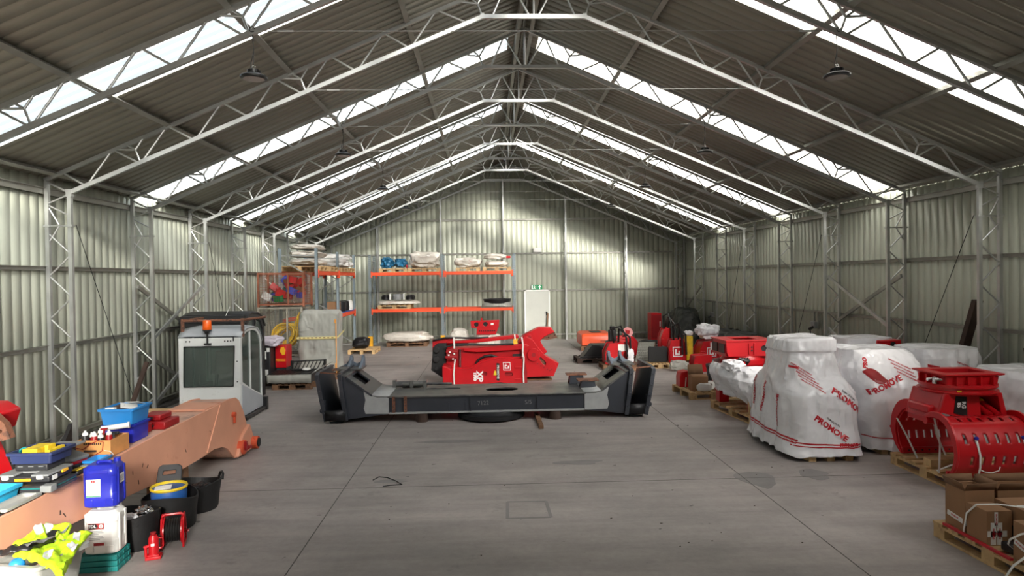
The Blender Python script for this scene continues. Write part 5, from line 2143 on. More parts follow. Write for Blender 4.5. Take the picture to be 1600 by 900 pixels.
Ys = 16.0
sh_ = W('demolition_shear', 'large red demolition shear with black bracket plates, lying behind the red breaker', 'demolition shear', (-.6, 16.3, 0))
body = prof([(350, 345), (520, 335), (700, 330), (1000, 330), (1090, 300), (1180, 290), (1240, 330), (1300, 400), (1390, 455), (1440, 480), (1418, 530), (1385, 602), (1120, 612), (900, 600), (500, 590), (420, 560), (350, 520)], Ys, **CB)
b = MB().prism([(x, max(z, .05)) for x, z in body], 'y', Ys + .08, Ys + .62)
sh_.part('body', b, M['red'], bevel=.02)
hA = prof([(1243, 430), (1262, 418), (1312, 470), (1308, 498), (1285, 490)], Ys, **CB)
face = prof([(1060, 330), (1090, 240), (1105, 215), (1180, 245), (1240, 330), (1300, 400), (1390, 455), (1420, 520), (1385, 602), (1120, 612), (1100, 450)], Ys, **CB)
b = MB().prism([(x, max(z, .05)) for x, z in face], 'y', Ys + .0, Ys + .08, holes=[hA])
sh_.part('jaw_side_plate', b, M['red'], bevel=.01)
q = prof([(1243, 430), (1262, 418), (1312, 470), (1308, 498), (1285, 490)], Ys, **CB)
b = MB().prism(q, 'y', Ys + .05, Ys + .07)
sh_.part('wear_insert', b, M['rust'])
upj = prof([(1040, 290), (1100, 215), (1250, 137), (1368, 137), (1402, 185), (1350, 205), (1300, 232), (1262, 268), (1290, 320), (1330, 372), (1300, 400), (1200, 340), (1100, 320)], Ys, **CB)
b = MB().prism(upj, 'y', Ys + .16, Ys + .54)
sh_.part('upper_jaw', b, M['red'], bevel=.02)
low = prof([(1380, 452), (1440, 480), (1418, 530), (1360, 520)], Ys, **CB)
b = MB().prism(low, 'y', Ys + .05, Ys + .65)
sh_.part('lower_jaw_tip', b, M['red'], bevel=.012)
hs = []
for cx, cz in ((1385, 185), (1405, 215), (1345, 235), (1300, 250)):
    p_ = aY(640 + cx / 6.154, 490 + cz / 6.154, Ys)
    hs.append(oct_(p_.x, p_.z, .018, 8))
tp = prof([(1360, 160), (1400, 180), (1432, 240), (1330, 262), (1258, 252), (1300, 230)], Ys, **CB)
b = MB().prism(tp, 'y', Ys + .22, Ys + .48, holes=hs[:3])
sh_.part('tooth_plate', b, M['rust'])
c0 = aY(640 + 1192 / 6.154, 490 + 395 / 6.154, Ys)
b = MB().cyl((c0.x, Ys - .05, c0.z), (c0.x, Ys + .7, c0.z), .155, n=32)
sh_.part('pivot_disc', b, M['red'], bevel=.012)
b = MB().cyl((c0.x, Ys - .06, c0.z), (c0.x, Ys - .045, c0.z), .055, n=6)
c2 = aY(640 + 1152 / 6.154, 490 + 238 / 6.154, Ys)
b.cyl((c2.x, Ys + .05, c2.z), (c2.x, Ys + .165, c2.z), .05, n=20)
for i, (cx, cz) in enumerate(((1232, 480), (1262, 500), (1290, 518), (1322, 535), (1345, 545), (1365, 535))):
    p_ = aY(640 + cx / 6.154, 490 + cz / 6.154, Ys)
    b.cyl((p_.x, Ys - .012, p_.z), (p_.x, Ys + .01, p_.z), .022, n=6)
sh_.part('bolts', b, M['red_dark'])
b = MB().cyl((c2.x, Ys + .10, c2.z), (c2.x, Ys + .155, c2.z), .085, .085, n=24)
sh_.part('jaw_pin_boss', b, M['red'], bevel=.008)
arm = prof([(520, 332), (640, 330), (1100, 290), (1150, 305), (1100, 345), (650, 372), (520, 360)], Ys, **CB)
b = MB().prism(arm, 'y', Ys - .04, Ys + .12)
sh_.part('cylinder_guard', b, M['red'], bevel=.015)
arm2 = prof([(350, 285), (620, 265), (1050, 215), (1060, 250), (640, 295), (350, 300)], Ys, **CB)
b = MB().prism(arm2, 'y', Ys + .35, Ys + .62)
sh_.part('upper_beam', b, M['red'], bevel=.015)
lp = prof([(203, 285), (250, 280), (252, 300), (222, 310), (222, 540), (205, 548)], Ys, **CB)
b = MB().prism(lp, 'y', Ys + .55, Ys + .62)
b.bx(min(p[0] for p in lp), min(p[0] for p in lp) + .5, Ys + .56, Ys + .63, .45, 1.0)
sh_.part('rear_bracket_plate', b, M['red'], bevel=.006)
bp_ = prof([(222, 330), (260, 302), (345, 300), (352, 620), (300, 612), (205, 548), (214, 440)], Ys, **CB)
b = MB().prism([(x, max(z, .0)) for x, z in bp_], 'y', Ys + .06, Ys + .12)
b.join(MB().prism([(x, max(z, .0)) for x, z in bp_], 'y', Ys + .44, Ys + .50))
sh_.part('black_bracket', b, M['black'], bevel=.01)
b = MB()
for cx, cz in ((258, 350), (255, 440), (255, 530)):
    p_ = aY(640 + cx / 6.154, 490 + cz / 6.154, Ys)
    b.cyl((p_.x, Ys + .0, p_.z), (p_.x, Ys + .54, p_.z), .075 if cz < 500 else .05, n=18)
sh_.part('bracket_boss', b, M['black'], bevel=.008)
b = MB()
x_, z_ = aY(640 + 410 / 6.154, 490 + 395 / 6.154, Ys - .05).x, aY(640 + 410 / 6.154, 490 + 395 / 6.154, Ys).z
b.bx(x_ - .14, x_ + .14, Ys - .05, Ys + .1, z_ - .12, z_ + .14)
b.bx(x_ - .17, x_ + .10, Ys - .09, Ys - .05, z_ - .08, z_ - .02).bx(x_ - .15, x_ + .12, Ys - .09, Ys - .05, z_ + .05, z_ + .10)
sh_.part('valve_block', b, M['red_dark'], bevel=.012)
b = MB()
for dx, dz in ((-.08, .0), (.05, .03), (.02, -.09), (-.05, .07)):
    b.bx(x_ + dx - .02, x_ + dx + .02, Ys - .094, Ys - .088, z_ + dz - .018, z_ + dz + .018)
sh_.part('valve_tags', b, M['label_white'])
b = MB()
p_ = prof([(345, 325), (420, 300), (560, 297), (700, 300), (790, 298), (900, 295), (1000, 292)], Ys - .05, **CB)
b.tube([(x, Ys - .07, z) for x, z in p_], .022, 8)
p_ = prof([(635, 490), (660, 450), (720, 415), (790, 405), (860, 430)], Ys - .05, **CB)
b.tube([(x, Ys + .03, z) for x, z in p_], .03, 8)
p_ = prof([(220, 262), (330, 240), (450, 236), (560, 240), (760, 235)], Ys + .4, **CB)
b.tube([(x, Ys + .5, z) for x, z in p_], .025, 8)
sh_.part('hydraulic_hose', b, M['hose'])
p_ = prof([(485, 345), (485, 520)], Ys, **CB)
b = MB().cyl((p_[0][0], Ys + .03, p_[0][1]), (p_[1][0], Ys + .03, p_[1][1]), .03, n=12)
sh_.part('chrome_rod', b, M['chrome'])
q = prof([(990, 392), (1068, 388), (1072, 438), (994, 440)], Ys, **CB)
b = MB().prism(q, 'y', Ys + .04, Ys + .085)
sh_.part('black_plate', b, M['black'])
b = MB()
p_ = prof([(1078, 225), (1092, 300), (1088, 400), (1095, 500)], Ys - .08, **CB)
b.strap([(x, Ys - .08, z) for x, z in p_], .035, (1, 0, 0), .006)
sh_.part('white_strap', b, M['label_white'])
b = MB()
p_ = prof([(428, 225), (432, 330)], Ys, **CB)
b.strap([(x, Ys - .1, z) for x, z in p_], .035, (1, 0, 0), .006)
sh_.part('white_strap', b, M['label_white'])
b = MB()
p_ = prof([(1015, 210), (1020, 260)], Ys, **CB)
b.strap([(x, Ys + .3, z) for x, z in p_], .035, (1, 0, 0), .006)
sh_.part('white_strap', b, M['label_white'])
b = MB().bx(-.25, .78, 16.12, 16.5, 0, .036)
solo('wide_plank', b, M['wood_old'], 'wide plank poking out under the jaws of the red shear', 'plank', bevel=.004)
b = MB().bx(-1.55, -.75, 16.12, 16.5, 0, .036)
solo('wide_plank', b, M['wood_old'], 'wide plank under the black bracket end of the red shear', 'plank', bevel=.004)

# ================================================================ pallet racking
def upright(loc, label, depth=1.0, rz=0, guard=True, h=3.39):
    """rear-to-front frame standing along local y"""
    o = thing('rack_upright_frame', label, 'rack upright', loc, rz, 'galvanised upright frames of the pallet racking')
    for y in (0, depth):
        b = MB()
        b.bx(-.045, -.037, y - .035, y + .035, 0, h).bx(.037, .045, y - .035, y + .035, 0, h)
        sgn = -1 if y == 0 else 1
        z = .03
        ye = y + sgn * .035
        b.bx(-.045, .045, ye - .004, ye + .004, 0, .03)
        while z < h - .05:
            b.bx(-.045, -.024, ye - .004, ye + .004, z, z + .075)
            b.bx(.024, .045, ye - .004, ye + .004, z, z + .075)
            b.bx(-.012, .012, ye - .004, ye + .004, z, z + .075)
            b.bx(-.045, .045, ye - .004, ye + .004, z + .05, z + .075)
            z += .075
        b.build('post', M['rack_blue'], o)
        b = MB().box((0, y, .004), (.14, .12, .008))
        b.build('foot_plate', M['rack_blue'], o)
    b = MB()
    z = .25
    n = 0
    while z + .55 < h:
        a, c = (.04, depth - .04) if n % 2 == 0 else (depth - .04, .04)
        b.bar((0, a, z), (0, c, z + .55), .03, .03, up=(1, 0, 0))
        z += .57
        n += 1
    b.bar((0, .04, .2), (0, depth - .04, .2), .03, .03, up=(1, 0, 0))
    b.bar((0, .04, h - .2), (0, depth - .04, h - .2), .03, .03, up=(1, 0, 0))
    b.build('bracing', M['galv'], o)
    if guard:
        b = MB()
        b.prism([(-.075, -.11), (.075, -.11), (.085, -.02), (.075, -.02), (.066, -.1), (-.066, -.1), (-.075, -.02), (-.085, -.02)], 'z', 0, .40)
        b.box((0, -.10, .005), (.22, .14, .01))
        b.build('yellow_guard', M['yellow'], o)
    return o


def rack_beam(p0, p1, label, dp=(0, 1, 0)):
    o = W('rack_beam', label, 'rack beam', tuple((Vector(p0) + Vector(p1)) / 2), 'orange beams of the pallet racking')
    b = MB().bar(p0, p1, .05, .115)
    o.part('beam', b, M['rack_orange'], bevel=.005)
    for p, q in ((p0, p1), (p1, p0)):
        d = (Vector(q) - Vector(p)).normalized()
        c = Vector(p) + d * .02 + Vector((0, 0, -.02))
        b = MB().bar(c - d * .018, c + d * .022, .062, .24)
        o.part('connector', b, M['rack_orange'], bevel=.003)


YR = 25.0
RX = (-5.09, -2.42, .27)
for x, lab in zip(RX, ('left end', 'middle', 'right end, next to the pale door')):
    upright((x, YR, 0), f'upright frame of the racking along the gable wall, {lab}')
for z, lv in ((2.70, 'top'), (1.34, 'lower')):
    for i, bay in ((0, 'left'), (1, 'right')):
        for y, fr in ((YR - .03, 'front'), (YR + 1.03, 'rear')):
            rack_beam((RX[i] + .05, y, z), (RX[i + 1] - .05, y, z), f'{fr} orange beam of the {lv} level, {bay} bay of the gable wall racking')
LX = -5.50
for y, lab in ((18.85, 'nearest the viewer'), (21.5, 'second from the viewer'), (24.1, 'in the far corner')):
    upright((LX, y, 0), f'upright frame of the racking along the left wall, {lab}', rz=PI / 2, guard=(y > 23))
for z, lv in ((2.70, 'top'), (1.36, 'lower')):
    for i, (ya, yb_) in enumerate(((18.85, 21.5), (21.5, 24.1))):
        for x, fr in ((LX + .03, 'front'), (LX - 1.03, 'rear')):
            rack_beam((x, ya + .05, z), (x, yb_ - .05, z), f'{fr} orange beam of the {lv} level, {("near", "far")[i]} bay of the left wall racking')


def film_load(label, c, r, seed, m='clear_film', name='wrapped_load', amp=.16, e=2.2, cat='wrapped load', group=None, fr=2.6):
    """a shrink wrapped lump"""
    b = blob(c, r, seed, amp, fr, 48, 30, flat=-r[2] * .90)
    return solo(name, b, M[m], label, cat, group)


zT, zL = 2.76, 1.40
# gable racking, top level
pallet((-4.22, YR + .5, zT), 0, 'pallet on the top level of the gable racking, far left, under blue bundles', L=1.05, Wd=1.1)
for dx, rr, lab, sd in ((-.27, .225, 'left', 1), (.24, .21, 'right', 4)):
    film_load(f'blue wrapped bundle on the top level of the gable racking, {lab} of two', (-4.22 + dx, YR + .35, zT + .145 + .20), (rr, .34, .20 if dx < 0 else .17), sd, 'teal_cloth', 'blue_bundle', .42, fr=3.5)
b = MB().bx(-3.755, -3.70, YR + .0, YR + .25, zT + .145, zT + .27)
solo('red_hook', b, M['red_dark'], 'red steel fitting beside the blue bundles on the top racking level', 'fitting', bevel=.02)
pallet((-3.08, YR + .5, zT), 0, 'pallet on the top level of the gable racking beside its middle upright, left bay', L=1.2, Wd=1.1)
film_load('large bundle in pink tinted film on the top level of the gable racking, left bay', (-3.1, YR + .45, zT + .145 + .30), (.56, .5, .32), 6, amp=.34)
pallet((-1.46, YR + .5, zT), 0, 'pallet on the top level, right bay of the gable racking, under the low bundle', L=.9, Wd=1.1)
film_load('low bundle in pink tinted film on the top level, right bay of the gable racking', (-1.45, YR + .45, zT + .145 + .185), (.52, .48, .20), 9, amp=.32)
pallet((-.38, YR + .5, zT), 0, 'pallet on the top level beside the right end upright of the gable racking', L=1.05, Wd=1.1)
for dz, rr, lab, sd, dx in ((.125, (.47, .45, .115), 'lower', 11, 0), (.40, (.40, .42, .115), 'upper', 14, -.05)):
    film_load(f'{lab} of two stacked film bundles beside the right end upright of the gable racking', (-.4 + dx, YR + .45, zT + .145 + dz), rr, sd, amp=.30)
b = MB().bx(-.02, .14, YR + .2, YR + .5, zT + .48, zT + .56)
solo('red_bar_end', b, M['red'], 'small red bar sticking out of the stacked bundles on the top racking level', 'bar', bevel=.01)
# lower level
pallet((-4.2, YR + .5, zL), 0, 'pallet on the lower level, left bay of the gable racking', L=1.2, Wd=1.1)
b = wrapped([(0, 0, 0, .80, .52), (.05, 0, 0, .78, .5), (.10, 0, 0, .70, .45)], m=10, amp=.05, seed=4).sh(-4.1, YR + .42, zL + .19)
solo('film_sheet', b, M['clear_film'], 'crumpled film sheet under the flat dark parts on the lower racking level', 'plastic sheet')
for x0, x1, h_, lab in ((-4.75, -4.36, .17, 'left'), (-4.35, -3.86, .20, 'middle'), (-3.85, -3.45, .16, 'right')):
    b = wrapped([(0, 0, 0, (x1 - x0) / 2 - .035, .36), (h_ * .6, 0, 0, (x1 - x0) / 2 - .035, .36), (h_, 0, 0, (x1 - x0) / 2 - .08, .3)], m=14, amp=.025, seed=x0).sh((x0 + x1) / 2, YR + .42, zL + .345)
    solo('wrapped_part', b, M['steel_dark'] if lab != 'middle' else M['grey_pl'], f'flat wrapped dark part on the lower level of the gable racking, {lab} of three', 'wrapped part', 'flat parts on the lower racking level')
b = MB()
for x in (-4.36, -3.85):
    b.strap([(x, YR + .03, zL + .35), (x, YR + .04, zL + .57), (x, YR + .6, zL + .58)], .05, (1, 0, 0), .004)
solo('white_band', b, M['label_white'], 'white strapping bands round the flat dark parts on the lower racking level', 'strap')
gr = W('ring_plate', 'dark round ring wrapped in film on the lower level, right end of the gable racking', 'ring', (-.3, YR + .4, zL))
b = MB().rev([(.36, .14), (.48, .14), (.53, .26), (.53, .31), (.42, .31), (.36, .20)], (-.38, YR + .45, zL), 40, close=True)
gr.part('ring', b, M['steel_dark'])
b = wrapped([(0, 0, 0, .56, .5), (.08, 0, 0, .54, .48), (.16, 0, 0, .45, .42)], m=14, amp=.03, seed=8).sh(-.38, YR + .45, zL + .035)
gr.part('film', b, M['frost'])
b = MB().bx(-1.0, .2, YR + .0, YR + .98, zL - .015, zL + .0)
solo('shelf_board', b, M['rack_orange'] if False else M['galv'], 'steel shelf board under the round ring on the racking', 'shelf')
# ground
pallet((-3.75, YR + .35, 0), 0, 'pallet on the floor under the left bay of the gable racking', 'wood_old', L=1.5, Wd=.9)
b = blob((-3.75, YR + .30, .33), (.95, .46, .2), 17, .2, 2.6, 56, 30, flat=-.175)
solo('long_bundle', b, M['clear_film'], 'long low bundle in pink tinted film on the floor under the gable racking', 'wrapped load')
pallet((-1.15, 21.6, 0), 0, 'pallet on the floor behind the red shear, under a part wrapped attachment', 'wood_old', L=1.5, Wd=.9)
rt = W('rotator_head', 'red rotator head with round holes rising from film wrapping behind the red shear', 'rotator head', (-.85, 21.5, .145))
b = wrapped([(.205, -.78, 21.6, .38, .38), (.45, -.78, 21.6, .4, .38), (.64, -.78, 21.6, .38, .34), (.69, -.78, 21.6, .32, .28)], m=30, amp=.05, seed=5)
rt.part('film', b, M['clear_film'])
b = MB().prism([(-1.12, .70), (-.5, .70), (-.42, .92), (-.38, 1.16), (-.98, 1.14), (-1.30, 1.14), (-1.28, .92), (-1.1, .92)], 'y', 21.3, 21.36,
               holes=[oct_(-1.12, 1.02, .075, 12), oct_(-.83, 1.03, .075, 12)])
b.bx(-1.28, -.40, 21.36, 21.8, .92, 1.12).bx(-1.08, -.52, 21.36, 21.8, .70, .92)
b.bx(-.98, -.92, 21.4, 21.5, 1.12, 1.22)
rt.part('head', b, M['red'], bevel=.01)
b = MB()
for i in range(9):
    b.cyl((-1.02 + i * .06, 21.285, .82), (-1.02 + i * .06, 21.31, .82), .022, n=8)
b.cyl((-1.12, 21.37, 1.02), (-1.12, 21.33, 1.02), .07, n=12).cyl((-.83, 21.37, 1.03), (-.83, 21.33, 1.03), .07, n=12)
rt.part('bolt_ring', b, M['steel_dark'])
b = MB().bx(-.66, -.57, 21.295, 21.3, 1.0, 1.06)
rt.part('sticker', b, M['label_white'])
b = blob((-1.66, 21.55, .66), (.29, .27, .23), 31, .3, 2.6, 48, 30, flat=-.225)
solo('film_heap', b, M['clear_film'], 'crumpled heap of milky film beside the red rotator head', 'wrapping')
b = MB().bx(-1.88, -1.38, 21.35, 21.8, .146, .43)
solo('steel_block', b, M['steel_dark'], 'dark steel foot under the crumpled film heap behind the shear', 'steel block', bevel=.02)

# left racking loads
for y, lab in ((19.5, 'first'), (20.75, 'second'), (22.25, 'third'), (23.45, 'fourth')):
    pallet((-6.0, y, zT), PI / 2, f'pallet on the top level of the left wall racking, {lab} from the viewer', L=1.05, Wd=1.15)
for i, (dz, r_) in enumerate(((.12, (.50, .80, .10)), (.345, (.49, .78, .10)), (.555, (.45, .74, .085)))):
    b = blob((-5.98, 19.9, zT + .145 + dz), r_, 40 + i, .2, 2.6, 48, 26)
    solo('film_bundle', b, M['clear_film'], f'long pink tinted bundle on the near end of the left wall racking, {("bottom", "middle", "top")[i]} of three', 'wrapped load', 'bundles on the left wall racking')
for i, (y, dz, r_) in enumerate(((21.98, .20, (.46, .28, .17)), (22.72, .125, (.48, .34, .105)), (22.74, .37, (.42, .32, .10)), (23.52, .13, (.48, .33, .105)), (23.52, .37, (.40, .30, .10)))):
    b = blob((-5.9, y, zT + .145 + dz), r_, 50 + i, .34, 3.0, 44, 26)
    solo('film_bundle', b, M['red_print_film'], f'white film bundle on the left wall racking, {("nearest", "lower in the middle", "upper in the middle", "lower at the far end", "upper at the far end")[i]} of five', 'wrapped load', 'bundles on the left wall racking')
b = MB().bx(-6.5, -5.47, 21.6, 24.05, zL + .02, zL + .05)
solo('shelf_board', b, M['blue_drum'], 'blue grey shelf board on the lower level of the left wall racking', 'shelf')
b = MB().bx(-5.9, -5.55, 21.7, 22.1, zL + .055, zL + .40)
solo('carton', b, M['card'], 'brown carton on the lower level of the left wall racking', 'carton', bevel=.01)
for y, r_, lab, mm in ((22.6, .2, 'nearer', 'steel_dark'), (23.3, .17, 'farther', 'black')):
    b = MB().rev([(.08, 0), (r_, 0), (r_ + .02, .1), (r_, .32), (.09, .34), (.08, .3)], (-5.7, y, zL + .055), 24, close=True)
    solo('black_drum', b, M[mm], f'black ribbed motor part on the lower left racking level, {lab} of two', 'machine part')
b = MB().rev([(0, 0), (.13, 0), (.13, .28), (.10, .33), (0, .33)], (-5.62, 23.75, zL + .055), 24)
solo('white_tub', b, M['white_pl'], 'white plastic tub at the end of the lower left racking level', 'tub')
pallet((-5.0, 23.2, 0), PI / 2, 'pallet on the floor behind the tall film wrapped machine', 'wood', L=1.2, Wd=.9)
b = blob((-5.1, 23.2, .34), (.30, .36, .19), 71, .2, 3, flat=-.18)
solo('dark_machine_part', b, M['steel_dark'], 'dark machine part on the pallet behind the tall wrapped machine', 'machine part')

# ================================================================ mesh cages
def cage(label, x0, x1, y0, y1, z0, z1, legs, m, name='mesh_cage'):
    o = W(name, label, 'mesh cage', ((x0 + x1) / 2, (y0 + y1) / 2, z0))
    for x in (x0, x1):
        for y in (y0, y1):
            b = MB().bx(x - .025, x + .025, y - .025, y + .025, z0, z1)
            o.part('corner_post', b, m)
    b = MB()
    zb_ = z0 + legs
    for z in (zb_, z1 - .025):
        for y in (y0, y1):
            b.bx(x0, x1, y - .02, y + .02, z - .02, z + .02)
        for x in (x0, x1):
            b.bx(x - .02, x + .02, y0, y1, z - .02, z + .02)
    xm = lerp(x0, x1, .66)
    b.bx(xm - .02, xm + .02, y0 - .022, y0 + .022, zb_, z1 - .03)
    o.part('rails', b, m)
    b = MB().bx(x0 + .02, x1 - .02, y0 + .02, y1 - .02, zb_ - .01, zb_ + .01)
    o.part('base_sheet', b, M['wood_dark'])
    for pl in ('front', 'back', 'left', 'right'):
        b = MB()
        sp_ = .062
        if pl in ('front', 'back'):
            y = y0 if pl == 'front' else y1
            n_ = int((x1 - x0) / sp_)
            for i in range(1, n_):
                x = x0 + (x1 - x0) * i / n_
                b.bx(x - .0022, x + .0022, y - .0022, y + .0022, zb_, z1 - .03)
            n_ = int((z1 - zb_) / sp_)
            for i in range(1, n_):
                z = zb_ + (z1 - zb_) * i / n_
                b.bx(x0, x1, y - .0022, y + .0022, z - .0022, z + .0022)
        else:
            x = x0 if pl == 'left' else x1
            n_ = int((y1 - y0) / sp_)
            for i in range(1, n_):
                y = y0 + (y1 - y0) * i / n_
                b.bx(x - .0022, x + .0022, y - .0022, y + .0022, zb_, z1 - .03)
            n_ = int((z1 - zb_) / sp_)
            for i in range(1, n_):
                z = zb_ + (z1 - zb_) * i / n_
                b.bx(x - .0022, x + .0022, y0, y1, z - .0022, z + .0022)
        o.part('mesh_panel', b, m)
    return o


X0, X1, Y0, Y1 = -6.70, -5.60, 17.65, 18.45
cage('dull steel mesh cage holding yellow hose, lower of the two cages', X0, X1, Y0, Y1, 0, 1.81, .56, M['cage'])
b = MB()
random.seed(5)
for i in range(10):
    pts = []
    cx, cz = -6.13 + .05 * math.sin(i * 1.9), 1.04 + .06 * math.cos(i * 2.3)
    rx, rz_ = .30 + .05 * math.sin(i * 2.7), .30 + .06 * math.cos(i * 1.3)
    tl = .55 + .12 * math.sin(i)
    y_ = 17.78 + i * .055
    for k in range(36):
        a = 2 * PI * k / 36
        ex, ez = rx * math.cos(a), rz_ * .72 * math.sin(a)
        pts.append((cx + ex * math.cos(tl) - ez * math.sin(tl), y_ + .04 * math.sin(a + i), max(.60 + .004 * i, cz + ex * math.sin(tl) + ez * math.cos(tl))))
    b.tube(pts, .026, 8, closed=True)
b.tube([(-5.85, 17.78, 1.2), (-5.75, 17.76, 1.50), (-5.72, 17.9, 1.64), (-5.8, 18.05, 1.55), (-5.85, 18.1, 1.2)], .026, 8)
solo('yellow_hose', b, M['cable_yellow'], 'coils of yellow hose inside the lower mesh cage', 'hose')
cage('rusty mesh cage full of coloured plastic bins, stacked on the other cage', X0, X1 + .06, Y0, Y1, 1.815, 2.71, .06, M['rust_frame'])
cols = [('red', 'red_pl'), ('blue', 'blue'), ('white', 'white_pl'), ('teal', 'teal'), ('green', 'green_sign')]
M['red_pl'] = mat('red_plastic_bin', (206, 40, 44), .45, 0, .08, 5)
M['blue_bin'] = mat('violet_blue_bin', (66, 84, 184), .45, 0, .08, 5)
binset = [('white', 'white_pl', -6.22, 2.08, .5, 'lying at the bottom left corner'), ('violet blue', 'blue_bin', -6.05, 2.07, -.3, 'at the bottom left beside the white one'),
          ('red', 'red_pl', -6.12, 2.30, .7, 'tilted high at the left'), ('pinkish white', 'label_white', -5.96, 2.28, .5, 'tilted above the middle left'),
          ('green', 'green_sign', -5.93, 2.02, .0, 'lying flat at the bottom'), ('red', 'red_pl', -5.74, 2.09, .05, 'flat at the bottom middle'),
          ('teal', 'teal', -5.75, 2.28, -.6, 'tilted in the middle'), ('violet blue', 'blue_bin', -5.86, 2.47, .9, 'standing at the top of the heap'),
          ('violet blue', 'blue_bin', -5.60, 2.22, .4, 'behind the upright bar'), ('orange brown', 'card', -5.70, 2.46, -.2, 'near the top of the heap'),
          ('red', 'red_pl', -5.45, 2.16, -.2, 'at the bottom right corner'), ('red', 'red_pl', -5.52, 2.34, .5, 'in the right half, higher up'),
          ('red', 'red_pl', -5.58, 2.51, .2, 'highest of all'), ('violet blue', 'blue_bin', -5.43, 2.10, .1, 'small at the right edge'), ('red', 'red_pl', -5.46, 2.42, -.5, 'against the right mesh'),
          ('teal', 'teal', -6.12, 2.12, .9, 'standing behind the bottom left white one'), ('red', 'red_pl', -5.88, 2.16, .3, 'half buried left of the middle'),
          ('red', 'red_pl', -5.66, 2.36, -.4, 'just left of the upright bar, high up'), ('orange brown', 'card', -5.46, 2.26, .8, 'upright in the right corner')]
for i, (cn, mn, x, z, rr, where) in enumerate(binset):
    o = thing('storage_bin', f'{cn} plastic bin {where} of the rusty cage' if 'of' not in where else f'{cn} plastic bin {where} in the rusty cage', 'storage bin', ((x + 5.83) * 1.03 - 6.13, 17.80 + (i % 4) * .15, z + .01), 0, 'plastic bins in the rusty cage')
    o.rotation_euler = (.3 * math.sin(i * 2.1), rr, .5 * math.sin(i * 1.3))
    s_ = .8 if 'small' in where else 1
    b = MB()
    sx, sy, sz = .128 * s_, .075 * s_, .082 * s_

    def rg(a, zz):
        return [Vector((p[0], p[1], zz)) for p in rrect(sx - a, sy - a, .012, 3)]
    b.loft([rg(.012, -sz), rg(0, sz), rg(.007, sz), rg(.019, -sz + .008)])
    b.build('tub', M[mn], o)
    b = MB().loft([rg(-.004, sz - .014), rg(-.004, sz + .002), rg(.006, sz + .002)], cap=False)
    b.build('rim', M[mn], o)

# black box, red box, bag, in front of the cages
bb = W('black_crate', 'black box with white labels standing in front of the mesh cages', 'crate', (-6.08, 16.2, .0))
b = MB().bx(-6.30, -5.90, 16.0, 16.5, .10, .92)
bb.part('body', b, M['dark_pl'], bevel=.02)
for q in ((-6.09, -5.99, .64, .84), (-6.05, -5.95, .26, .40), (-6.27, -6.20, .80, .91), (-5.98, -5.91, .82, .91)):
    b = MB().bx(q[0], q[1], 15.992, 15.999, q[2], q[3])
    bb.part('white_label', b, M['label_white'])
b = MB().bx(-6.28, -5.92, 16.04, 16.46, 0, .10)
bb.part('foot', b, M['wood_dark'])
b = blob((-6.03, 16.25, 1.05), (.34, .24, .13), 61, .3, 3, 48, 28, flat=-.125)
solo('lilac_film', b, M['bag_purple'], 'lilac tinted film bag lying over the black box', 'plastic bag')
rb_ = W('red_box', 'red box with a yellow emblem beside the black box', 'box', (-5.74, 16.5, 0))
b = MB().bx(-5.88, -5.62, 16.32, 16.78, .40, .93)
rb_.part('body', b, M['red'], bevel=.008)
b = MB().bx(-5.87, -5.63, 16.34, 16.76, 0, .40)
rb_.part('base', b, M['dark_pl'])
b = MB().prism([(-5.77, .80), (-5.71, .70), (-5.65, .72), (-5.64, .84), (-5.68, .91), (-5.74, .89)], 'y', 16.313, 16.32)
rb_.part('yellow_emblem', b, M['yellow'])
b = MB().bx(-5.87, -5.64, 16.313, 16.32, .60, .615).bx(-5.87, -5.64, 16.313, 16.32, .56, .572)
rb_.part('yellow_stripe', b, M['yellow'])

# tall film wrapped machine
tw = W('wrapped_machine', 'tall pale machine wrapped in milky stretch film with yellow tape, beside the mesh cages', 'wrapped machine', (-4.930, 17.300, 0))
b = MB().bx(-5.480, -4.600, 16.950, 17.650, .16, 1.66)
M['pale_machine'] = mat('pale_grey_machine', (120, 126, 116), .5, .1, .08, 4)
tw.part('cabinet', b, M['pale_machine'], bevel=.06)
b = MB().bx(-5.180, -4.830, 16.942, 16.950, .75, 1.05).bx(-4.600, -4.592, 17.100, 17.450, .35, .9)
tw.part('dark_panel', b, M['black'])
b = wrapped([(.21, -5.020, 17.300, .50, .42), (.4, -5.020, 17.300, .485, .40), (.9, -5.020, 17.300, .48, .395), (1.4, -5.020, 17.300, .475, .39), (1.66, -5.000, 17.300, .46, .37), (1.735, -5.000, 17.300, .40, .30)], m=64, n=128, amp=.035, seed=12, fold=4.5, e=7)
tw.part('stretch_film', b, M['frost'])
b = MB()
z = 1.06
b.strap([(-5.520, 16.870, z), (-5.020, 16.862, z - .005), (-4.525, 16.870, z)], .055, (0, 0, 1), .004)
b.strap([(-4.512, 16.870, z), (-4.512, 17.300, z + .06), (-4.515, 17.700, z + .12)], .045, (0, 0, 1), .004)
tw.part('yellow_tape', b, mat('pale_yellow_tape', (220, 206, 140), .5, 0, .05, 5))
b = MB()
for i in range(9):
    b.bx(-5.460 + i * .10, -5.410 + i * .10, 16.856, 16.859, z - .008, z + .012)
tw.part('tape_print', b, M['rust'])
b = MB()
for z_, h_ in ((.30, .12), (1.42, .1)):
    b.bx(-4.580, -4.540, 16.862, 16.875, z_, z_ + h_)
b.bx(-4.555, -4.535, 16.863, 16.873, .16, 1.5)
tw.part('corner_tape', b, mat('orange_tape', (222, 150, 66), .5, 0, .1, 8))
pallet((-5.030, 17.300, 0), 0, 'pallet under the tall film wrapped machine', 'wood_old', L=1.0, Wd=.8)

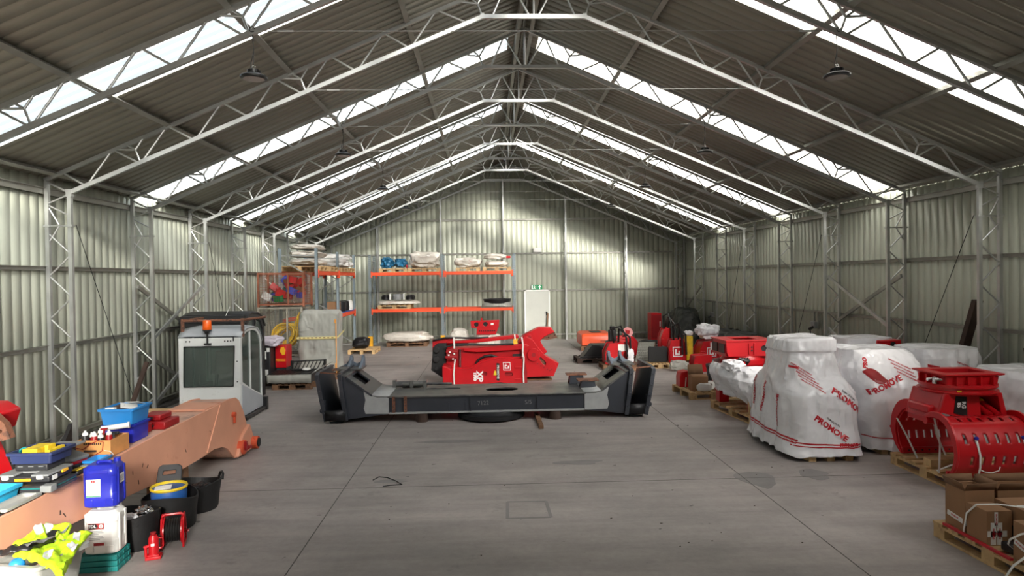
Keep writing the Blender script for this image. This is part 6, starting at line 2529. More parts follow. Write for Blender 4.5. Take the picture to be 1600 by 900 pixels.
# flat black grille on a pallet
pallet((-5.25, 15.85, 0), 0, 'brown pallet under the flat black grille in front of the wrapped machine', 'wood_old', L=.9, Wd=.8)
fg = W('steel_grille', 'flat black steel grille with filmed front edge lying on a brown pallet', 'steel grille', (-5.25, 15.9, .146))
x0, x1, y0, y1, z = -5.78, -4.80, 15.4, 16.2, .36
b = MB()
for i in range(13):
    x = x0 + (x1 - x0) * i / 12
    b.bx(x - .012, x + .012, y0, y1, z - .05, z)
for i in range(16):
    y = y0 + (y1 - y0) * i / 15
    b.bx(x0, x1, y - .012, y + .012, z - .04, z - .005)
fg.part('grating', b, M['steel_dark'])
b = MB().bx(x0, x1, y0 - .01, y1, z - .07, z - .055)
fg.part('base_plate', b, M['black'])
b = MB()
rg_ = []
for i in range(41):
    x = lerp(x0 - .01, x1 + .01, i / 40)
    dz = .018 * noise.noise(Vector((x * 9, 1, 2)))
    rg_.append([Vector((x, y0 - .02 + .01 * noise.noise(Vector((x * 14, 4, 1))), z - .005)), Vector((x, y0 - .03 + .02 * noise.noise(Vector((x * 12, 2, 7))), z - .10)), Vector((x, y0 - .015 + .02 * noise.noise(Vector((x * 11, 5, 3))), z - .20 + dz))])
b.loft(rg_, cap=False, closed=False)
fg.part('film_skirt', b, M['frost'], solid=.006)
b = MB().bx(x0 + .03, x1 - .03, y0 + .02, y1 - .3, .148, z - .075)
fg.part('sub_frame', b, M['steel_dark'])
b = MB().add([(x1, y0, z + .01), (x1 + .12, y0 + .1, z + .10), (x1 + .34, y1 - .1, z + .20), (x1, y1 - .1, z + .01)], [(0, 1, 2, 3)])
fg.part('side_flap', b, M['galv'], solid=.012)
b = MB()
b.cyl((x0 + .35, y1 + .02, z + .20), (x1 + .16, y1 + .02, z + .22), .018, n=8)
b.cyl((x0 + .35, y1 - .12, z + .02), (x1 + .1, y1 - .12, z + .02), .018, n=8)
for i in range(9):
    x = lerp(x0 + .38, x1 + .12, i / 8)
    b.cyl((x, y1 + .02, z + .20), (x - .06, y1 - .12, z + .02), .012, n=8)
b.bx(x1 + .10, x1 + .15, y1 - .02, y1 + .06, z - .1, z + .24)
b.bx(x0 + .30, x0 + .35, y1 - .02, y1 + .06, z - .1, z + .22)
fg.part('guard_rail', b, M['black'])
b = blob((-5.05, 15.95, z + .045), (.10, .08, .03), 5, .2)
solo('white_rag', b, M['label_white'], 'small white rag lying on the flat black grille', 'rag')
# ================================================================ film wrapped attachments on pallets, right
def load(name, label, keys, seed, prints=(), amp=.042, m='film', e=4.2, fold=8, n=128, mm=72, flare=.6, loc=None, bands=(), dirs=(0, 1, 0)):
    b = wrapped(keys, n=n, m=mm, amp=amp, seed=seed, fold=fold, flare=flare, e=e)
    k0 = keys[0]
    o = W(name, label, 'wrapped load', loc or (k0[1], k0[2], k0[0]), 'film wrapped attachments along the right wall')
    sf = MB().join(b)
    o.part('plastic_film', b, M[m])
    for p in prints:
        txt, c, xd, yd, size = p[:5]
        d = p[5] if len(p) > 5 else dirs
        g = text_at(txt, c, xd, yd, size, 0, .0045 if size > .04 else .001, sx=1.1)
        q = print_on(g, sf, .006, d)
        if q:
            o.part('print_lettering', q, M['print_dark'] if len(p) > 6 else M['print_red'])
    for (z0, x0, x1, y, d, w_, tilt) in bands:
        g = MB().grid(lambda a, c: Vector((lerp(x0, x1, a), y, z0 + tilt * a + (c - .5) * w_)) if abs(d[1]) > .5 else Vector((y, lerp(x0, x1, a), z0 + tilt * a + (c - .5) * w_)), 40, 2)
        q = print_on(g, sf, .006, d)
        if q:
            o.part('red_tape', q, M['print_red'])
    return o, sf


FR, LF = (0, 1, 0), (1, 0, 0)
kA = [(.07, 3.74, 9.55, .52, .98), (.16, 3.73, 9.53, .50, .93), (.45, 3.73, 9.5, .485, .88), (.72, 3.73, 9.46, .49, .84), (.86, 3.72, 9.44, .475, .78), (.97, 3.71, 9.42, .435, .68), (1.08, 3.69, 9.40, .395, .56), (1.25, 3.68, 9.38, .365, .47), (1.40, 3.67, 9.38, .352, .43), (1.43, 3.67, 9.38, .380, .455), (1.57, 3.67, 9.38, .365, .44), (1.60, 3.67, 9.38, .33, .40)]
small = 'DEMOLITION EQUIPMENT'
loadA, sfA = load('wrapped_load', 'tallest white film wrapped load in front, square topped, printed in red, on a pine pallet', kA, 3,
     [('PROMOVE', (4.0, 8.0, .76), (.55, 0, -.42), (.42, 0, .55), .115, FR), ('PROMOVE', (3.72, 8.0, .44), (.55, 0, -.40), (.40, 0, .55), .10, FR),
      ('DEMOLITION', (4.0, 8.0, .86), (.55, 0, -.42), (.42, 0, .55), .035, FR, 1), ('DEMOLITION', (3.76, 8.0, .52), (.55, 0, -.40), (.40, 0, .55), .03, FR, 1),
      ('PROMOVE', (3.0, 9.1, .60), (0, -.1, 1), (0, 1, .1), .09, LF), ('PROMOVE', (3.0, 9.55, .72), (0, -.15, 1), (0, 1, .15), .09, LF), ('PROMOVE', (3.0, 9.95, .75), (0, -.1, 1), (0, 1, .1), .085, LF),
      ('III', (3.80, 8.0, 1.02), (.7, 0, -.35), (.35, 0, .7), .10, FR, 1)] +
     [('DEMOLITION EQUIPMENT', (3.47 + .02 * i, 8.0, 1.19 - .052 * i), (.6, 0, -.42), (.42, 0, .6), .022, FR) for i in range(5)] +
     [('PROMOVE', (3.95, 8.0, .225), (1, 0, -.02), (0, 0, 1), .05, FR)],
     bands=[(.245, 3.25, 4.25, 8.0, FR, .018, -.03), (.205, 3.25, 4.25, 8.0, FR, .014, -.02), (.27, 8.7, 10.4, 3.0, LF, .022, .06), (.235, 8.7, 10.4, 3.0, LF, .016, .06), (1.225, 3.33, 3.43, 8.0, FR, .03, -.015)])
loadA.o['label'] = 'tallest white film wrapped load in front, square topped, printed in red, on a pine pallet'
pallet((3.74, 9.35, 0), PI / 2, 'pine pallet showing under the front of the tallest wrapped load', 'wood', 1.4, .6)
b = MB().tube([(3.62, 8.66, .55), (3.80, 8.78, .75), (3.92, 8.90, 1.0), (3.97, 8.93, 1.25), (3.98, 8.94, 1.40)], .004, 5)
kB = [(.07, 4.89, 9.75, .51, .92), (.2, 4.88, 9.72, .49, .86), (.6, 4.88, 9.7, .48, .80), (.9, 4.88, 9.7, .49, .72), (1.12, 4.88, 9.72, .50, .60), (1.28, 4.88, 9.75, .47, .52), (1.38, 4.84, 9.78, .42, .46)]
loadB, sfB = load('wrapped_load', 'white film wrapped load with a torn hole, between the tallest load and the red grab', kB, 8,
     [('PROMOVE', (4.95, 8.2, .52), (.8, 0, .52), (-.52, 0, .8), .12, FR), ('PROMOVE', (4.70, 8.2, .93), (.8, 0, .35), (-.35, 0, .8), .10, FR),
      ('DEMOLITION', (5.0, 8.2, .44), (.8, 0, .52), (-.52, 0, .8), .04, FR, 1), 
      ('PRO', (4.52, 8.2, 1.22), (.2, 0, 1), (-1, 0, .2), .07, FR)] +
     [('DEMOLITION EQUIPMENT', (4.98 + .02 * i, 8.2, 1.20 - .055 * i), (.8, 0, -.42), (.42, 0, .8), .024, FR) for i in range(4)],
     bands=[(.24, 4.4, 5.3, 8.2, FR, .014, -.04)])
q = MB().grid(lambda a, c: Vector((lerp(4.46, 4.76, a), 8.2, 1.10 - .12 * a + (c - .5) * (.17 * math.sin(PI * min(1, a * 1.15 + .0)) + .02))), 16, 8)
q = print_on(q, sfB, .004, FR)
if q:
    loadB.part('torn_hole', q, M['red_dark'], label='dark red steel showing through a torn hole')
pallet((4.88, 9.62, 0), PI / 2, 'pine pallet under the wrapped load with the torn hole', 'wood', 1.4, .6)
kD = [(.05, 6.13, 10.12, .56, .58), (.5, 6.13, 10.12, .53, .55), (.9, 6.13, 10.1, .50, .52), (1.2, 6.13, 10.1, .48, .50), (1.33, 6.13, 10.1, .45, .46)]
loadD, sfD = load('wrapped_load', 'broad white film wrapped load behind the red grab', kD, 13,
     [('PROMOVE', (5.78, 9, .78), (.25, 0, .9), (-.9, 0, .25), .12, FR), ('DEMOLITION', (6.2, 9, 1.12), (.8, 0, -.3), (.3, 0, .8), .03, FR)],
     bands=[(1.10, 5.72, 5.86, 9, FR, .04, -.03)])
kE = [(.05, 6.42, 8.6, .60, .60), (.5, 6.40, 8.58, .52, .55), (.9, 6.36, 8.58, .47, .5), (1.1, 6.35, 8.58, .45, .48), (1.19, 6.35, 8.58, .42, .45)]
loadE, sfE = load('wrapped_load', 'white film wrapped load at the right edge, beside the red grab', kE, 19,
     [('PROMOVE', (6.0, 7.6, .62), (.6, 0, .75), (-.75, 0, .6), .14, FR), ('PROMOVE', (6.3, 7.6, .40), (.8, 0, .5), (-.5, 0, .8), .12, FR), ('DEMOLITION', (6.12, 7.6, .56), (.6, 0, .75), (-.75, 0, .6), .04, FR, 1)],
     bands=[(.98, 6.0, 6.18, 7.6, FR, .04, -.01)])
kC = [(.02, 6.2, 12.35, .52, .5), (.7, 6.2, 12.3, .50, .45), (1.1, 6.18, 12.25, .48, .42), (1.30, 6.15, 12.2, .44, .38)]
loadC, sfC = load('wrapped_load', 'white film wrapped load against the right wall, a red casting showing at its top', kC, 23, mm=40, n=80)
b = MB().bx(6.22, 6.66, 11.75, 12.1, 1.12, 1.27).bx(6.05, 6.3, 11.72, 11.95, 1.10, 1.14)
b2 = MB().cyl((6.50, 11.745, 1.19), (6.50, 11.735, 1.19), .05, n=16)
loadC.part('red_casting', b, M['red'], bevel=.015)
loadC.part('casting_hole', b2, M['black'])
kF = [(.05, 5.5, 11.25, .40, .33), (.5, 5.5, 11.25, .36, .3), (.8, 5.5, 11.25, .32, .27), (.95, 5.5, 11.25, .28, .24)]
load('wrapped_load', 'small white film wrapped load seen in the gap between the two front loads', kF, 29, mm=36, n=72)
for (x, y, lab, L_) in ((6.12, 10.1, 'pallet under the broad wrapped load behind the red grab', 1.0), (6.38, 8.6, 'pallet under the wrapped load at the right edge', 1.0),
                        (6.2, 12.3, 'pallet under the wrapped load against the right wall', 1.0)):
    pass

# ================================================================ part wrapped rotator grab on its pallet
pallet((3.95, 11.65, 0), R(96), 'pine pallet with an upright timber crate end, carrying the half unwrapped red grab', 'wood', 1.6, .95)
hg = W('half_wrapped_grab', 'red rotator grab with its white film pulled down, behind the tallest load', 'grab', (3.85, 11.8, .146))
b = MB()
yF = 11.55
b.prism([(3.44, 1.05), (4.20, 1.05), (4.24, 1.12), (4.26, 1.31), (3.40, 1.31), (3.41, 1.12)], 'y', yF, yF + .05,
        holes=[oval(4.10, 1.185, .085, .05)])
b.bx(3.42, 4.24, yF + .05, yF + .75, 1.05, 1.12)
b.bx(3.40, 3.45, yF + .05, yF + .75, 1.05, 1.31).bx(4.21, 4.26, yF + .05, yF + .75, 1.05, 1.31)
b.bx(3.40, 4.26, yF + .70, yF + .75, 1.05, 1.31)
hg.part('head_box', b, M['red'], bevel=.008)
b = MB().prism([(3.38, yF - .02), (4.28, yF - .02), (4.28, yF + .78), (3.38, yF + .78)], 'z', 1.31, 1.335, holes=[[(3.62, yF + .14), (4.02, yF + .14), (4.02, yF + .6), (3.62, yF + .6)]])
hg.part('top_frame', b, M['red'], bevel=.006)
b = MB().bx(4.0, 4.2, yF + .06, yF + .07, 1.13, 1.24)
hg.part('dark_inside', b, M['black'])
b = MB().bx(3.385, 3.402, yF + .08, yF + .36, 1.10, 1.26).bx(3.385, 3.402, yF + .42, yF + .68, 1.10, 1.26)
b.cyl((3.85, yF - .01, 1.21), (3.85, yF + .0, 1.21), .016, n=8).cyl((3.85, yF - .01, 1.15), (3.85, yF + .0, 1.15), .016, n=8)
hg.part('side_openings', b, M['black'])
b = MB().bx(3.79, 3.82, yF - .02, yF, 1.08, 1.28).bx(3.88, 3.91, yF - .02, yF, 1.08, 1.28)
hg.part('lug', b, M['red'], bevel=.004)
b = MB().rev([(0, .86), (.37, .86), (.40, .90), (.40, .97), (.37, 1.0), (.36, 1.05), (0, 1.05)], (3.83, yF + .36, 0), 40)
hg.part('turntable', b, M['red'])
b = MB().bx(3.50, 4.2, yF - .02, yF + .75, .5, .87)
hg.part('body', b, M['red_dark'], bevel=.03)
for x0, y0 in ((3.48, 12.15), (3.62, 11.0), (4.05, 11.0)):
    b = MB().bx(x0, x0 + .18, y0, y0 + .2, .147, .62)
    hg.part('jaw_leg', b, M['red'], bevel=.01)
b = MB().bx(4.30, 4.62, 11.5, 11.62, .95, 1.14)
hg.part('side_arm', b, M['red'], bevel=.01)
keys = [(.42, 3.92, 11.72, .50, .80), (.55, 3.90, 11.72, .56, .86), (.72, 3.88, 11.72, .60, .88), (.84, 3.86, 11.75, .58, .82), (.93, 3.84, 11.8, .52, .66)]
b = wrapped(keys, n=128, m=44, amp=.07, seed=37, fold=7, flare=1.0, top=False, e=2.4)
# the film hangs lower towards the viewer
for i, p in enumerate(b.v):
    k = max(0, min(1, (12.3 - p.y) / 1.4)) * max(0, min(1, (.90 - p.z) / .45)) * max(0, min(1, (p.x - 3.4) / .6))
    p.z = max(.165, p.z - .34 * k)
sf = MB().join(b)
hg.part('loose_film', b, M['film'], solid=.004)
for c, xd, s_ in (((3.95, 10.2, .66), (.8, 0, .5), .09), ((4.2, 10.2, .5), (.1, 0, -1), .08)):
    q = print_on(text_at('PROMOVE', c, xd, (-xd[2], 0, xd[0]), s_, 0, .002), sf, .008, FR)
    if q:
        hg.part('print_lettering', q, M['print_red'])
b = blob((3.42, 11.30, .93), (.15, .22, .10), 41, .35, 3.5, 48, 30)
hg.part('bunched_film', b, M['film'])
b = blob((4.34, 11.40, .98), (.16, .22, .13), 43, .35, 3.5, 48, 30)
hg.part('bunched_film', b, M['film'])
b = MB()
b.bar((3.62, 11.02, .147), (3.60, 11.02, .60), .09, .03, up=(0, 1, 0)).bar((3.74, 11.0, .147), (3.76, 11.0, .60), .10, .03, up=(0, 1, 0))
b.bar((3.56, 11.04, .57), (3.9, 11.0, .58), .03, .07)
solo('timber_crate_end', b, M['wood'], 'upright pine boards at the front of the half unwrapped grab', 'boards')
b = MB()
for i in range(4):
    b.tube([(3.44 + .03 * i, 11.3, .98), (3.50 + .05 * i, 11.2, 1.06), (3.60 + .02 * i, 11.18, 1.02), (3.64, 11.25, .95)], .018, 7)
solo('black_hose', b, M['hose'], 'short black hoses poking out of the film beside the red grab head', 'hose')
b = MB().cyl((3.82, 10.9, 1.12), (3.40 + 1.0, 10.9, 1.12), .012, n=8)

# ================================================================ red sorting grab in front
gp = pallet((5.0, 7.85, 0), R(90), 'pine pallet under the red sorting grab', 'wood', 1.3, 1.1)
b = MB().bx(4.50, 5.0, 7.78, 7.92, .146, .235)
solo('pine_board', b, M['wood'], 'thick pine board lying on the pallet between the jaws of the red grab', 'board', bevel=.004)
sg = W('sorting_grab', 'red sorting grab with slotted open jaws standing on a pine pallet', 'sorting grab', (4.87, 7.85, .146))
JX0, JX1 = 4.40, 5.30


def jaw(prof_, nm, flip, JX0=4.40, JX1=5.30):
    """slotted curved shell; prof_ = (y, z) from hinge to lip"""
    pts = []
    for i in range(len(prof_) - 1):
        for k in range(8):
            pts.append((lerp(prof_[i][0], prof_[i + 1][0], k / 8), lerp(prof_[i][1], prof_[i + 1][1], k / 8)))
    pts.append(prof_[-1])
    # soften
    for _ in range(6):
        pts = [pts[0]] + [((pts[i - 1][0] + 2 * pts[i][0] + pts[i + 1][0]) / 4, (pts[i - 1][1] + 2 * pts[i][1] + pts[i + 1][1]) / 4) for i in range(1, len(pts) - 1)] + [pts[-1]]
    nu, nv = len(pts) - 1, 66

    def fn(u, v):
        t = u * nu
        i = min(int(t), nu - 1)
        f = t - i
        return Vector((lerp(JX0, JX1, v), lerp(pts[i][0], pts[i + 1][0], f), lerp(pts[i][1], pts[i + 1][1], f)))
    rows = [(int(nu * .30), int(nu * .30) + int(nu * .085)), (int(nu * .52), int(nu * .52) + int(nu * .085)), (int(nu * .74), int(nu * .74) + int(nu * .085))]

    def skip(i, j):
        for r, (a, c) in enumerate(rows):
            if a <= i < c + 1:
                jj = (j + (4 if r % 2 else 0)) % 9
                if 5 < j < 61 and jj in (3, 4, 5):
                    return True
        return False
    b = MB().grid(fn, nu, nv, skip=skip)
    jo = sg.part(nm, b, M['red'], solid=.022, offset=0)
    inn = []
    for i, (y, z) in enumerate(pts):
        t = i / nu
        w = (.05 if flip else .10) * math.sin(PI * min(1, .12 + t * .9)) + .025
        j0, j1 = max(0, i - 1), min(nu, i + 1)
        dy, dz = pts[j1][0] - pts[j0][0], pts[j1][1] - pts[j0][1]
        l = math.hypot(dy, dz)
        ny, nz = -dz / l, dy / l
        if flip:
            ny, nz = -ny, -nz
        inn.append((y + ny * w, max(z + nz * w, .152)))
    poly = pts + inn[::-1]
    for x0 in (JX0 - .028, JX1):
        b = MB().prism(poly, 'x', x0, x0 + .028)
        sg.part('jaw_end_plate', b, M['red'], parent=jo, bevel=.004)
    b = MB()
    y, z = pts[-1]
    sy = -1 if not flip else 1
    b.bar((JX0 - .02, y, z + .032), (JX1 + .02, y, z + .032), .03, .08, up=(0, 0, 1))
    sg.part('cutting_lip', b, M['red'], parent=jo, bevel=.006)
    for i in range(8):
        x = lerp(JX0 + .06, JX1 - .06, i / 7)
        b = MB().cyl((x, y - .022, z + .035), (x, y + .022, z + .035), .011, n=8)
        sg.part('lip_bolt', b, M['steel_dark'], parent=jo)
    b = MB().cyl((JX0 - .04, pts[3][0], pts[3][1] - .02), (JX1 + .04, pts[3][0], pts[3][1] - .03), .045, n=20)
    sg.part('hinge_tube', b, M['red'], parent=jo)
    return jo


jaw([(7.72, .74), (7.60, .79), (7.47, .80), (7.34, .745), (7.24, .60), (7.20, .44), (7.24, .28), (7.34, .16)], 'front_jaw', True)
jaw([(8.02, .70), (8.14, .755), (8.28, .765), (8.40, .71), (8.50, .59), (8.54, .44), (8.50, .28), (8.40, .16)], 'rear_jaw', False, 4.56, 5.30)
# body: tapered, with a recess on the right of the front face
b = MB()
fb_ = [(4.44, .74), (5.30, .74), (5.22, 1.06), (4.54, 1.06)]
b.prism(fb_, 'y', 7.58, 7.62, holes=[[(4.97, .80), (5.22, .80), (5.17, 1.02), (4.95, 1.02)]])
b.prism(fb_, 'y', 8.14, 8.18)
b.prism([(4.44, .74), (4.485, .74), (4.585, 1.06), (4.54, 1.06)], 'y', 7.62, 8.14)
b.prism([(5.255, .74), (5.30, .74), (5.22, 1.06), (5.175, 1.06)], 'y', 7.62, 8.14)
b.prism([(4.86, .74), (4.93, .74), (4.93, 1.06), (4.86, 1.06)], 'y', 7.62, 8.14)
b.bx(4.46, 5.28, 7.60, 8.16, .68, .745)
sg.part('body', b, M['red'], bevel=.008)
b = MB().bx(4.94, 5.18, 8.06, 8.12, .76, 1.04)
sg.part('recess_back', b, M['steel_dark'])
b = MB()
for x in (5.00, 5.10):
    b.cyl((x, 8.0, 1.0), (x + .06, 7.56, .80), .038, n=14)
sg.part('jaw_cylinder', b, M['red'])
b = MB()
for x in (5.01, 5.11):
    b.cyl((x, 7.86, .95), (x + .01, 7.78, .915), .040, n=14)
sg.part('yellow_mark', b, M['yellow_pl'])
b = MB().bx(4.42, 4.56, 7.70, 8.1, .80, .90)
sg.part('side_cheek', b, M['red'], bevel=.02)
b = MB().rev([(0, 1.05), (.40, 1.05), (.42, 1.065), (.42, 1.08), (.385, 1.085), (.385, 1.12), (.41, 1.125), (.41, 1.155), (0, 1.155)], (4.88, 7.86, 0), 48)
sg.part('turntable', b, M['red'])
b = MB()
b.loft([[Vector((4.88 + x, 7.86 + y, z)) for x, y in rrect(hx, hy, .03, 3)] for z, hx, hy in ((1.155, .315, .26), (1.25, .325, .27), (1.27, .37, .31), (1.285, .37, .31), (1.286, .25, .16), (1.20, .25, .16))])
sg.part('mounting_head', b, M['red'])
b = MB().bx(4.65, 5.11, 7.73, 7.99, 1.205, 1.22)
sg.part('head_opening', b, M['black'])
for x in (4.66, 4.80, 4.95, 5.10):
    b = MB().bx(x - .008, x + .008, 7.545, 7.61, 1.155, 1.255)
    sg.part('head_rib', b, M['red'])
for y in (7.72, 7.86, 8.0):
    b = MB().bx(4.50, 4.57, y - .008, y + .008, 1.155, 1.255)
    sg.part('head_rib', b, M['red'])
b = MB()
b.cyl((4.47, 7.66, 1.17), (4.47, 7.66, 1.25), .025, n=12).cyl((4.42, 7.72, 1.21), (4.56, 7.72, 1.21), .02, n=12).cyl((4.43, 7.62, 1.22), (4.52, 7.62, 1.22), .022, n=12)
sg.part('hose_coupling', b, M['chrome'])
b = MB().prism([(4.64, .83), (4.80, .79), (4.795, 1.02), (4.665, 1.03)], 'y', 7.574, 7.58)
sg.part('model_plate', b, M['black'])
for txt, x in (('RG', 4.755), ('85', 4.70)):
    q = text_at(txt, (x, 7.5725, .925), (.02, 0, -1), (1, 0, .02), .062, .0008, .002)
    sg.part('model_lettering', q, M['print_white'])
b = MB().prism([(4.60, .765), (4.86, .72), (4.86, .765), (4.60, .81)], 'y', 7.572, 7.58)
sg.part('name_plate', b, M['black'])
q = text_at('PROMOVE', (4.73, 7.5705, .7655), (1, 0, -.17), (.17, 0, 1), .036, .0008, .001, sx=1.15)
sg.part('name_lettering', q, M['print_white'])
b = MB().prism([(4.475, .80), (4.59, .775), (4.59, .815), (4.49, .84)], 'y', 7.574, 7.582)
sg.part('grey_plate', b, M['grey_pl'])
b = MB().bx(4.60, 4.65, 7.462, 7.466, 1.095, 1.112)
sg.part('yellow_sticker', b, M['yellow_pl'])
for x, y in ((4.64, 7.19), (5.18, 7.19)):
    b = MB().cyl((x, 7.23, .62), (x, 7.205, .625), .02, n=14)
    sg.part('blue_cap', b, M['blue'])
b = MB()
b.strap([(4.64, 7.215, .60), (4.655, 7.18, .44), (4.66, 7.19, .30), (4.67, 7.25, .152)], .022, (1, 0, 0), .004)
sg.part('white_strap', b, M['label_white'])
b = MB()
b.strap([(5.18, 7.215, .60), (5.20, 7.18, .44), (5.20, 7.19, .30), (5.21, 7.25, .152)], .022, (1, 0, 0), .004)
sg.part('white_strap', b, M['label_white'])
b = MB()
b.strap([(4.415, 7.60, .80), (4.42, 7.50, .50), (4.42, 7.52, .152)], .022, (1, 0, 0), .004)
sg.part('white_strap', b, M['label_white'])
b = MB()
b.strap([(4.50, 8.44, .60), (4.54, 8.30, .40), (4.58, 8.15, .152)], .022, (1, 0, 0), .004)
sg.part('white_strap', b, M['label_white'])
b = MB()
b.strap([(4.95, 8.42, .70), (4.85, 8.2, .45), (4.80, 7.95, .24)], .022, (1, 0, 0), .004)
sg.part('white_strap', b, M['label_white'])
b = MB()
b.strap([(4.42, 7.56, .17), (4.55, 7.50, .25), (4.62, 7.45, .27)], .022, (0, 1, .2), .004)
sg.part('white_strap', b, M['label_white'])
b = MB()
b.tube([(4.66, 7.175, .28), (4.70, 7.17, .26), (4.78, 7.17, .25), (4.86, 7.175, .27), (4.88, 7.18, .31)], .006, 6)
sg.part('white_strap', b, M['label_white'])

# ================================================================ cartons on the near right pallet
pallet((3.94, 5.48, 0), R(92), 'pine pallet of brown cartons at the bottom right', 'wood', 1.3, 1.05)


def carton(label, x0, x1, y0, y1, z0, z1, flaps=True, tape=(), rz=0.0, open_=True, group='brown cartons on the near right pallet'):
    cx, cy = (x0 + x1) / 2, (y0 + y1) / 2
    hx, hy, h = (x1 - x0) / 2, (y1 - y0) / 2, z1 - z0
    o = thing('cardboard_box', label, 'cardboard box', (cx, cy, z0), rz, group)
    t = .006
    b = MB()
    if open_:
        b.bx(-hx, hx, -hy, -hy + t, 0, h).bx(-hx, hx, hy - t, hy, 0, h).bx(-hx, -hx + t, -hy + t, hy - t, 0, h).bx(hx - t, hx, -hy + t, hy - t, 0, h)
        b.bx(-hx + t, hx - t, -hy + t, hy - t, 0, t)
    else:
        b.bx(-hx, hx, -hy, hy, 0, h)
    b.build('walls', M['card'], o, bevel=.002)
    if flaps and open_:
        for (p0, p1, out) in (((-hx, -hy), (hx, -hy), (0, -.5)), ((hx, -hy), (hx, hy), (.5, 0)), ((-hx, hy), (hx, hy), (0, .3)), ((-hx, -hy), (-hx, hy), (-.35, 0))):
            hl = .07
            P = [Vector((p0[0], p0[1], h)), Vector((p1[0], p1[1], h)), Vector((p1[0] + out[0] * hl, p1[1] + out[1] * hl, h + hl)), Vector((p0[0] + out[0] * hl, p0[1] + out[1] * hl, h + hl))]
            b = MB().add(P, [(0, 1, 2, 3)])
            b.build('flap', M['card_in'], o, solid=.005)
    for (kind, a, c, w_, ln_, rot) in tape:
        b = MB()
        if kind == 'f':
            b.box((a, -hy - .0015, c), (ln_, .002, w_), Matrix.Rotation(rot, 3, 'Y'))
            xd, yd, cc = (math.cos(rot), 0, -math.sin(rot)), (math.sin(rot), 0, math.cos(rot)), (a, -hy - .003, c)
        else:
            b.box((-hx - .0015, a, c), (.002, ln_, w_), Matrix.Rotation(rot, 3, 'X'))
            xd, yd, cc = (0, -math.cos(rot), -math.sin(rot)), (0, -math.sin(rot), math.cos(rot)), (-hx - .003, a, c)
        tp_ = b.build('white_tape', M['label_white'], o)
        nrep = max(1, int(ln_ / .11))
        q = MB()
        for i in range(nrep):
            off = (i - (nrep - 1) / 2) * .105
            q.join(text_at('PROMOVE', (cc[0] + xd[0] * off, cc[1] + xd[1] * off, cc[2] + xd[2] * off), xd, yd, .02, .0003, .0005))
        q.build('tape_print', M['print_red'], tp_)
    return o


carton('tall open brown carton at the far left corner of the carton pallet', 3.47, 3.74, 5.80, 6.06, .147, .52, True, [('f', -.07, .08, .045, .12, 0), ('f', -.08, .09, .045, .15, PI / 2), ('f', -.03, .09, .04, .15, PI / 2), ('l', 0, .10, .045, .2, .1)])
carton('open brown carton behind the others, beside the tall one', 3.80, 4.28, 5.84, 6.10, .147, .50)
carton('brown carton with crossed white tapes at the left front of the carton pallet', 3.44, 3.66, 5.50, 5.74, .147, .44, False, [('f', -.02, .10, .05, .17, 0), ('f', -.055, .10, .045, .19, PI / 2), ('f', .0, .10, .045, .19, PI / 2), ('f', -.03, .225, .03, .12, PI / 2)], open_=False)
b = MB().bx(3.69, 4.1, 5.42, 5.70, .147, .30)
solo('black_block', b, M['black'], 'black block under the wide carton on the near right pallet', 'block', bevel=.02)
carton('wide brown carton lying on the black block', 3.69, 4.25, 5.40, 5.74, .302, .47, False, [('f', .0, .03, .045, .45, .0)], open_=False)
carton('brown carton with crossed white tapes in the near right corner', 3.46, 3.95, 5.0, 5.24, .147, .46, False, [('f', -.10, .12, .05, .26, 1.1), ('f', -.06, .13, .05, .24, 1.9), ('f', -.02, .05, .05, .36, .15), ('l', 0, .12, .05, .22, .3)], open_=False)
b = MB().bx(3.40, 3.43, 5.2, 6.0, .146, .165)
solo('red_strip', b, M['print_red'], 'red steel strip along the left edge of the carton pallet', 'steel strip')
b = MB().bx(3.50, 3.64, 5.29, 5.43, .146, .22)
solo('black_part', b, M['black'], 'small black part between the two taped cartons', 'machine part', bevel=.015)
st = MB()
st.strap([(3.44, 5.78, .16), (3.425, 5.72, .35), (3.44, 5.62, .46), (3.54, 5.5, .50), (3.66, 5.42, .50), (3.8, 5.40, .49), (4.2, 5.42, .48)], .018, (0, 1, .3), .003)
solo('white_strap', st, M['label_white'], 'white strap arching over the cartons from the pallet edge', 'strap', 'loose straps on the carton pallet')
st = MB()
st.strap([(3.72, 5.52, .474), (3.86, 5.50, .473), (4.0, 5.51, .474), (4.2, 5.5, .473)], .018, (0, 1, .2), .003)
solo('white_strap', st, M['label_white'], 'white strap lying along the top of the wide carton', 'strap', 'loose straps on the carton pallet')
st = MB()
st.strap([(3.70, 4.97, .48), (3.55, 4.94, .44), (3.42, 4.97, .33), (3.33, 5.08, .16), (3.30, 5.14, .02), (3.33, 5.10, .004)], .024, (.3, 1, .3), .003)
solo('white_strap', st, M['label_white'], 'white strap end dangling from the near carton down to the floor', 'strap', 'loose straps on the carton pallet')
st = MB()
st.strap([(3.56, 4.975, .47), (3.46, 5.0, .46), (3.41, 5.1, .40), (3.40, 5.2, .32), (3.44, 5.27, .25), (3.5, 5.27, .2)], .02, (.2, 1, .3), .003)
solo('white_strap', st, M['label_white'], 'white strap looping between the two taped cartons', 'strap', 'loose straps on the carton pallet')

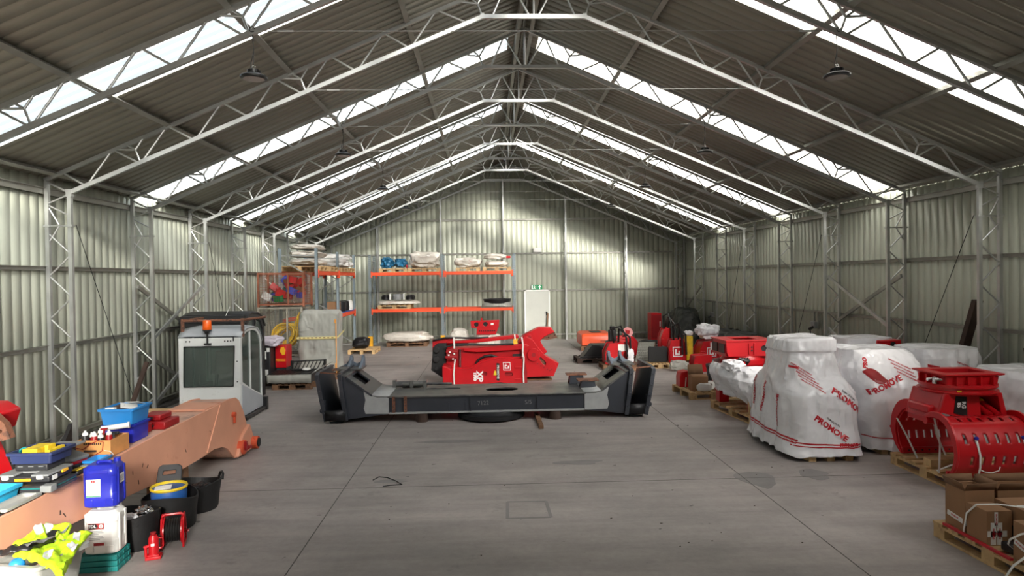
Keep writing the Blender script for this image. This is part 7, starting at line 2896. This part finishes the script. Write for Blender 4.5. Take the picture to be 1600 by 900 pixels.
# ================================================================ small pallet of parts
pallet((3.72, 13.75, 0), R(3), 'pine pallet of small red parts and a carton, left of the half unwrapped grab', 'wood', 1.0, 1.1)
o = carton('open brown carton with its flap up on the small parts pallet', 3.34, 3.66, 13.32, 13.62, .147, .44, False, (), group=None)
b = MB().add([(-.16, .15, .29), (.16, .15, .29), (.15, .19, .50), (-.15, .19, .50)], [(0, 1, 2, 3)])
b.build('flap', M['card_in'], o, solid=.006)
b = MB().add([(-.16, -.15, .29), (.16, -.15, .29), (.16, -.03, .33), (-.16, -.03, .33)], [(0, 1, 2, 3)])
b.build('flap', M['card'], o, solid=.006)
for x0, x1, y0, y1, h, lab in ((3.24, 3.46, 13.85, 14.15, .34, 'left of the carton'), (3.84, 4.14, 13.40, 13.66, .24, 'right of the carton'), (3.9, 4.08, 13.44, 13.62, .42, 'topmost')):
    z0 = .147 if lab != 'topmost' else .39
    p_ = W('red_part', f'small red machine part on the parts pallet, {lab}', 'machine part', ((x0 + x1) / 2, (y0 + y1) / 2, z0), 'red parts on the small pallet')
    b = MB()
    if lab == 'topmost':
        b.prism([(x0, z0), (x1, z0), (x1 - .03, z0 + .10), (x0 + .08, z0 + .12)], 'y', y0, y1)
    else:
        b.prism([(x0, z0), (x1, z0), (x1, z0 + h * .7), (x1 - .05, z0 + h), (x0 + .03, z0 + h * .92), (x0, z0 + h * .6)], 'y', y0, y1)
    p_.part('casting', b, M['red'], bevel=.015)
    b = MB().strap([((x0 + x1) / 2, y0 - .005, z0 + .01), ((x0 + x1) / 2 + .02, y0 - .006, z0 + h * .6)], .02, (1, 0, 0), .003)
    p_.part('white_strap', b, M['label_white'])
b = blob((3.56, 13.26, .235), (.16, .035, .085), 81, .12, 4)
solo('white_paper_bag', b, M['label_white'], 'printed white paper bundle in front of the carton on the parts pallet', 'paper bundle')
b = MB().rev([(.035, -.03), (.09, -.03), (.09, .03), (.035, .03)], (3.74, 13.42, .245), 24, close=True, M=Matrix.Rotation(1.2, 3, 'X'))
solo('tape_roll', b, M['label_white'], 'roll of white tape on the small parts pallet', 'tape')
b = MB()
b.bar((3.95, 13.95, .16), (3.90, 14.0, .62), .12, .10).bar((4.0, 13.9, .30), (4.2, 13.95, .55), .10, .08)
b.cyl((3.85, 13.95, .55), (4.1, 14.0, .60), .05, n=12)
solo('black_bracket', b, M['black'], 'black bracket standing behind the carton on the parts pallet', 'bracket', bevel=.01)
b = MB().tube([(3.9, 13.3, .16), (4.05, 13.25, .165), (4.15, 13.32, .165), (4.05, 13.4, .165), (3.92, 13.36, .165)], .02, 8)
solo('rope_coil', b, M['label_white'], 'pale rope lying on the boards of the small parts pallet', 'rope')

# ================================================================ red attachments at the back right
def attachment(label, x0, x1, y, d, z0, z1, seed, cut=.25, logo=False, patch=False, hole=False, hose=False, rz=0.0):
    """a flat sided red hammer housing"""
    o = thing('red_attachment', label, 'attachment', ((x0 + x1) / 2, y, 0), rz)
    w, h = (x1 - x0) / 2, z1 - z0
    pf = [(-w, z0), (w, z0), (w, z0 + h * .62), (w - cut * w * 2 * .5, z1), (-w + cut * w, z1 - h * .06), (-w, z0 + h * .55)]
    b = MB().prism(pf, 'y', 0, .05, holes=[oct_(w * .45, z0 + h * .35, h * .16, 12)] if hole else [])
    b.build('side_plate', M['red'], o, bevel=.008)
    MB().prism(pf, 'y', d - .05, d).build('side_plate', M['red'], o, bevel=.008)
    b = MB().prism([(x * .94, z0 + (z - z0) * .94) for x, z in pf], 'y', .05, d - .05)
    b.build('body', M['red_dark'] if hole else M['red'], o)
    b = MB().bx(-w * .9, -w * .55, -.03, .02, z0 + h * .1, z0 + h * .5)
    b.build('flange', M['red'], o, bevel=.01)
    if logo:
        q = h * .42
        b = MB().prism([(-q / 2, z0 + h * .25), (q / 2, z0 + h * .25), (q / 2, z0 + h * .25 + q), (-q / 2, z0 + h * .25 + q)], 'y', -.004, 0,
                       holes=[[(-q * .40, z0 + h * .25 + q * .1), (q * .40, z0 + h * .25 + q * .1), (q * .40, z0 + h * .25 + q * .9), (-q * .40, z0 + h * .25 + q * .9)]])
        b.bx(-q * .25, q * .25, -.004, 0, z0 + h * .25 + q * .2, z0 + h * .25 + q * .32).bx(-q * .25, -q * .1, -.004, 0, z0 + h * .25 + q * .32, z0 + h * .25 + q * .75).bx(q * .08, q * .25, -.004, 0, z0 + h * .25 + q * .32, z0 + h * .25 + q * .6)
        b.build('logo', M['print_white'], o)
    if patch:
        b = MB().prism([(-w * .1, z1 - h * .45), (w * .75, z1 - h * .40), (w * .6, z1 - h * .12), (-w * .1, z1 - h * .10)], 'y', -.006, -.001)
        b.build('white_sheet', M['label_white'], o)
    if hose:
        b = MB()
        for i in range(2):
            b.tube([(-w * .3 + .12 * i, d * .4, z1 - .05), (-w * .5 + .2 * i, d * .2, z1 + .35), (w * .1, -.02, z1 + .42 - .1 * i), (w * .45 + .1 * i, -.06, z1 + .12), (w * .5 + .1 * i, -.08, z0 + h * .35)], .028, 8)
        b.build('hose', M['hose'], o)
    return o


pallet((3.0, 23.1, 0), R(80), 'dark pallet under the orange hood by the gable wall', 'wood_old', 1.5, 1.0)
oh = W('orange_hood', 'bright orange machine hood on a pallet near the gable wall, right of the door', 'machine hood', (2.95, 23.1, .146))
b = MB()
rings = []
for x, k in ((2.42, .0), (2.50, .04), (3.4, .04), (3.48, 0)):
    rings.append([Vector((x, 22.55, .16)), Vector((x, 22.55, .44 + k * .6)), Vector((x, 22.63, .52 + k)), Vector((x, 23.75, .54 + k)), Vector((x, 23.85, .46 + k * .5)), Vector((x, 23.85, .16))])
b.loft(rings)
oh.part('shell', b, M['orange_paint'], bevel=.02)
b = MB().bx(2.80, 3.15, 22.9, 23.5, .575, .59)
oh.part('grille', b, M['black'])
b = MB().bx(3.05, 3.2, 22.535, 22.55, .30, .32)
oh.part('handle', b, M['black'])
pallet((2.3, 19.55, 0), 0, 'dark brown pallet in front of the orange hood', 'wood_dark', 1.0, .9)
bw = W('black_wedge', 'black wedge shaped steel part on the dark brown pallet', 'machine part', (2.4, 19.5, .146))
b = MB().prism([(1.95, .147), (2.76, .147), (2.76, .52), (2.25, .52)], 'y', 19.2, 19.8)
bw.part('wedge', b, M['black'], bevel=.02)
b = MB().bx(1.88, 2.78, 19.15, 19.2, .147, .20)
bw.part('foot', b, M['steel_dark'])
pallet((2.78, 17.95, 0), 0, 'pallet under the red attachment with tall black hoses', 'wood_old', 1.0, .8)
attachment('red attachment with tall black hoses and a white sheet, behind the undercarriage', 2.36, 3.12, 17.7, .5, .15, .74, 1, .3, False, True, True, True)
b = MB().bx(2.56, 2.76, 18.2, 18.4, .72, 1.02).cyl((2.66, 18.3, 1.02), (2.66, 18.3, 1.12), .07, n=14)
b.bx(2.5, 2.85, 18.22, 18.5, .15, .72)
solo('black_swivel', b, M['black'], 'black swivel joint standing above the red attachment with tall hoses', 'swivel', bevel=.015)
b = blob((3.02, 17.62, .36), (.09, .06, .2), 91, .3, 4)
solo('white_rag', b, M['film'], 'white film scrap hanging on the red attachment with tall hoses', 'wrapping')
pallet((3.44, 19.9, 0), 0, 'pallet under the red attachments behind the leaning grey panel', 'wood_old', 1.2, .8)
attachment('long low red attachment with white straps behind the tall hoses', 2.85, 3.65, 19.6, .5, .15, .66, 2, .5, False, False, False)
attachment('red attachment lying farthest back beside the coiled black hose', 3.2, 4.1, 21.4, .6, .0, .55, 3, .4, False, False, False)
b = MB().cyl((3.55, 20.9, .35), (3.62, 20.9, .80), .12, n=16)
b.rev([(.06, -.06), (.16, -.06), (.16, .06), (.06, .06)], (3.62, 20.85, .72), 24, close=True, M=Matrix.Rotation(1.3, 3, 'X'))
b.cyl((3.55, 20.9, 0), (3.55, 20.9, .36), .15, n=16)
solo('swivel_ring', b, M['red_dark'], 'dark red swivel ring standing behind the low red attachment', 'swivel')
b = MB()
for i in range(4):
    b.tube([(4.80 + (.55 - .05 * i) * math.cos(a * PI / 12), 22.5 + (.45 - .04 * i) * math.sin(a * PI / 12), .05 + .07 * i) for a in range(24)], .035, 8, closed=True)
solo('hose_coil', b, M['hose'], 'coil of thick black hose on the floor by the gable wall', 'hose')
# leaning grey mesh panel and frame
lp_ = W('wire_grid', 'grey mesh panel propped aslant on a steel frame beside the black board', 'mesh panel', (3.55, 18.3, .02))
b = MB()
for i in range(10):
    t = i / 9
    b.cyl((lerp(3.28, 3.72, t), 18.25 , .10), (lerp(3.50, 3.95, t), 18.75, .62), .008, n=6)
for i in range(9):
    t = i / 8
    b.cyl((lerp(3.28, 3.50, t), lerp(18.25, 18.75, t), lerp(.10, .62, t)), (lerp(3.72, 3.95, t), lerp(18.25, 18.75, t), lerp(.10, .62, t)), .008, n=6)
b.add([(3.29, 18.262, .10), (3.72, 18.262, .10), (3.94, 18.762, .61), (3.51, 18.762, .61)], [(0, 1, 2, 3)])
lp_.part('mesh', b, M['rail'])
b = MB()
b.bar((3.32, 18.27, .05), (3.76, 18.27, .05), .05, .05).bar((3.30, 18.27, .05), (3.50, 18.8, .05), .05, .05).bar((3.73, 18.27, .05), (3.95, 18.8, .05), .05, .05)
b.bar((3.28, 18.25, .10), (3.28, 18.25, .0), .05, .05).bar((3.72, 18.25, .10), (3.72, 18.25, .0), .05, .05)
b.bar((3.5, 18.78, .02), (3.5, 18.78, .62), .05, .05).bar((3.95, 18.78, .0), (3.95, 18.78, .62), .05, .05)
lp_.part('frame', b, M['rust'])
b = MB().bx(2.95, 3.35, 17.35, 17.5, 0, .10)
solo('carton_flat', b, M['card'], 'low brown carton on the floor in front of the red attachment with hoses', 'carton', bevel=.006)
pallet((3.86, 17.98, 0), R(0), 'pallet under the square black board at the back right', 'wood', .66, .44)
bb2 = W('black_board', 'square black rubber board standing on a pallet at the back right', 'rubber board', (3.79, 17.93, .146))
b = MB().prism([(x + 3.84, z + .36) for x, z in rrect(.27, .21, .05, 4)], 'y', 17.95, 18.0)
b.xf(Matrix.Identity(4))
bb2.part('board', b, M['rubber'], bevel=.01)
b = MB()
for x in (3.66, 4.02):
    b.bx(x - .02, x + .02, 18.0, 18.18, .54, .565)
bb2.part('top_strip', b, M['steel_dark'])
pallet((4.98, 17.98, 0), R(3), 'pallet under the red attachments with white logos', 'wood_old', 1.3, .9)
attachment('red attachment with a white logo directly right of the black board', 4.10, 4.56, 17.8, .50, .15, .78, 5, .25, True, False, False, True, rz=R(-6))
attachment('dark red attachment with a round hole, in front between the two logo ones', 4.52, 5.02, 17.0, .42, .0, .44, 6, .15, False, False, True, False)
attachment('red attachment with a logo and a white sheet, under the white film bag', 4.92, 5.55, 17.75, .6, .15, .74, 7, .35, True, True, False, False)
attachment('red attachment upright with black hoses far back near the corner', 4.35, 4.75, 19.6, .4, .3, .95, 8, .5, False, False, False, True)
b = MB().bx(4.3, 4.8, 19.5, 20.1, 0, .30)
solo('steel_block', b, M['steel_dark'], 'dark steel block under the upright red attachment near the corner', 'steel block', bevel=.02)
b = blob((4.20, 17.25, .15), (.24, .14, .13), 95, .3, 4)
solo('clear_film_heap', b, M['frost'], 'heap of crumpled clear film on the floor before the logo attachments', 'wrapping')
b = blob((4.77, 18.28, .895), (.13, .12, .07), 97, .3, 4, flat=-.065)
solo('white_film_scrap', b, M['film'], 'white film scrap between the two red logo attachments', 'wrapping')
b = MB().bx(4.68, 4.86, 18.15, 18.4, .15, .82)
solo('yellow_carton', b, M['yellow_pl'], 'yellowish carton standing between the two red logo attachments', 'carton', bevel=.02)
b = blob((5.24, 18.1, .955), (.30, .24, .20), 99, .3, 3.4, 48, 30, flat=-.205)
solo('white_film_bag', b, M['film'], 'crumpled white film bag on top of the red attachments', 'plastic bag')
# tarpaulins along the wall
b = wrapped([(.0, 6.55, 19.8, .62, 2.3), (.35, 6.55, 19.8, .60, 2.1), (.65, 6.55, 19.8, .52, 1.7), (.82, 6.58, 19.8, .42, 1.3)], n=120, m=44, amp=.09, seed=51, fold=3.0, flare=.6)
for p in b.v:
    p.x = min(p.x, 6.82)
solo('tarpaulin', b, M['tarp'], 'long low black tarpaulin heaped along the right wall', 'tarpaulin')
b = wrapped([(.0, 6.45, 24.5, .52, 1.6), (.5, 6.45, 24.5, .48, 1.4), (.9, 6.5, 24.5, .42, 1.1), (1.15, 6.5, 24.4, .36, .8), (1.3, 6.5, 24.4, .30, .5)], n=100, m=44, amp=.09, seed=57, fold=3.0, flare=.6)
for p in b.v:
    p.x = min(p.x, 6.82)
solo('tarpaulin', b, M['tarp'], 'taller black tarpaulin heap in the far right corner beside the red cabinet', 'tarpaulin')
b = wrapped([(.0, 6.25, 15.3, .6, 1.0), (.3, 6.25, 15.3, .55, .9), (.62, 6.3, 15.3, .42, .6)], n=80, m=30, amp=.07, seed=61, fold=3.2)
for p in b.v:
    p.x = min(p.x, 6.82)
solo('tarpaulin', b, M['tarp'], 'small black tarpaulin heap behind the half unwrapped grab', 'tarpaulin')
rc = W('red_cabinet', 'red steel cabinet standing in the far right corner beside the tarpaulin', 'cabinet', (5.75, 25.7, 0))
b = MB().bx(5.50, 5.90, 25.4, 26.0, .0, 1.06)
rc.part('body', b, M['red'], bevel=.015)
b = MB().bx(5.52, 5.88, 25.385, 25.4, .1, 1.0)
rc.part('door', b, M['red_dark'], bevel=.006)
b = MB().bx(5.82, 5.85, 25.375, 25.385, .55, .75)
rc.part('handle', b, M['label_white'])
attachment('red attachment lying behind the half unwrapped grab, against the small tarpaulin', 4.55, 5.45, 14.6, .6, .3, .92, 9, .6, False, False, False)
b = MB().bx(4.6, 5.4, 14.55, 15.2, 0, .30)
solo('steel_block', b, M['steel_dark'], 'dark steel block under the red attachment by the small tarpaulin', 'steel block', bevel=.02)
# leaning timber by the first right column, and dark bars
b = MB().bar((7.02, 10.36, 2.02), (6.90, 10.98, .03), .15, .08)
solo('leaning_plank', b, M['wood_dark'], 'dark brown plank leaning by the nearest right column above the wrapped loads', 'plank')
b = MB().bar((7.12, 9.5, 1.35), (7.05, 9.2, .0), .09, .05)
solo('leaning_plank', b, M['wood_dark'], 'short dark plank leaning at the right edge behind the wrapped load', 'plank')
